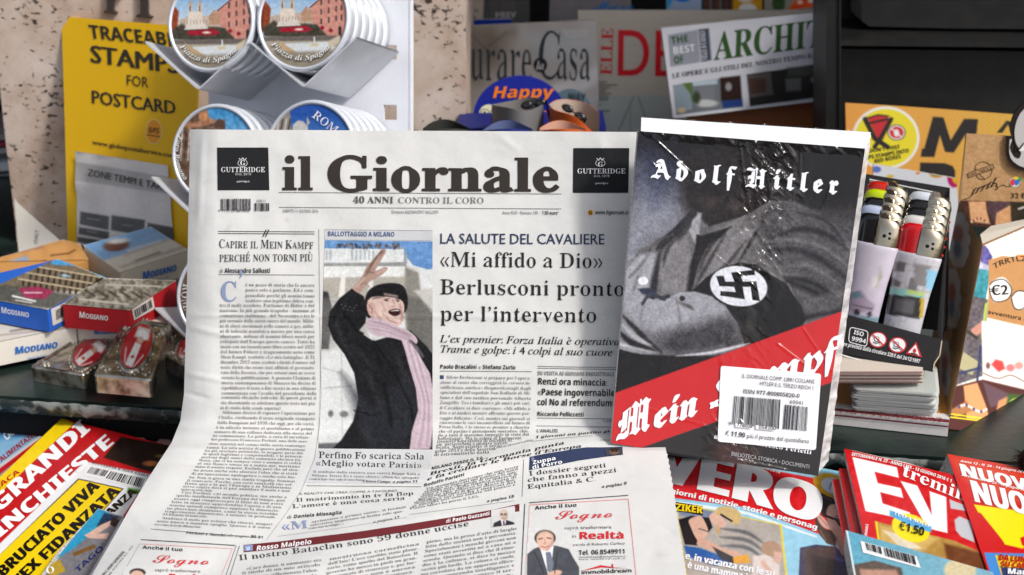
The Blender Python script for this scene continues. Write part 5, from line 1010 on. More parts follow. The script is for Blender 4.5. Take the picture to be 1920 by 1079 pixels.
o = simple('magazine', 'pale blue magazine at the centre of the top row', [(1250, -40), (1316, -40), (1314, 60), (1250, 60)], (164, 184, 210), lambda c: c.ell(1280, -4, 16, 8, (40, 130, 220), 2).poly([(1250, -20), (1270, -20), (1256, 12), (1250, 20)], (60, 160, 220), 3))
o = simple('magazine', 'dark striped magazine between the pale blue and the yellow one', [(1320, -40), (1372, -40), (1372, 60), (1320, 60)], (70, 60, 54), lambda c: [c.line([(1326 + 6 * i, -20), (1328 + 6 * i, 60)], 2, [(150, 60, 50), (170, 150, 130), (60, 60, 90)][i % 3], 2) for i in range(7)])
o = simple('magazine', 'yellow magazine with white discs in the top row', [(1374, -40), (1430, -40), (1428, 60), (1374, 60)], (206, 150, 30), lambda c: c.ell(1402, 18, 17, 12, (232, 230, 224), 2).ell(1398, -2, 14, 6, (232, 230, 224), 2))
o = simple('magazine', 'white and green magazine end with orange corner in the top row', [(1434, -40), (1552, -40), (1552, 60), (1434, 60)], (150, 146, 134), lambda c: c.ell(1460, 6, 12, 18, (60, 84, 50), 5).poly([(1476, 20), (1500, -10), (1560, -20), (1560, 8)], (226, 80, 30), 2).ell(1500, 4, 5, 4, (235, 225, 210), 2).ell(1520, 2, 6, 4, (235, 225, 210), 2).noise(10, 4, 3))
# blue sunglasses sign
bs6 = facing(975, 200, 1.34, 0, 2); hs = thing('display_sign', 'round blue sign lettered Happy in orange behind the sunglasses cases', 'sign', bs6.at(975, 250))
m = MB(); a = np.linspace(0, 2 * math.pi, 48, endpoint=False); slab(m, bs6, np.stack([975 + 88 * np.cos(a), 222 + 79 * np.sin(a)], -1), .003, (18, 34, 140)); m.build('sign_board', 'satin_print', hs)
m = MB(); text(m, bs6, 'Happy', 'O', (921, 184), (1035, 183), 21, (238, 126, 12), fat=.008, res=3); text(m, bs6, 'Glasses', 'O', (940, 225), (1040, 222), 18, (238, 126, 12), fat=.03)
m.ell(bs6, 916, 215, 18, 19, (232, 228, 196), .0008); m.ell(bs6, 909, 210, 8, 6, (60, 60, 56), .001); m.ell(bs6, 909, 210, 6.6, 4.6, (232, 228, 196), .0012); m.ell(bs6, 909, 210, 2.2, 2, (40, 40, 40), .0014); m.ell(bs6, 926, 211, 7, 6, (60, 60, 56), .001); m.ell(bs6, 926, 211, 5.6, 4.6, (232, 228, 196), .0012); m.line(bs6, crom([(905, 222), (912, 227), (920, 224)], 4, False), 1.4, (40, 40, 40), .0012); m.build('sign_print', 'satin_print', hs)
bs7 = facing(1072, 200, 1.38, 0, 2); o = thing('grey_disc', 'round grey blue display disc beside the Happy sign', 'sign', bs7.at(1072, 240)); m = MB(); slab(m, bs7, np.stack([1070 + 38 * np.cos(a), 206 + 38 * np.sin(a)], -1), .003, (84, 104, 116)); m.build('disc', 'satin_print', o); m = MB(); text(m, bs7, 'WAY', 'B', (1065, 188), (1098, 190), 14, (44, 56, 64)); m.build('disc_lettering', 'satin_print', o)
o = thing('display_tray', 'blue plastic tray rail under the sunglasses cases', 'tray', P3(980, 250, 1.27)); m = MB(); slab(m, facing(1000, 240, 1.28, 0, 0), [(858, 241), (1136, 236), (1136, 300), (852, 300)], .05, (18, 30, 110), down=(0, 1, 0)); m.build('tray_rail', 'satin_print', o)
def pouch(label, pts_front, pts_back, t0, dep, cf, ci, lens=None, name='glasses_case'):
    """a soft case open at the top: front rim and back rim as photo curves at two depths"""
    f = crom(pts_front, 5, False); b = crom(pts_back, 5, False); n = 24
    def res(p):
        s = np.r_[0, np.cumsum(np.hypot(*np.diff(p, axis=0).T))]; u = np.linspace(0, s[-1], n); return np.stack([np.interp(u, s, p[:, 0]), np.interp(u, s, p[:, 1])], -1)
    f = res(f); b = res(b); w = np.sin(np.linspace(0, math.pi, n)) ** .6
    fr = np.array([P3(x, y, t0 + dep / 2 - dep * .5 * k) for (x, y), k in zip(f, w)]); br = np.array([P3(x, y, t0 + dep / 2 + dep * .5 * k) for (x, y), k in zip(b, w)])
    o = thing(name, label, 'sunglasses case', P3(f[n // 2][0], 300, t0 + .02)); dn = np.array((0, 0, -.05)); m = MB()
    lv = [0, .25, .6, 1]; m.grid(np.array([fr + dn * k for k in lv]), lin(cf)); m.grid(np.array([br + dn * k for k in lv]), lin(cf)); e = np.array((0, 0, .0))
    m.build('case_shell', 'satin_print', o, smooth=True); m = MB(); inn = np.array((0, -.0012, 0)); m.grid(np.array([br + inn + (0, 0, .0008), br + inn + dn * .5, br + inn + dn]), lin(ci)); m.grid(np.array([fr - inn, fr - inn + dn]), lin(ci)); m.grid(np.array([br + inn + (0, 0, .0008), br + (0, 0, .0008)]), lin(cf)); m.grid(np.array([fr, fr - inn]), lin(cf)); m.build('lining', 'matte_print', o, smooth=True)
    return o
pouch('grey leather sunglasses case standing open before the Happy sign', [(922, 198), (950, 202), (985, 208), (1005, 203), (1019, 196)], [(922, 198), (955, 192), (985, 186), (1010, 186), (1019, 196)], 1.22, .05, (112, 112, 112), (120, 116, 112))
pouch('orange leather sunglasses case with cream lining at the right of the Happy sign', [(1030, 197), (1040, 207), (1070, 216), (1090, 228), (1124, 262)], [(1030, 197), (1042, 190), (1064, 188), (1100, 196), (1124, 214)], 1.21, .05, (186, 82, 24), (176, 156, 142))
pouch('blue sunglasses case peeking over the newspaper top', [(905, 246), (940, 243), (975, 243), (998, 246)], [(905, 246), (930, 231), (960, 228), (998, 244)], 1.16, .04, (34, 48, 120), (88, 98, 136))
pouch('pale orange sunglasses case peeking over the newspaper top', [(1012, 246), (1040, 243), (1075, 243), (1098, 246)], [(1012, 242), (1035, 230), (1062, 229), (1098, 244)], 1.16, .04, (190, 96, 50), (196, 150, 130))
pouch('dark olive sunglasses case peeking over the newspaper beside the stone', [(793, 246), (820, 243), (860, 243), (882, 246)], [(793, 243), (815, 229), (845, 227), (882, 243)], 1.16, .04, (66, 68, 60), (48, 48, 46))
def shades(label, x, y, t, sc, tilt):
    o = thing('sunglasses', label, 'sunglasses', P3(x, y, t));  c_, s_ = math.cos(R(tilt)), math.sin(R(tilt)); rt = RT * c_ + UP * s_; up = UP * c_ - RT * s_; q = P3(x, y, t)
    for k in (-1, 1):
        m = MB(); ce = q + rt * (k * .006 * sc) + FWD * (.004 * k); lathe(m, ce, FWD, rt, up, [(0, .0001), (-.0005, .0030 * sc), (-.0001, .0050 * sc), (.0010, .0052 * sc)], (14, 12, 12), 20, 1.0, .62); m.build('lens', 'black_shine', o, smooth=True)
    m = MB(); lathe(m, q - rt * .003 * sc, rt, FWD, up, [(0, .0006 * sc), (.006 * sc, .0006 * sc)], (20, 20, 20), 8); m.build('bridge', 'black_shine', o)
    m = MB(); lathe(m, q + rt * .011 * sc, (up * -.8 + FWD * .6), rt, UP, [(0, .0009 * sc), (.03, .0007 * sc)], (20, 20, 20), 8); m.build('temple', 'black_shine', o)
mat('black_shine', (16, 14, 13), rough=.18, spec=.5)
shades('black sunglasses resting in the grey case', 1000, 195, 1.24, .9, 14); shades('dark sunglasses resting in the orange case', 1076, 211, 1.235, .95, -28)
# ================================================================= card packs and metal cases on the left of the counter
PG = 'card packs piled on the counter'
def pack(label, top, z, h, sidecol, paint, name='card_pack', mt='satin_print', base=(200, 195, 185), extra=None, grp=PG):
    """a box: its top outline in photo coordinates at height z, h deep; extra(mb, surfaces) prints on the upright sides"""
    sf = horiz(z) if not hasattr(z, 'at') else z; p = np.array(top, float); o = thing(name, label, 'card pack', sf.at(*p[int(np.argmax(p[:, 1]))]) - np.array((0, 0, h)), grp)
    m = MB(); T_, B_ = slab(m, Off2(sf, -.0003), roundq(top, 2.5, 3), h, sidecol, down=(0, 0, -1)); b = m.build('box_body', mt, o)
    c = Canvas(top, base, 1.8); paint(c); _e = list(top) + [top[0]]; c.line(_e, 1.6, (214, 208, 198), 2.2, .45); [c.ell(q_[0], q_[1], 3.5, 2.2, (220, 214, 204), 2.5, .7) for q_ in top]; m = MB(); c.put(m, sf, .0003); m.build('top_print', mt, o, smooth=True)
    if extra: m = MB(); extra(m, sf); m.build('side_print', mt, o)
    return o
BLUE = (40, 110, 190)
# lowest layer
def ex(m, sf):
    s_ = upface(sf, (-20, 645), (144, 612)); text(m, s_, 'Modiano', 'B', (27, 664), (108, 651), 13, BLUE, sc=True, up=(0, -13), fat=.02, l=.0008); text(m, s_, 'MADE IN ITALY', 'S', (52, 674), (88, 668), 4, BLUE, l=.0008)
pack('white card pack with blue lettering at the bottom left of the pile', [(-70, 585), (60, 560), (144, 612), (-20, 645)], .042, .017, (222, 216, 204), lambda c: c.noise(6, 14, 2).poly([(-70, 585), (40, 570), (60, 592), (-60, 615)], (150, 180, 200), 10, .7).line([(20, 622), (86, 612)], 4, (120, 104, 100), 3, .7).line([(-20, 632), (120, 616)], 3, (150, 130, 124), 3, .6), extra=ex, base=(214, 206, 190))
def ex(m, sf):
    s_ = upface(sf, (143, 611), (322, 603)); text(m, s_, 'Modiano', 'B', (176, 627), (222, 625), 10, BLUE, sc=True, up=(0, -10), fat=.02, l=.0008)
pack('pale card pack squeezed under the red one', [(150, 580), (316, 566), (322, 603), (143, 611)], .042, .017, (216, 210, 196), lambda c: c.noise(5, 12, 3), extra=ex, base=(214, 208, 196))
# second layer
def pt(c):
    c.poly([(110, 487), (196, 521), (150, 548), (60, 545), (0, 540), (-60, 530)], (116, 104, 84), 4); c.poly([(100, 485), (200, 512), (196, 524), (150, 500), (95, 497)], (70, 160, 220), 3)
    for k in range(3):
        for i in range(11): c.line([(72 + i * 11 - k * 14, 505 + k * 12 + i * 1.8), (71 + i * 11 - k * 14, 512 + k * 12 + i * 1.8)], 4.5, (44, 36, 32), 2)
        c.line([(62 - 14 * k, 500 + 12 * k), (190 - 14 * k, 521 + 12 * k)], 2.5, (196, 180, 150), 2)
    c.ell(122, 518, 8, 3, (150, 190, 214), 3, rot=8).poly([(-20, 535), (60, 540), (150, 556), (110, 582), (40, 575), (-40, 562)], (74, 76, 72), 8, .9).poly([(34, 542), (70, 538), (102, 546), (84, 562), (48, 560)], (150, 40, 80), 3).line([(46, 550), (78, 550)], 3, (230, 210, 215), 2, .8).line([(24, 556), (66, 566)], 3.5, (226, 224, 220), 2).line([(30, 564), (60, 569)], 2, (226, 224, 220), 2).noise(14, 4, 6)
def ex(m, sf):
    s_ = upface(sf, (0, 567), (89, 581)); text(m, s_, 'Modiano', 'B', (3, 586), (56, 595), 11, (228, 232, 238), sc=True, up=(0, -11), fat=.02, l=.0008)
    s2 = upface(sf, (91, 581), (196, 521)); m.quad(s2, [(94, 580), (121, 567), (121, 600), (98, 611)], (216, 214, 210), .0006); barcode(m, s2, [(103, 582), (119, 573), (119, 592), (104, 601)], 9, l=.0009)
pack('blue card pack with Colosseum picture on top', [(108, 486), (198, 521), (90, 582), (-50, 556), (-40, 520)], .060, .016, (36, 100, 200), pt, extra=ex)
def pt(c):
    c.poly([(190, 524), (335, 527), (335, 535), (245, 584), (116, 571)], (120, 116, 104), 3).noise(44, 4.5, 9).noise(24, 11, 5)
    for i in range(6): c.line([(160 + i * 22, 545 + i), (178 + i * 22, 556 + i)], 3, (50, 44, 40), 3)
    c.line([(150, 562), (240, 572)], 3, (196, 190, 176), 3).line([(200, 535), (300, 538)], 3, (190, 184, 170), 3)
def ex(m, sf):
    s_ = upface(sf, (116, 571), (243, 583)); text(m, s_, 'Modiano', 'B', (149, 595), (204, 601), 11, (236, 232, 228), sc=True, up=(0, -11), fat=.02, l=.0008)
    s2 = upface(sf, (243, 583), (329, 528)); m.quad(s2, [(246, 580), (285, 556), (289, 579), (250, 601)], (214, 208, 200), .0006); barcode(m, s2, [(250, 582), (281, 562), (284, 576), (253, 596)], 11, l=.0009)
pack('red card pack with carved relief picture on top', [(190, 522), (331, 527), (243, 583), (116, 571)], .060, .017, (178, 26, 34), pt, extra=ex)
# postcard pack behind
def pt(c):
    c.poly([(-10, 500), (50, 480), (60, 500), (50, 520), (20, 540), (-10, 540)], (150, 170, 196), 6).poly([(40, 500), (85, 488), (92, 500), (70, 508), (45, 510)], (120, 76, 60), 4).line([(0, 480), (80, 464)], 5, (150, 110, 110), 5, .7).line([(96, 480), (130, 476), (140, 470)], 3, (120, 80, 44), 3).noise(8, 12, 4)
pack('orange card pack with a blue and white figure behind the Colosseum pack', [(-30, 492), (118, 450), (150, 458), (166, 488), (60, 525), (-30, 545)], .056, .016, (206, 150, 84), pt, base=(208, 152, 88))
# tilted pack on top
tsf = Plane(P3(230, 490, 1.215), (.05, -.28, .95))
def pt(c):
    c.grad((200, 440), (240, 510), (110, 156, 200), (150, 180, 206)); c.poly([(180, 494), (330, 448), (360, 472), (225, 515)], (206, 200, 184), 5).ell(218, 461, 24, 11, (112, 76, 66), 4, rot=-6).ell(222, 453, 20, 5, (206, 206, 204), 4, rot=-6).noise(6, 6, 3)
    c.line([(235, 480), (318, 450)], 4, (196, 170, 150), 3, .8).line([(255, 490), (300, 474)], 4, (140, 120, 112), 2.5, .9).line([(226, 502), (345, 464)], 4, (176, 164, 146), 3, .9).line([(240, 471), (300, 453)], 5, (190, 200, 206), 4)
def ex(m, sf):
    s_ = Plane(sf.at(225, 512), np.cross(sf.at(354, 470) - sf.at(225, 512), (0, 0, 1))); text(m, s_, 'Modiano', 'B', (266, 524), (330, 507), 15, BLUE, sc=True, up=(0, -14), fat=.02, l=.0012); text(m, s_, 'MADE IN ITALY', 'S', (290, 528), (318, 521), 4, BLUE, l=.0012)
pack('cream and blue card pack lying tilted on top of the pile', [(156, 461), (283, 426), (354, 470), (225, 512)], tsf, .019, (214, 204, 180), pt, extra=ex)
# ornate metal cases with an oval picture
mat('old_tin', (196, 188, 172), rough=.26, metal=.85, noise=((104, 92, 74), 120, .4, .65), bump=(120, .15, .001))
def case(label, top, z, h, ov, rx, ry, rot, faceup=True, grp='ornate metal cases'):
    sf = horiz(z) if not hasattr(z, 'at') else z; q = np.array(top, float); o = thing('metal_case', label, 'metal case', sf.at(*q[2]) - np.array((0, 0, h)), grp)
    m = MB(); T_, B_ = slab(m, sf, roundq(top, 5, 4), h, (1, 1, 1), down=(0, 0, -1)); m.build('case_body', 'old_tin', o)
    ce = q.mean(0); m = MB()
    for k, l in ((.95, .0008), (.90, .0018), (.84, .0006)): pass
    ring = lambda k, l: sf.at(*(ce + (roundq(top, 5, 4) - ce) * k).T, l)
    rows = [ring(1.0, 0), ring(.985, .0012), ring(.94, .0016), ring(.90, .0003)]; rows = [np.vstack([r, r[:1]]) for r in rows]; m.grid(np.array(rows), (1, 1, 1)); m.build('raised_border', 'old_tin', o, smooth=True)
    c_, s_ = math.cos(R(rot)), math.sin(R(rot))
    def onov(a, k): x = rx * k * np.cos(a); y = ry * k * np.sin(a); return ov[0] + x * c_ - y * s_, ov[1] + x * s_ + y * c_
    m = MB(); A = np.linspace(0, 2 * math.pi, 33); prof = [(1.22, 0), (1.18, .0014), (1.10, .002), (1.03, .0008)]
    m.grid(np.array([sf.at(*onov(A, k), l) for k, l in prof]), (1, 1, 1)); m.build('oval_frame', 'old_tin', o, smooth=True)
    m = MB(); nb_ = 30
    def bead(x, y, r):
        b = sf.at(x, y, 0.0); 
        for th0, th1 in ((0, .6), (.6, 1.1), (1.1, 1.571)):
            a = np.linspace(0, 2 * math.pi, 7)
            m.grid(np.array([[b + np.array((math.cos(t) * r * math.cos(th), math.sin(t) * r * math.cos(th), r * math.sin(th))) for t in a] for th in (th0, th1)]), (1, 1, 1))
    for i in range(nb_): x, y = onov(2 * math.pi * i / nb_, 1.32); bead(x, y, .0011)
    rr = random.Random(3)
    for k in range(4):
        cc = ce + (q[k] - ce) * .74
        for i in range(9): bead(cc[0] + rr.uniform(-9, 9), cc[1] + rr.uniform(-6, 6), rr.uniform(.0009, .0018))
    m.build('beaded_ornament', 'old_tin', o, smooth=True, props={'kind': 'stuff'})
    rho = np.linspace(0, 1, 22)[:, None]; ph = np.linspace(0, 2 * math.pi, 70)[None, :]; x = rx * 1.04 * rho * np.cos(ph); y = ry * 1.04 * rho * np.sin(ph)
    X = ov[0] + x * c_ - y * s_; Y = ov[1] + x * s_ + y * c_; c = Canvas.on(sf.at(X, Y, .0012 + .001 * (1 - rho ** 2) * np.ones_like(X)), (170, 36, 42))
    def L_(u, v): return (ov[0] + rx * u * c_ - ry * v * s_, ov[1] + rx * u * s_ + ry * v * c_)
    c.poly([L_(-.5, -.9), L_(.4, -1), L_(.6, -.5), L_(-.5, -.4)], (200, 196, 186), 4).ell(*L_(.05, -.62), rx * .45, ry * .22, (232, 228, 222), 3, rot=rot).ell(*L_(.02, -.36), rx * .25, ry * .16, (196, 160, 140), 3, rot=rot).poly([L_(-.25, -.2), L_(.25, -.2), L_(.3, .9), L_(-.3, .9)], (226, 222, 214), 2.5).line([L_(-.7, .2), L_(-.4, .8)], 3, (226, 216, 210), 2, .8).line([L_(.7, .2), L_(.4, .8)], 3, (226, 216, 210), 2, .8).ell(*L_(0, .45), 3, 3, (180, 60, 50), 2).noise(10, 4, 3)
    m = MB(); c.put3d(m); m.build('oval_picture', 'gloss_print', o, smooth=True); return o
case('ornate metal case with an oval picture in red and white, lower left of the two', [(166, 622), (227, 636), (158, 706), (57, 690)], .030, .0098, (168, 663), 22, 33, 52)
csf = Plane(P3(250, 650, 1.078), (.02, -.10, .99))
case('ornate metal case with a bright oval picture, leaning over its neighbour', [(237, 598), (321, 609), (284, 716), (176, 706)], csf, .0115, (256, 652), 25, 42, 24)
case('third metal case half hidden behind the newspaper edge', [(318, 622), (372, 640), (350, 690), (308, 668)], .031, .0108, (350, 655), 14, 22, 30)
# ================================================================= right side: poster, lighter display, bracelets box, stacked cards
ms = plane3((1585, 193, 1.33), (1905, 215, 1.30), (1590, 345, 1.325)); po = thing('orange_poster', 'orange dotted poster with a round yellow sticker and large black letters', 'poster', ms.at(1740, 380))
m = MB(); slab(m, Off2(ms, -.0003), [(1585, 193), (1700, 200), (1935, 217), (1935, 400), (1590, 400)], .002, (214, 160, 60)); m.build('poster_board', 'satin_print', po)
def dots(c):
    c.grad((1585, 300), (1900, 300), (214, 146, 62), (206, 160, 60)); g = (np.sin(c.X * .78) * np.sin(c.Y * .78)); c.C += (np.clip(g - .55, 0, 1) * 60)[..., None]
    c.ell(1661, 259, 63, 59, (226, 226, 220)).ell(1661, 259, 58, 54, (222, 206, 36))
    c.poly([(1627, 222), (1640, 217), (1660, 217), (1670, 224), (1656, 262), (1646, 262)], (190, 36, 40), 2).line([(1622, 224), (1640, 260), (1664, 276)], 9, (34, 26, 22), 2).line([(1671, 224), (1650, 262), (1640, 276)], 8, (34, 26, 22), 2).line([(1628, 232), (1664, 224)], 4, (34, 26, 22), 2).line([(1626, 222), (1646, 216), (1666, 218)], 3, (34, 26, 22), 1.6)
    c.ell(1681, 249, 17, 15, (34, 26, 22)).ell(1681, 249, 15.5, 13.5, (228, 226, 222)).ell(1681, 249, 13, 11, (196, 40, 44)).ell(1681, 250, 5, 7, (226, 226, 224), 2).line([(1672, 242), (1690, 257)], 2.5, (228, 226, 222), 1.6)
    z = lambda P: [(1560 + a / 3.597, 180 + b / 3.597) for a, b in P]
    BK = (30, 24, 20); c.poly(z([(597, 412), (690, 414), (728, 268), (762, 380), (822, 384), (900, 262), (900, 300), (970, 300), (985, 158), (890, 156), (800, 300), (752, 146), (680, 142), (622, 355), (606, 358)]), BK, 1.6).poly(z([(1110, 250), (1150, 250), (1200, 172), (1176, 168)]), BK).poly(z([(1180, 172), (1290, 172), (1330, 400), (1250, 400)]), BK).poly(z([(594, 450), (760, 455), (815, 475), (832, 510), (830, 560), (590, 560)]), BK)
c = Canvas([(1585, 193.5), (1935, 217.5), (1935, 400), (1590, 400)], (214, 150, 60), 1.7); dots(c); m = MB(); c.put(m, ms, .0003); m.build('poster_print', 'satin_print', po, smooth=True)
t = MB(); K2 = (40, 34, 20); text(t, ms, 'DON’T POST', 'B', (1630, 287), (1688, 279), 7, K2, l=.0007); text(t, ms, 'GPS STAMPS INTO', 'B', (1622, 300), (1705, 286), 7, K2, l=.0007); text(t, ms, 'RED BOXES', 'B', (1640, 306.5), (1690, 297), 7, K2, l=.0007); t.build('sticker_lettering', 'satin_print', po)
wsf = facing(1700, 400, 1.25, -6, 6)
mag('dotted_card', 'white display card with coloured dots behind the lighter box', 'card', wsf, [(1637, 308), (1793, 335), (1815, 600), (1640, 600)], .003, lambda c: c.ell(1643, 318, 9, 6, (120, 110, 190), 2).ell(1643, 318, 5, 3, (60, 140, 200), 2).ell(1721, 325, 4, 2.5, (226, 130, 40), 1.6).ell(1756, 327, 13, 7, (226, 150, 80), 2).ell(1754, 327, 8, 4, (130, 160, 60), 2).ell(1669, 331, 7, 3, (220, 190, 60), 2).ell(1789, 334, 13, 18, (190, 40, 110), 2).ell(1793, 333, 8, 12, (230, 180, 40), 2), [(1637, 308), (1793, 335), (1815, 600), (1640, 600)], base=(226, 228, 232))
# lighter display box
lb = thing('lighter_box', 'black display box holding two rows of lighters, ISO 9994 printed on its front', 'display box', P3(1670, 690, 1.04))
bk_ = plane3((1625, 326, 1.12), (1779, 352, 1.10), (1620, 600, 1.08)); fp = plane3((1583, 592, 1.010), (1765, 637, .990), (1571, 665, 1.004))
m = MB(); slab(m, bk_, [(1560, 316), (1779, 352), (1775, 620), (1560, 600)], .0012, (24, 23, 24)); m.build('back_card', 'satin_print', lb)
m = MB(); slab(m, fp, [(1500, 572), (1587, 590), (1765, 637), (1748, 697), (1571, 661), (1490, 645)], .0012, (26, 24, 25)); m.build('front_panel', 'satin_print', lb)
A = bk_.at(1779, 352); B = bk_.at(1775, 600); C_ = fp.at(1765, 637); D = fp.at(1748, 697); m = MB(); E_ = bk_.at(1758, 640)
solid(m, [A, B, E_, D, C_], [q + RT * .0008 for q in (A, B, E_, D, C_)], (24, 22, 22)); fl0 = fp.at(1500, 640); m.add([fp.at(1571, 661), D, E_, bk_.at(1560, 620)], [(0, 1, 2, 3)], lin((20, 20, 20))); m.build('side_wall', 'satin_print', lb)
m = MB(); m.line(fp, [(1766, 640), (1762, 668), (1752, 682), (1750, 696)], 2.2, (190, 176, 150), .0008); m.build('bent_flap_edge', 'satin_print', lb)
t = MB(); WW = (226, 226, 226)
t.line(fp, [(1571, 664), (1620, 678), (1670, 687)], 2, WW, .0006)
t.line(fp, list(roundq([(1594, 614), (1628, 622), (1625, 651), (1591, 642)], 6)) + [roundq([(1594, 614), (1628, 622), (1625, 651), (1591, 642)], 6)[0]], 1.5, WW, .0006); text(t, fp, 'ISO', 'B', (1600, 627), (1619, 632), 8, WW, fat=.01); text(t, fp, '9994', 'B', (1596, 639), (1623, 645), 8, WW, fat=.01)
for x, y in ((1646, 638), (1683, 648)):
    t.ell(fp, x, y, 17, 15, (190, 40, 44), .0006); t.ell(fp, x, y, 14.5, 12.5, (230, 230, 230), .0009); t.ell(fp, x - 2, y - 1, 5, 5, (60, 56, 56), .0012); t.ell(fp, x - 2, y - 1, 3.8, 3.8, (230, 230, 230), .0014); t.line(fp, [(x - 9, y + 5), (x - 3, y + 7), (x + 5, y + 5)], 1.5, (60, 56, 56), .0013); t.line(fp, [(x - 10, y - 10), (x + 10, y + 10)], 2.6, (190, 40, 44), .0016)
t.poly(fp, [(1718, 642), (1729, 671), (1698, 664)], (190, 40, 44), .0006); t.poly(fp, [(1717, 647), (1724, 668), (1703, 662)], (230, 230, 230), .0009); t.ell(fp, 1715, 659, 3, 4.5, (190, 40, 44), .0012); t.line(fp, [(1708, 663), (1721, 666)], 1.4, (60, 50, 50), .0012)
text(t, fp, 'Lettere previsto dalla circolare 328/E del 24/12/1997', 'O', (1565, 645), (1724, 682), 7, WW, up=(1, -7)); t.line(bk_, [(1630, 337), (1756, 362)], 1.6, WW, .0005); text(t, bk_, 'vietata la vendita diffusa al pubblico', 'S', (1630, 342), (1690, 356), 4.5, (200, 200, 200)); text(t, bk_, 'PRICE', 'B', (1694, 384), (1697, 367), 5, WW)
t.build('box_print', 'satin_print', lb)
mat('body_print', attr=True, rough=.12, spec=.6, coat=.6)
al = R(10); LU = UP * math.cos(al) + RT * math.sin(al); LU = LU * .985 - FWD * .17; LR0 = RT * math.cos(al) - UP * math.sin(al); LD = np.cross(LU, LR0); LD /= np.linalg.norm(LD); LD = LD if LD @ FWD > 0 else -LD
LR = LR0 * math.cos(R(22)) + LD * math.sin(R(-22)); LDD = LD * math.cos(R(22)) + LR0 * math.sin(R(22))
def lighter(px, py, t, bcol, label, paint, full=True):
    o = P3(px, py, t); L = thing('lighter', label, 'lighter', o, 'lighters standing in the display box')
    def ell_(h, a, b, n=37, a0=0, a1=2 * math.pi, ox=0.0): th = np.linspace(a0, a1, n); return [o + LU * h + LR * (ox + a * math.cos(k)) - LDD * (b * math.sin(k)) for k in th]
    prof = [(-.008, .0118, .0062), (.004, .0120, .0063), (.02, .0126, .0066), (.032, .0138, .0072), (.042, .0149, .0078), (.0445, .0150, .0078), (.0455, .0142, .0074)]
    hs_ = np.linspace(-.008, .0455, 44 if full else 12); V = np.array([ell_(h, np.interp(h, [q[0] for q in prof], [q[1] for q in prof]), np.interp(h, [q[0] for q in prof], [q[2] for q in prof]), 61 if full else 25) for h in hs_])
    c = Canvas.on(V, (206, 204, 210)); 
    if paint: paint(c)
    m = MB(); c.put3d(m, flip=True); m.build('body', 'body_print', L, smooth=True)
    # steel hood on the right, coloured button on the left
    m = MB(); rows = [ell_(h, a, b, 25, -math.pi * .5, math.pi * .5, .0) for h, a, b in ((.0445, .0146, .0076), (.050, .0146, .0076), (.056, .0142, .0074), (.0600, .0128, .0068), (.0620, .0100, .0055))]
    m.grid(np.array(rows), (1, 1, 1), True); m.add(rows[-1], [tuple(range(25))[::-1]], (1, 1, 1)); m.build('steel_hood', 'chrome', L, smooth=True)
    m = MB()
    for dx, dy, r in ((.0055, .0515, .0012), (.0085, .0535, .0009), (.0088, .0505, .0009)):
        b = o + LU * dy + LR * dx - LDD * (.0076 * math.sqrt(max(0, 1 - (dx / .0146) ** 2)) + .0003); lathe(m, b, -LDD, LR, LU, [(-.001, r), (.0001, r), (.0001, .00001)], (20, 18, 16), 10)
    m.build('air_holes', 'black_plastic', L)
    m = MB(); rows = [ell_(h, a, b, 25, math.pi * .5, math.pi * 1.5, -.0006) for h, a, b in ((.0445, .0138, .0074), (.052, .0140, .0075), (.0585, .0138, .0073), (.0618, .0120, .0066), (.0632, .0085, .0050), (.0636, .0030, .002))]
    m.grid(np.array(rows), lin(bcol), True); m.add([r[0] for r in rows] + [r[-1] for r in rows[::-1]], [tuple(range(12))], lin(bcol)); m.add(rows[-1], [tuple(range(25))[::-1]], lin(bcol)); m.build('button', 'body_print', L, smooth=True)
    m = MB(); b = o + LU * .0615 + LR * .002; lathe(m, b - LDD * .003, LDD, LR, LU, [(0, .0001), (0, .0036), (.006, .0036), (.006, .0001)], (1, 1, 1), 16); m.build('spark_wheel', 'chrome', L)
    m = MB(); b = o + LU * .047 + LR * .0146; lathe(m, b, LR, LU, LDD, [(0, .0001), (0, .0008), (.0008, .0008), (.0008, .0001)], (200, 30, 30), 10); m.build('flame_lever', 'satin_print', L)
def p_r(c):
    c.noise(3, 9, 2)
    for i in range(8): c.line([(1668 + i * 12, 486), (1650 + i * 12, 612)], 1, (176, 176, 180), 1.4)
    for y in range(490, 610, 12): c.line([(1650, y), (1760, y + 12)], 1, (178, 178, 182), 1.4)
    c.poly([(1680, 490), (1700, 494), (1696, 512), (1676, 508)], (120, 116, 116)).poly([(1706, 520), (1722, 522), (1720, 546), (1700, 542)], (126, 122, 122)).poly([(1670, 520), (1690, 528), (1688, 540), (1668, 536)], (120, 116, 116)).poly([(1712, 494), (1745, 500), (1738, 540), (1716, 534)], (146, 142, 142), 3).poly([(1738, 506), (1760, 510), (1748, 548), (1736, 540)], (150, 206, 232), 2)
    c.poly([(1660, 538), (1735, 548), (1732, 560), (1658, 550)], (150, 206, 196), 2).poly([(1700, 544), (1735, 548), (1733, 556), (1700, 552)], (190, 214, 130), 2).poly([(1666, 552), (1728, 558), (1724, 598), (1662, 590)], (52, 50, 52), 2).poly([(1680, 560), (1716, 564), (1712, 590), (1676, 584)], (96, 94, 98), 5).poly([(1726, 560), (1734, 560), (1730, 596), (1724, 596)], (200, 170, 60), 2)
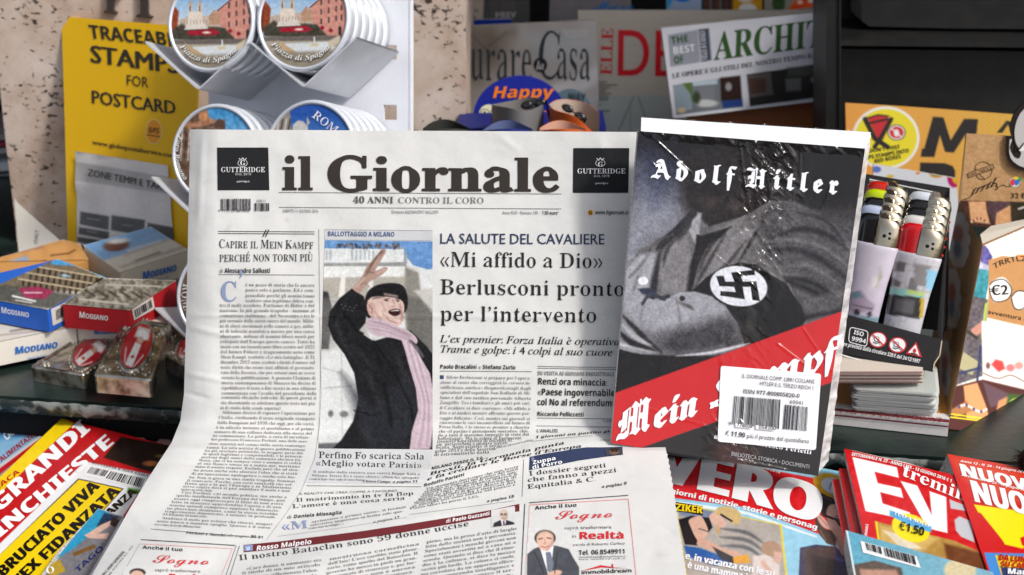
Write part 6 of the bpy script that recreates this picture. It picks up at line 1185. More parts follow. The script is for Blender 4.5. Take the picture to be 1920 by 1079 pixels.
def p_l(c):
    c.grad((1620, 480), (1600, 590), (214, 208, 220), (196, 186, 204)); c.noise(4, 12, 3).ell(1640, 530, 6, 12, (226, 220, 222), 4).poly([(1590, 550), (1614, 544), (1626, 560), (1640, 572), (1636, 586), (1590, 584)], (166, 150, 170), 2).poly([(1598, 548), (1612, 546), (1618, 558), (1598, 560)], (110, 140, 150), 2).line([(1594, 572), (1636, 580)], 2, (110, 96, 110), 2).ell(1606, 586, 6, 6, (60, 56, 60), 2).ell(1630, 590, 5, 5, (60, 56, 60), 2).poly([(1640, 540), (1655, 520), (1650, 500), (1645, 540)], (150, 160, 120), 5, .6)
    c.poly([(1580, 590), (1650, 596), (1648, 640), (1580, 630)], (120, 150, 160), 4)
wh = (222, 226, 234)
for k in range(4, 0, -1):
    lighter(1693 + 4.2 * k, 606 - 17 * k, 1.012 + .013 * k, [None, (226, 224, 220), (30, 28, 28), (34, 32, 32), wh][k], ['', 'lighter with an ivory button second from the front in the right row', 'lighter with a black button, middle of the right row', 'lighter with a black button just behind the middle of the right row', 'rearmost lighter of the right row, pale white button'][k], None, False)
    lighter(1614 + 4.2 * k, 586 - 17 * k, 1.019 + .013 * k, [None, (190, 200, 226), (28, 26, 26), (206, 224, 20), (206, 40, 24)][k], ['', 'lighter with a pale blue button second from the front in the left row', 'lighter with a black button in the middle of the left row', 'lighter with a bright yellow green button in the left row', 'rearmost lighter of the left row, orange red button'][k], None, False)
lighter(1693, 606, 1.012, (206, 24, 30), 'front lighter of the right row with a red button and grey tiled body print', p_r)
lighter(1614, 586, 1.019, (28, 26, 26), 'front lighter of the left row with a black button and a pale car print', p_l)
# booklets, tray and clear-sleeved cards below the display
z1 = horiz(.0215); tr = thing('card_tray', 'printed tray lettered PAPA FRANCESCO in dark red under the stack of cards', 'tray', z1.at(1670, 800))
ts_ = horiz(.030); m = MB(); slab(m, ts_, [(1548, 745), (1562, 690), (1790, 700), (1779, 793), (1560, 770)], .0095, (196, 132, 60), side=(220, 216, 212), down=(0, 0, -1)); m.build('tray_body', 'satin_print', tr)
t = MB(); e = upface(ts_, (1560, 770), (1779, 793)); 
t.quad(ts_, [(1558, 757), (1781, 778), (1779, 793), (1560, 770)], (112, 44, 56), .0004, 4, 1)
t.quad(e, [(1560, 771), (1779, 794), (1779, 797), (1560, 775)], (206, 202, 200), .0006, 4, 1)
t.quad(ts_, [(1557, 758), (1781, 779), (1780, 789), (1558, 767)], (206, 200, 196), .0007, 4, 1); text(t, ts_, 'PAPA FRANCESCO', 'T', (1572, 777), (1768, 795), 9, (150, 60, 66), up=(0, -9), l=.001, track=.06)
t.quad(e, [(1560, 776), (1779, 798.5), (1779, 801), (1560, 779)], (112, 44, 56), .0008, 4, 1); t.build('tray_print', 'satin_print', tr)
for k in range(11):
    zz = .0322 + .0019 * k; sf = horiz(zz); dx = [0, -4, 3, 2, -2, 4, -6, -3, 2, 5, -1][k]; dy = -3.9 * k
    cc = thing('holy_card', ['lowest', 'second lowest', 'third lowest', 'fourth lowest', 'fifth lowest', 'middle', 'fifth highest', 'fourth highest', 'third highest', 'second highest', 'topmost'][k] + ' sleeved card of the stack on the PAPA FRANCESCO tray', 'card', sf.at(1680, 780 + dy), 'sleeved cards stacked on the tray')
    m = MB(); slab(m, sf, roundq([(1602 + dx, 716 + dy), (1752 + dx, 722 + dy), (1757 + dx, 776 + dy + (k % 3)), (1600 + dx, 766 + dy)], 7, 4), .0013, (216, 218, 214) if k % 2 else (198, 204, 198), down=(0, 0, -1)); m.build('card', 'body_print', cc)
for k in range(7):
    zz = .0553 + .00175 * k; sf = horiz(zz); dx = [0, 2, -3, 1, -1, 2, 0][k]; dy = -3.2 * k
    cc = thing('booklet', ['lowest', 'second lowest', 'third lowest', 'middle', 'third highest', 'second highest', 'topmost'][k] + ' thin booklet in the pile just under the lighter box', 'booklet', sf.at(1640, 730 + dy), 'booklets piled under the lighter box')
    m = MB(); slab(m, sf, [(1570 + dx, 640 + dy), (1735 + dx, 650 + dy), (1730 + dx, 716 + dy), (1560 + dx, 716 + dy)], .0010, (206, 194, 180), side=(206, 196, 186) if k % 2 else (150, 120, 112), down=(0, 0, -1)); m.build('pages', 'satin_print', cc)
# bracelet display boxes
kb = facing(1860, 320, 1.15, -2, 8); bx = thing('bracelet_box', 'brown kraft display box for bracelets with a grey cartoon cut-out and sunlit front', 'display box', P3(1850, 800, 1.0))
m = MB(); slab(m, kb, [(1812, 251), (1960, 259), (1960, 440), (1798, 420), (1798, 376)], .002, (182, 142, 98)); m.build('back_panel', 'satin_print', bx)
def pb_(c):
    c.noise(5, 3, 3).noise(5, 20, 2)
    c.poly([(1798, 376), (1960, 380), (1960, 440), (1798, 440)], (70, 42, 34)).poly([(1816, 378), (1848, 378), (1850, 396), (1856, 420), (1820, 416)], (216, 164, 118), 3).poly([(1850, 378), (1894, 379), (1890, 410), (1866, 420), (1852, 396)], (84, 60, 66), 3).poly([(1868, 400), (1896, 384), (1898, 420), (1866, 424)], (214, 160, 112), 3).poly([(1894, 379), (1960, 380), (1960, 430), (1896, 420)], (52, 44, 30), 3).noise(10, 4, 7)
    for i in range(9): c.ell(1822 + 3.4 * i, 416 - 6 * math.sin(i * .4), 2.2, 2.4, (150, 60, 50) if i % 2 else (216, 190, 150), 1.4)
    for i in range(8): c.ell(1910 + 3 * i, 392 - i, 1.6, 1.6, (230, 220, 210), 1.4)
c = Canvas([(1812, 252), (1960, 260), (1960, 440), (1797, 420)], (182, 142, 98), 1.7); c.poly([(1780, 376), (1798, 376), (1798, 440), (1780, 440)], (60, 40, 30)); pb_(c); m = MB(); c.put(m, kb, .0003); m.build('panel_print', 'matte_print', bx, smooth=True)
t = MB(); IK = (58, 42, 32)
t.line(kb, np.vstack([crom([(1847, 337), (1835, 331), (1825, 320), (1822, 305), (1832, 304), (1850, 297)][:1] + [(1828, 316), (1838, 304), (1852, 306), (1860, 316), (1856, 330), (1842, 337), (1830, 330), (1828, 316)], 3, False)]), 1.2, IK, .0006)
t.quad(kb, [(1814, 325), (1861, 308), (1863, 316), (1816, 333)], (182, 142, 98), .0008); t.line(kb, [(1814, 325), (1861, 308), (1863, 316), (1816, 333), (1814, 325)], 1.1, IK, .001); text(t, kb, '100% TRRTLZ', 'S', (1817, 331), (1860, 316), 5, IK, l=.001)
text(t, kb, 'trrtl', 'I', (1820, 367), (1864, 349), 17, (44, 34, 28), fat=.02, up=(5, -16), res=3); text(t, kb, '3', 'I', (1865, 357), (1873, 355), 14, (44, 34, 28), fat=.02); t.line(kb, crom([(1806, 374), (1815, 372), (1822, 366)], 4, False), 1.5, (44, 34, 28), .0006); t.line(kb, crom([(1873, 350), (1882, 347), (1886, 350), (1895, 349)], 4, False), 1.3, (44, 34, 28), .0006)
t.ell(kb, 1902, 342, 10, 9, (206, 206, 200), .0006); t.ell(kb, 1898, 342, 4.5, 6, (216, 60, 50), .0008); t.ell(kb, 1906, 341, 5, 6, (60, 110, 200), .0009); t.ell(kb, 1904, 334, 5, 3, (226, 190, 50), .001); t.ell(kb, 1912, 336, 3.4, 4, (60, 150, 80), .001)
text(t, kb, '32 Bracelets', 'S', (1894, 372), (1975, 372), 10, IK, fat=.02)
t.build('kraft_lettering', 'matte_print', bx)
cu = Off2(kb, .004); m = MB(); el = crom([(1889, 262), (1884, 258), (1888, 254), (1897, 256), (1902, 262), (1906, 284), (1890, 250), (1892, 225), (1902, 206), (1920, 192), (1960, 180), (1990, 260), (1960, 330), (1925, 322), (1905, 318), (1892, 306), (1886, 285)], 4)
el = crom([(1886, 262), (1885, 255), (1896, 256), (1897, 262), (1894, 275), (1900, 286), (1898, 262), (1892, 246), (1895, 222), (1905, 204), (1925, 190), (1980, 190), (1980, 322), (1920, 320), (1898, 312), (1886, 292)], 4)
slab(m, cu, el, .002, (36, 28, 26)); cut = m.build('cut_out', 'matte_print', bx); m = MB(); ce = np.array((1935., 262.)); 
m.poly(Off2(kb, .004), crom([(1890, 262), (1894, 262), (1890, 276), (1897, 292), (1907, 296), (1911, 284), (1902, 268), (1899, 248), (1903, 226), (1913, 208), (1932, 196), (1980, 194), (1980, 312), (1922, 313), (1901, 305), (1890, 290)], 4), (186, 182, 180), .0006)
m.poly(Off2(kb, .004), crom([(1906, 280), (1914, 270), (1930, 262), (1934, 270), (1918, 282)], 4), (226, 224, 220), .0009); m.line(Off2(kb, .004), [(1906, 280), (1916, 268), (1932, 258)], 2.5, (36, 28, 26), .0012); m.build('cut_out_print', 'matte_print', bx)
# side panel: from the rear edge to the front corner
fA = P3(1843, 461, 1.035); fB = P3(1777, 804, 1.0); rA = kb.at(1798, 378); rB = rA + (fB - fA) * 1.0
m = MB(); U = np.linspace(0, 1, 60)[None, :, None]; Vv = np.linspace(0, 1, 150)[:, None, None]; W_ = (rA * (1 - U) + fA * U) * (1 - Vv) + (rB * (1 - U) + fB * U) * Vv; c = Canvas.on(W_, (160, 124, 84)); c.noise(5, 20, 2)
for (a0, b0, a1, b1) in ((1797, 450, 19, 50), (1786, 560, 14, 54), (1772, 690, 10, 50)):
    for i in range(10): th = i * .628; c.ell(a0 + a1 * .7 * math.cos(th), b0 + b1 * .8 * math.sin(th), a1 * .5, b1 * .28, (196, 190, 180), 2)
    c.ell(a0, b0, a1 * .8, b1 * .85, (196, 190, 180), 3); c.ell(a0 - 1, b0 - 10, a1 * .5, b1 * .35, (166, 110, 90), 5).ell(a0 - 2, b0 + 18, a1 * .4, b1 * .3, (110, 120, 140), 5)
c.line([(1800, 552), (1814, 554)], 1.5, (90, 70, 50), 1.5).line([(1790, 655), (1800, 658)], 1.5, (90, 70, 50), 1.5); c.put3d(m); m.build('side_panel', 'matte_print', bx, smooth=True)
n3 = np.cross(P3(1960, 415, 1.09) - fA, fB - fA); ff = Plane(fA, n3)
def pf(c):
    WT = (238, 232, 220)
    c.poly([(1790, 430), (1980, 400), (1980, 900), (1790, 900)], WT).poly([(1843, 458), (1852, 466), (1860, 482), (1838, 560), (1820, 560)], (92, 84, 150), 2).poly([(1834, 494), (1858, 500), (1848, 562), (1822, 556)], (56, 140, 150), 2).poly([(1836, 490), (1857, 500), (1856, 508), (1834, 504)], (190, 190, 214), 3)
    c.poly([(1820, 555), (1852, 562), (1842, 705), (1770, 730)], (96, 88, 92), 2).noise(22, 5, 4, 1).poly([(1846, 570), (1852, 566), (1846, 620), (1838, 640)], (170, 190, 90), 2).poly([(1820, 618), (1838, 604), (1846, 622), (1822, 634)], (196, 140, 120), 3).line([(1812, 620), (1830, 634)], 6, (50, 50, 40), 3).poly([(1806, 660), (1836, 680), (1822, 704), (1796, 690)], (178, 170, 130), 2).line([(1800, 700), (1838, 690)], 4, (44, 54, 96), 3).line([(1838, 650), (1832, 715)], 4, (44, 54, 96), 3)
    c.poly([(1853, 555), (1853, 488), (1880, 480), (1930, 486), (1980, 520), (1980, 620), (1920, 612), (1850, 596)], (190, 138, 84), 2).noise(3, 5, 6).poly([(1856, 534), (1880, 520), (1896, 540), (1888, 560), (1862, 566)], (236, 234, 230), 2, smooth=True).line(crom([(1856, 534), (1880, 524), (1896, 542), (1888, 562), (1862, 564)], 4), 1.8, (40, 30, 26), 1.6).ell(1912, 564, 15, 18, (236, 234, 230), 2).line(crom([(1896, 560), (1902, 578), (1916, 580), (1926, 568)], 4, False), 2, (40, 30, 26), 1.6).line(crom([(1896, 556), (1908, 546), (1926, 548)], 4, False), 2, (40, 30, 26), 1.6)
    c.poly([(1905, 478), (1940, 478), (1940, 484), (1905, 484)], (230, 130, 60), 2)
    c.poly([(1840, 602), (1980, 622), (1980, 745), (1842, 712)], (240, 232, 226), 3).poly([(1858, 684), (1866, 674), (1880, 678), (1884, 692), (1872, 698)], (206, 70, 66), 4).ell(1894, 690, 8, 7, (220, 120, 120), 4).ell(1910, 686, 8, 7, (226, 150, 140), 4).ell(1852, 686, 4, 6, (120, 80, 70), 3).line(crom([(1843, 700), (1870, 710), (1895, 704), (1920, 716)], 5, False), 2, (130, 96, 80), 2)
    c.poly([(1770, 730), (1842, 712), (1980, 745), (1980, 900), (1770, 900)], (84, 40, 34), 3).poly([(1806, 724), (1832, 718), (1848, 760), (1856, 790), (1812, 786)], (222, 160, 106), 3).poly([(1842, 716), (1890, 738), (1880, 760), (1856, 764)], (104, 76, 84), 4).poly([(1872, 752), (1892, 742), (1882, 790), (1862, 792)], (216, 150, 100), 3).poly([(1890, 738), (1980, 748), (1980, 800), (1880, 796)], (66, 96, 44), 5).poly([(1780, 770), (1812, 752), (1824, 770), (1790, 784)], (180, 120, 70), 4)
    for i in range(12): c.ell(1798 + 4.6 * i, 766 + 6 * math.cos(i * .5 + 2), 2.4, 3, (226, 214, 206) if i % 3 else (70, 80, 130), 1.5)
    c.line([(1778, 776), (1850, 786), (1880, 786), (1910, 772)], 2.6, (240, 226, 40), 1.6).line([(1778, 782), (1850, 791), (1885, 792)], 2.6, (240, 226, 40), 1.6).ell(1905, 755, 12, 8, (226, 226, 80), 3, .7).ell(1905, 755, 8, 5, (66, 96, 44), 2)
c = Canvas([(1843.5, 461), (1960, 411), (1960, 829), (1777, 804)], (238, 232, 220), 1.7); pf(c); m = MB(); c.put(m, ff, .0002); m.build('front_panel', 'satin_print', bx, smooth=True)
t = MB(); text(t, ff, 'TRRTLZ', 'S', (1862, 505), (1925, 490), 10, (60, 44, 34), curve=-5); text(t, ff, '€2', 'S', (1857, 554), (1890, 552), 18, (36, 28, 26), fat=.02); text(t, ff, 'avventura ha la tua', 'S', (1850, 588), (1972, 612), 8, (60, 44, 34)); text(t, ff, 'shop', 'C', (1880, 792), (1945, 792), 22, (240, 226, 40)); t.build('front_lettering', 'satin_print', bx)
m = MB(); solid(m, [fA, fB, ff.at(1960, 829), ff.at(1960, 411)], [q + FWD * .004 + UP * .001 for q in (fA, fB, ff.at(1960, 829), ff.at(1960, 411))], (176, 140, 100)); m.build('front_board', 'kraft', bx)
m = MB(); A2 = P3(1840, 447, 1.06); m.add([fA, P3(1960, 411, 1.09), P3(1960, 404, 1.12), P3(1858, 424, 1.11), P3(1838, 440, 1.07)], [(0, 1, 2, 3, 4)], lin((240, 232, 214))); m.build('lid_flap', 'satin_print', bx)
# ================================================================= magazines in front of the counter
def fmag(name, label, sf, pts, thick, paint, cq, texts=None, side=(190, 186, 180), base=(200, 200, 200), step=1.7, wav=0.0, cat='magazine', down=(0, 0, -1), mt='gloss_print', clip=None):
    p = np.array(pts, float); o = thing(name, label, cat, sf.at(p[:, 0].mean(), p[:, 1].max()) - np.array((0, 0, thick)))
    n = max(2, int(thick / .0012)); m = MB()
    slab(m, Off2(sf, -.0006), pts, thick, side, down=down); m.build('pages', 'page_edges', o)
    c = Canvas(cq, base, step); paint(c); m = MB(); c.put(m, sf, .0002); m.build('cover', mt, o, smooth=True)
    if texts: m = MB(); texts(m, sf); m.build('cover_lettering', mt, o)
    return o
WH = (246, 246, 246); RED = (190, 26, 30); YEL = (240, 206, 20); BLK = (24, 20, 18)
# left: blue magazine at the back
s1 = horiz(-.014)
def pt(c): c.grad((0, 780), (0, 900), (70, 150, 210), (110, 170, 214)); c.poly([(-40, 835), (60, 815), (120, 806), (60, 850), (0, 900), (-40, 900)], (150, 186, 210), 10, .7).noise(4, 10, 3)
def tx(m, sf):
    text(m, sf, 'GNANDO', 'B', (-28, 832), (32, 794), 11, WH, up=(-8, -11), fat=.02); text(m, sf, 'CANNES', 'B', (12, 828), (52, 798), 11, WH, up=(-8, -11), fat=.02); text(m, sf, 'IMPEGNO', 'B', (-20, 806), (8, 787), 6, (220, 200, 40), up=(-5, -6)); text(m, sf, 'ALIMENTAZIONE', 'B', (3, 868), (84, 806), 8, (170, 30, 40), up=(-5, -8))
fmag('magazine', 'blue magazine lettered CANNES at the far left edge', s1, [(-80, 765), (0, 775), (97, 800), (120, 812), (20, 900), (-80, 960)], .008, pt, [(-80, 765), (120, 806), (20, 900), (-80, 960)], tx)
s1b = horiz(-.012)
fmag('magazine', 'grey edged magazine between the blue and the red yellow one', s1b, [(-40, 900), (74, 818), (90, 826), (-20, 935)], .006, lambda c: c.poly([(-40, 900), (74, 818), (78, 821), (-34, 906)], (200, 200, 198)).poly([(-34, 904), (78, 821), (84, 824), (-28, 912)], RED), [(-40, 900), (74, 818), (90, 826), (-20, 935)], base=(150, 150, 148))
# man with sunglasses, under the big one
s2 = horiz(-.010)
def pt(c):
    c.grad((250, 780), (340, 830), (26, 30, 22), (40, 48, 30)); c.poly([(252, 770), (262, 773), (212, 816), (202, 812)], RED).ell(285, 800, 40, 14, (40, 36, 34), 5, rot=-20).poly([(238, 806), (262, 798), (296, 806), (316, 822), (330, 840), (270, 832), (234, 818)], (206, 160, 146), 4).poly([(232, 804), (262, 792), (300, 796), (300, 804), (262, 800), (236, 812)], (120, 116, 120), 4, .8).poly([(270, 814), (300, 806), (304, 820), (290, 832), (272, 826)], (18, 18, 18), 2).line([(298, 808), (326, 802)], 4, (18, 18, 18), 2).poly([(306, 802), (318, 798), (332, 808), (326, 818), (312, 812)], (206, 140, 130), 2, smooth=True).line([(312, 804), (322, 810)], 2, (150, 80, 74), 2).noise(5, 5, 4)
fmag('magazine', 'dark magazine showing a man with black sunglasses, behind the red yellow one', s2, [(255, 771), (348, 795), (352, 860), (200, 840), (208, 815)], .01, pt, [(254, 771), (352, 796), (352, 860), (196, 838)])
# big red yellow magazine
s3 = horiz(.000)
def pt(c):
    c.poly([(-200, 700), (600, 700), (600, 1300), (-200, 1300)], RED)
    c.poly([(100, 780), (116, 784), (139, 795), (0, 926), (-120, 1040), (-200, 1040)], YEL).poly([(226, 820), (330, 838), (298, 890), (262, 880), (194, 859)], (40, 26, 20), 2).ell(300, 856, 8, 3, (120, 100, 40), 4).ell(282, 870, 14, 5, (190, 110, 60), 4).noise(5, 8, 3)
    c.poly([(159, 866), (290, 892), (286, 910), (240, 935), (130, 1100), (-80, 1100), (-60, 1070), (0, 1020)], (232, 232, 232))
    c.poly([(147, 898), (232, 917), (200, 952), (72, 1090), (-60, 1120), (-20, 1060)], BLK).poly([(148, 900), (229, 918), (198, 952), (70, 1090), (-60, 1120), (-16, 1056)], YEL)
    c.poly([(236, 917), (262, 922), (210, 1000), (120, 1090), (96, 1090)], (226, 228, 226), 1.5).poly([(240, 915), (266, 920), (262, 928), (238, 926)], (90, 150, 60), 3)
def tx(m, sf):
    text(m, sf, 'RONACA', 'B', (-36, 945), (38, 888), 7, RED, up=(-5, -7)); text(m, sf, 'LE GRANDI', 'B', (-62, 1018), (170, 808), 23, WH, up=(-19, -20), fat=.03, res=3); text(m, sf, 'INCHIESTE', 'B', (0, 1010), (216, 832), 20, WH, up=(-17, -17), fat=.03, res=3)
    text(m, sf, 'BRUCIATO VIVA', 'B', (6, 1085), (188, 915), 19, BLK, up=(-15, -13), fat=.035, res=3); text(m, sf, 'DALL’EX FIDANZATA', 'B', (-20, 1150), (226, 924), 19, BLK, up=(-15, -12), fat=.035, res=3)
    m.quad(sf, [(163, 872), (276, 897), (270, 919), (157, 893)], (238, 238, 236), .0005); barcode(m, sf, [(171, 878), (204, 885), (196, 896), (163, 889)], 14, l=.0008); barcode(m, sf, [(208, 886), (272, 900), (266, 917), (198, 899)], 24, l=.0008, seed=9); text(m, sf, '977125934 8 0004 62264', 'S', (172, 872), (278, 896), 4, BLK, l=.0008)
    text(m, sf, 'SPERANZA', 'B', (160, 1010), (258, 925), 14, BLK, up=(-10, -9), fat=.03)
fmag('magazine', 'red and yellow magazine lettered GRANDI INCHIESTE, lower left corner', s3, [(116, 785), (139, 795), (324, 838), (300, 890), (240, 980), (150, 1110), (-200, 1110), (-200, 1058), (0, 905)], .012, pt, [(116, 785), (330, 840), (180, 1110), (-200, 1085)], tx, step=1.9)
s4 = horiz(.008)
def pt(c):
    c.poly([(184, 955), (230, 970), (150, 1110), (60, 1110)], (120, 118, 122)).poly([(184, 955), (205, 962), (190, 985), (140, 1028), (104, 1050), (130, 1016)], (40, 150, 190), 3).poly([(196, 962), (224, 970), (205, 982), (182, 986)], (24, 50, 80), 3).poly([(158, 1005), (190, 985), (212, 975), (214, 981), (184, 1002), (206, 1000), (200, 1012), (166, 1010)], (214, 176, 158), 2).line([(182, 988), (200, 978)], 1.6, (70, 60, 60), 1.6).poly([(210, 970), (224, 976), (216, 990), (206, 984)], (50, 34, 34), 2).line([(140, 1040), (176, 1026)], 7, (120, 84, 40), 2).poly([(86, 1062), (112, 1050), (124, 1072), (90, 1084)], (180, 150, 50), 2).line([(100, 1032), (60, 1090)], 3, (230, 232, 236), 2).noise(9, 4, 5)
def tx(m, sf): text(m, sf, 'TAGO', 'B', (146, 1076), (196, 1030), 8, (40, 50, 110), up=(-6, -7)); text(m, sf, 'O', 'R', (88, 1079), (104, 1074), 12, WH)
fmag('magazine', 'small magazine with a woman before blue water, half under the newspaper', s4, [(184, 954), (232, 969), (220, 990), (150, 1110), (54, 1110), (110, 1030)], .006, pt, [(184, 954), (232, 969), (170, 1110), (54, 1110)], tx)
# right: white lettered red magazine with bathers
s5 = plane3((1200, 850, 1.010), (1600, 850, 1.010), (1400, 1079, .8385))
def pt(c):
    c.poly([(1200, 800), (1700, 800), (1700, 1200), (1200, 1200)], (150, 206, 228))
    c.poly([(1200, 800), (1280, 829), (1390, 872), (1530, 898), (1700, 915), (1700, 1060), (1532, 1001), (1400, 952), (1266, 935), (1200, 930)], (214, 26, 34), 1.8)
    c.poly([(1240, 940), (1266, 940), (1400, 960), (1532, 1006), (1532, 1010), (1400, 966), (1266, 946), (1240, 946)], (226, 238, 240), 1.6)
    c.poly([(1266, 943), (1466, 985), (1480, 1110), (1290, 1110)], (232, 212, 60), 1.6).poly([(1268, 945), (1462, 986), (1476, 1110), (1292, 1110)], (176, 168, 158), 1.6).noise(6, 10, 4)
    for i in range(3): c.line([(1350, 992 + 16 * i), (1400, 1000 + 14 * i), (1432, 1020 + 15 * i)], 7, (84, 86, 92), 5, .9, True, True)
    c.poly([(1268, 945), (1345, 962), (1340, 975), (1275, 968)], (96, 120, 160), 5, .7)
    c.poly([(1272, 975), (1296, 968), (1330, 972), (1336, 990), (1322, 1006), (1308, 1024), (1284, 1022)], (26, 24, 28), 2).poly([(1292, 976), (1312, 968), (1322, 980), (1328, 1000), (1316, 1016), (1306, 1012), (1296, 992)], (214, 172, 150), 2, smooth=True).poly([(1308, 1010), (1324, 1012), (1352, 1028), (1386, 1036), (1392, 1044), (1366, 1046), (1330, 1032), (1306, 1022)], (212, 168, 146), 2).poly([(1330, 968), (1344, 960), (1352, 968), (1362, 984), (1350, 990), (1336, 982)], (220, 178, 158), 2, smooth=True)
    c.poly([(1342, 956), (1358, 950), (1380, 956), (1390, 968), (1384, 984), (1368, 980), (1356, 966), (1344, 968)], (206, 178, 122), 2, smooth=True).line([(1352, 966), (1372, 978)], 3.5, (40, 36, 40), 2).poly([(1346, 984), (1352, 996), (1346, 1006), (1342, 992)], (196, 160, 110), 2).line([(1310, 992), (1328, 998)], 1.8, (60, 60, 80), 1.6)
    c.poly([(1282, 1024), (1310, 1028), (1350, 1042), (1380, 1060), (1340, 1062), (1288, 1044)], (30, 90, 160), 3).poly([(1336, 1026), (1376, 1046), (1380, 1060), (1350, 1048)], (40, 36, 44), 3).poly([(1374, 1046), (1402, 1040), (1408, 1056), (1376, 1058)], (226, 160, 50), 2)
    c.poly([(1412, 1044), (1440, 1040), (1462, 1062), (1460, 1110), (1410, 1110)], (222, 208, 200), 3).ell(1446, 1030, 19, 14, (176, 140, 112), 2, rot=10).poly([(1452, 1034), (1466, 1038), (1464, 1056), (1450, 1054)], (214, 170, 150), 3).line([(1430, 1056), (1448, 1078)], 8, (216, 174, 152), 3)
    # man in a dark suit
    def man():
        c.poly([(1500, 1028), (1530, 1022), (1566, 1026), (1600, 1050), (1600, 1110), (1496, 1110)], (44, 42, 78), 2).poly([(1506, 1030), (1545, 1026), (1566, 1026), (1562, 1110), (1512, 1110)], (74, 52, 44), 6, .9).noise(5, 4, 9)
        c.poly([(1546, 940), (1566, 946), (1600, 950), (1604, 1000), (1590, 1050), (1578, 1040), (1566, 1012), (1552, 985)], (214, 168, 152), 2.5).poly([(1562, 990), (1572, 1010), (1584, 1046), (1570, 1026)], (170, 122, 106), 5, .8)
        c.poly([(1524, 934), (1530, 926), (1544, 926), (1560, 934), (1572, 944), (1556, 948), (1550, 958), (1548, 966), (1536, 962), (1528, 968)], (40, 34, 36), 2, smooth=True).line([(1528, 934), (1545, 932), (1556, 938)], 2, (96, 92, 100), 2.5, .7).poly([(1527, 962), (1534, 970), (1546, 992), (1560, 996), (1569, 1012), (1567, 1026), (1550, 1020), (1537, 1004), (1529, 985)], (70, 48, 38), 2).line([(1538, 996), (1548, 1014)], 2.5, (150, 120, 90), 3, .7)
        c.poly([(1531, 965), (1540, 968), (1552, 980), (1560, 990), (1555, 994), (1542, 988), (1534, 976)], (218, 164, 150), 2, smooth=True).line([(1536, 970), (1550, 986)], 1.6, (170, 110, 100), 1.6).line([(1542, 966), (1564, 974), (1582, 977)], 4, (22, 20, 20), 1.8).poly([(1565, 974), (1590, 976), (1596, 992), (1586, 995), (1572, 986)], (22, 20, 20), 2).line([(1566, 969), (1582, 971)], 1.8, (90, 60, 50), 1.6)
    man()
    c.ell(1560, 912, 37, 21, (206, 160, 30), 1.6, rot=22).ell(1566, 914, 28, 15.5, (190, 200, 214), 1.6, rot=22).ell(1566, 914, 25, 13, (206, 214, 226), 3, rot=22).noise(4, 5, 7)
def tx(m, sf):
    text(m, sf, 'VERO', 'B', (1226, 902), (1537, 986), 72, WH, up=(11, -66), res=5, fat=.05, curve=-6); text(m, sf, 'Sette giorni di notizie, storie e personag', 'B', (1210, 918), (1532, 996), 10, WH, up=(2, -9), fat=.03, curve=-5); text(m, sf, 'Settimanale di attualità - Anno XII n. 23 - 17 giugno 2016', 'O', (1236, 834), (1462, 890), 5, WH, fat=.02, curve=-3)
    text(m, sf, 'HUNZIKER', 'B', (1225, 955), (1317, 966), 14, YEL, up=(1, -13), fat=.035, l=.0009); m.poly(sf, [(1262, 942), (1317, 951), (1318, 968), (1264, 958)], (30, 28, 26), .0005)
    text(m, sf, 'e, in vacanza con le su', 'B', (1284, 1050), (1452, 1084), 13, WH, up=(2, -12), fat=.04); text(m, sf, 'è una mamma in', 'B', (1288, 1067), (1410, 1092), 13, WH, up=(2, -12), fat=.04); text(m, sf, '1', 'S', (1550, 918), (1560, 921), 14, (120, 126, 140))
fmag('magazine', 'red and blue magazine lettered VERO beside the newspaper edge', s5, [(1215, 818), (1246, 826), (1285, 832), (1345, 856), (1400, 876), (1470, 892), (1530, 899), (1620, 912), (1640, 1110), (1230, 1110)], .010, pt, [(1225, 815), (1625, 895), (1660, 1110), (1220, 1110)], tx, step=1.6)
# the red weekly, three copies
s6 = Plane(P3(1600, 845, .962), (.02, .02, 1))
def pt(c):
    c.poly([(1500, 800), (1900, 800), (1900, 1100), (1500, 1100)], (206, 24, 30)).noise(2, 10, 3)
    c.poly([(1640, 978), (1790, 1015), (1835, 1035), (1860, 1090), (1646, 1090)], (176, 136, 66), 2).poly([(1650, 985), (1760, 1010), (1700, 1060), (1650, 1050)], (206, 170, 96), 6).poly([(1655, 995), (1690, 1004), (1730, 1030), (1690, 1030)], (226, 220, 206), 3, .8).poly([(1770, 1020), (1850, 1040), (1860, 1090), (1780, 1080)], (110, 60, 30), 6).noise(10, 8, 3).poly([(1640, 978), (1645, 979), (1650, 1020), (1646, 1020)], YEL).poly([(1634, 975), (1640, 977), (1648, 1030), (1620, 1020), (1618, 975)], (206, 24, 30))
    z = lambda P: [(1540 + a / 4.166, 820 + b / 4.166) for a, b in P]
    c.poly(z([(242, 158), (590, 238), (605, 320), (415, 272), (440, 362), (620, 400), (640, 478), (460, 432), (478, 520), (690, 590), (705, 655), (345, 580)]), WH, 1.6).poly(z([(618, 345), (748, 380), (862, 610), (845, 425), (975, 470), (985, 752), (830, 715)]), WH, 1.6)
    c.poly(z([(1000, 488), (1110, 530), (1130, 580), (1010, 560)]), (196, 196, 200), 2).poly(z([(1040, 650), (1080, 620), (1170, 660), (1196, 826), (1090, 780), (1050, 730)]), (196, 196, 200), 2)
    c.ell(1708, 991, 37, 25, (244, 222, 30), 1.6, rot=22)
    c.poly(z([(535, 572), (860, 702), (858, 748), (700, 700), (530, 612)]), (90, 170, 220), 1.6)
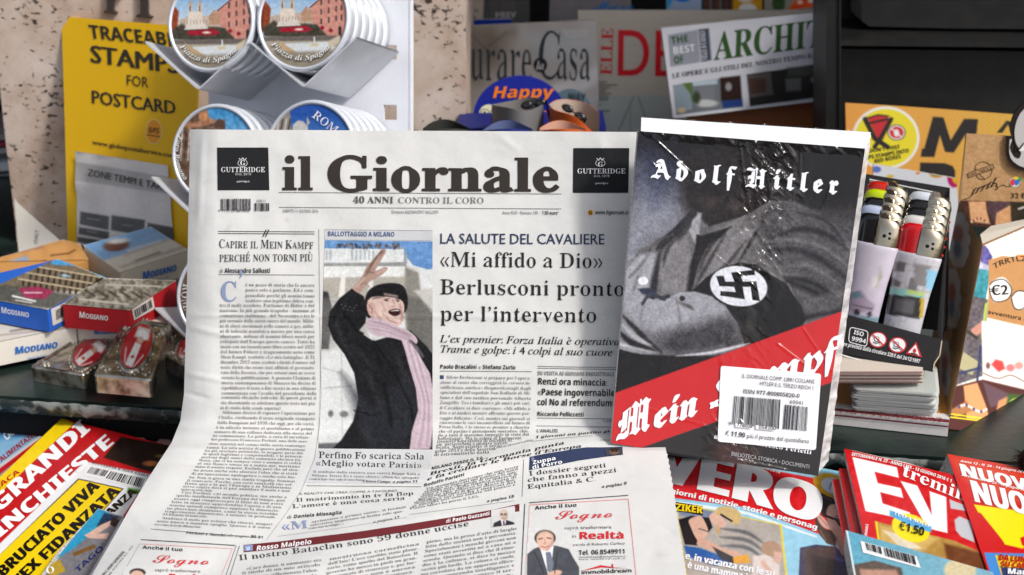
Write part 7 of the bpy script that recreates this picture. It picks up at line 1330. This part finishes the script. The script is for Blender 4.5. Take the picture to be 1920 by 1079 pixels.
def tx(m, sf):
    text(m, sf, 'SETTIMANALE N. 23 - ANNO LXIX - 13 GIUGNO 2016 € 1', 'B', (1596, 856), (1784, 907), 5.5, WH, up=(1.5, -5.5), fat=.02, curve=-5); text(m, sf, 'tremila', 'R', (1690, 893), (1822, 948), 22, WH, up=(5, -22), res=3); text(m, sf, 'TUO A SOLO', 'R', (1675, 967), (1742, 992), 8, WH, up=(2, -7), l=.0009); text(m, sf, '€1,50', 'B', (1685, 995), (1732, 1008), 14, BLK, up=(2, -15), l=.0009, fat=.01); text(m, sf, 'SETTIMANALE', 'B', (1624, 1020), (1628, 985), 5, WH)
def plain(col):
    return lambda c: c.poly([(1400, 700), (1950, 700), (1950, 1200), (1400, 1200)], col)
fmag('magazine', 'lowest red magazine of the three beside the blue barcode magazine', Off2(s6, -.008), [(1563, 876), (1580, 876), (1640, 1020), (1600, 1020)], .006, plain((190, 26, 30)), [(1563, 876), (1580, 876), (1640, 1020), (1588, 1012)], step=3)
fmag('magazine', 'middle red magazine of the three, only its spine showing', Off2(s6, -.004), [(1574, 868), (1590, 868), (1650, 1020), (1602, 1015)], .0035, plain((170, 22, 26)), [(1574, 868), (1590, 868), (1650, 1020), (1602, 1015)], step=3)
fmag('magazine', 'top red weekly magazine with large white letters and a yellow price badge', s6, [(1583, 842), (1598, 843), (1700, 866), (1790, 893), (1880, 1090), (1640, 1090)], .0035, pt, [(1583, 842), (1795, 893), (1890, 1095), (1640, 1095)], tx, step=1.6)
# blue magazine with barcode
s7 = horiz(.040)
def pt(c):
    c.grad((1600, 1000), (1800, 1079), (96, 166, 190), (130, 176, 192)); c.poly([(1600, 1060), (1640, 1052), (1690, 1066), (1700, 1110), (1600, 1110)], (96, 76, 64), 3, .9).poly([(1612, 1068), (1680, 1070), (1700, 1110), (1620, 1110)], (196, 150, 130), 5, .9).ell(1800, 1070, 30, 22, (214, 200, 160), 4).noise(9, 4, 4).line([(1588, 996), (1605, 1090)], 3, (226, 230, 230), 1.6)
def tx(m, sf):
    m.quad(sf, [(1613, 1016), (1718, 1045), (1726, 1067), (1618, 1038)], (238, 238, 236), .0005); barcode(m, sf, [(1622, 1020), (1651, 1028), (1654, 1042), (1626, 1034)], 12, l=.0008); barcode(m, sf, [(1656, 1029), (1714, 1045), (1718, 1062), (1660, 1045)], 20, l=.0008, seed=4)
fmag('magazine', 'pale blue magazine with a white barcode label on top of the red ones', s7, [(1585, 995), (1700, 1026), (1860, 1076), (1880, 1130), (1610, 1130)], .012, pt, [(1585, 995), (1862, 1074), (1880, 1130), (1610, 1130)], tx)
# television magazine at the right
s8 = Plane(P3(1780, 855, .955), (.03, .02, 1))
def pt(c):
    c.poly([(1700, 800), (2000, 800), (2000, 1200), (1700, 1200)], (206, 26, 30)).poly([(1776, 852), (1800, 858), (1960, 890), (1960, 960), (1840, 925), (1805, 900), (1784, 870)], (216, 90, 50), 14, .6).noise(2, 10, 3)
    c.poly([(1826, 947), (1960, 965), (1960, 990), (1900, 1015), (1930, 1030), (1884, 1022), (1868, 990), (1858, 966), (1834, 962)], (250, 226, 20), 1.6).poly([(1838, 962), (1900, 964), (1918, 1030), (1886, 1022)], (250, 226, 20), 1.6).poly([(1910, 975), (1960, 985), (1960, 1032), (1936, 1030)], (250, 226, 20), 1.6)
    c.poly([(1845, 1037), (1960, 1040), (1960, 1120), (1870, 1120)], (70, 140, 210), 1.6).poly([(1866, 1042), (1960, 1048), (1960, 1110), (1884, 1100)], (240, 200, 40), 1.6).poly([(1876, 1064), (1960, 1070), (1960, 1110), (1884, 1100)], (52, 58, 110), 1.6)
def tx(m, sf):
    text(m, sf, 'Anno 12 - N. 24 - 14 giugno 2016', 'O', (1800, 868), (1925, 890), 4, WH); text(m, sf, 'NUOVO', 'B', (1802, 893), (1960, 930), 22, WH, up=(-6, -22), fat=.04, res=3); text(m, sf, 'Settimanale N. 23 - 14 giugno 2016', 'O', (1802, 894), (1930, 925), 4, WH)
    text(m, sf, 'NUOVO', 'B', (1826, 942), (1996, 985), 38, WH, up=(-10, -40), fat=.045, res=3)
    text(m, sf, 'DA LUNEDI', 'B', (1872, 1053), (1945, 1060), 11, RED, fat=.03, l=.0009); text(m, sf, 'SU CANALE', 'B', (1876, 1065), (1950, 1072), 10, RED, fat=.03, l=.0009); text(m, sf, 'Maria', 'B', (1888, 1079), (1940, 1082), 10, WH, fat=.03, l=.0009)
fmag('magazine', 'thick red and yellow television magazine in the lower right corner', s8, [(1776, 852), (1800, 857), (1960, 884), (1960, 1130), (1872, 1130), (1845, 1040)], .012, pt, [(1776, 852), (1965, 886), (1965, 1130), (1872, 1130)], tx, side=(150, 150, 152), down=(-.35, 0, -.94))
# a dark brush end at the right edge
bs = thing('bristle_brush', 'dark brush end poking in at the right edge above the television magazine', 'brush', P3(1920, 875, .94)); m = MB(); rr = random.Random(2)
for i in range(60):
    a = P3(1925 + rr.uniform(-6, 10), 868 + rr.uniform(-16, 14), .94); d = np.array((rr.uniform(-.012, -.004), rr.uniform(-.006, .004), rr.uniform(-.003, .006))); w = np.array((0, 0, .0004)); m.add([a - w, a + w, a + d], [(0, 1, 2)], lin((40, 30, 26)))
m.build('bristles', 'matte_print', bs, props={'kind': 'stuff'}); m = MB(); lathe(m, P3(1960, 868, .94), -RT, UP, FWD, [(0, .0001), (0, .008), (.012, .008), (.014, .006), (.014, .0001)], (36, 28, 24), 16); m.build('handle', 'matte_print', bs)
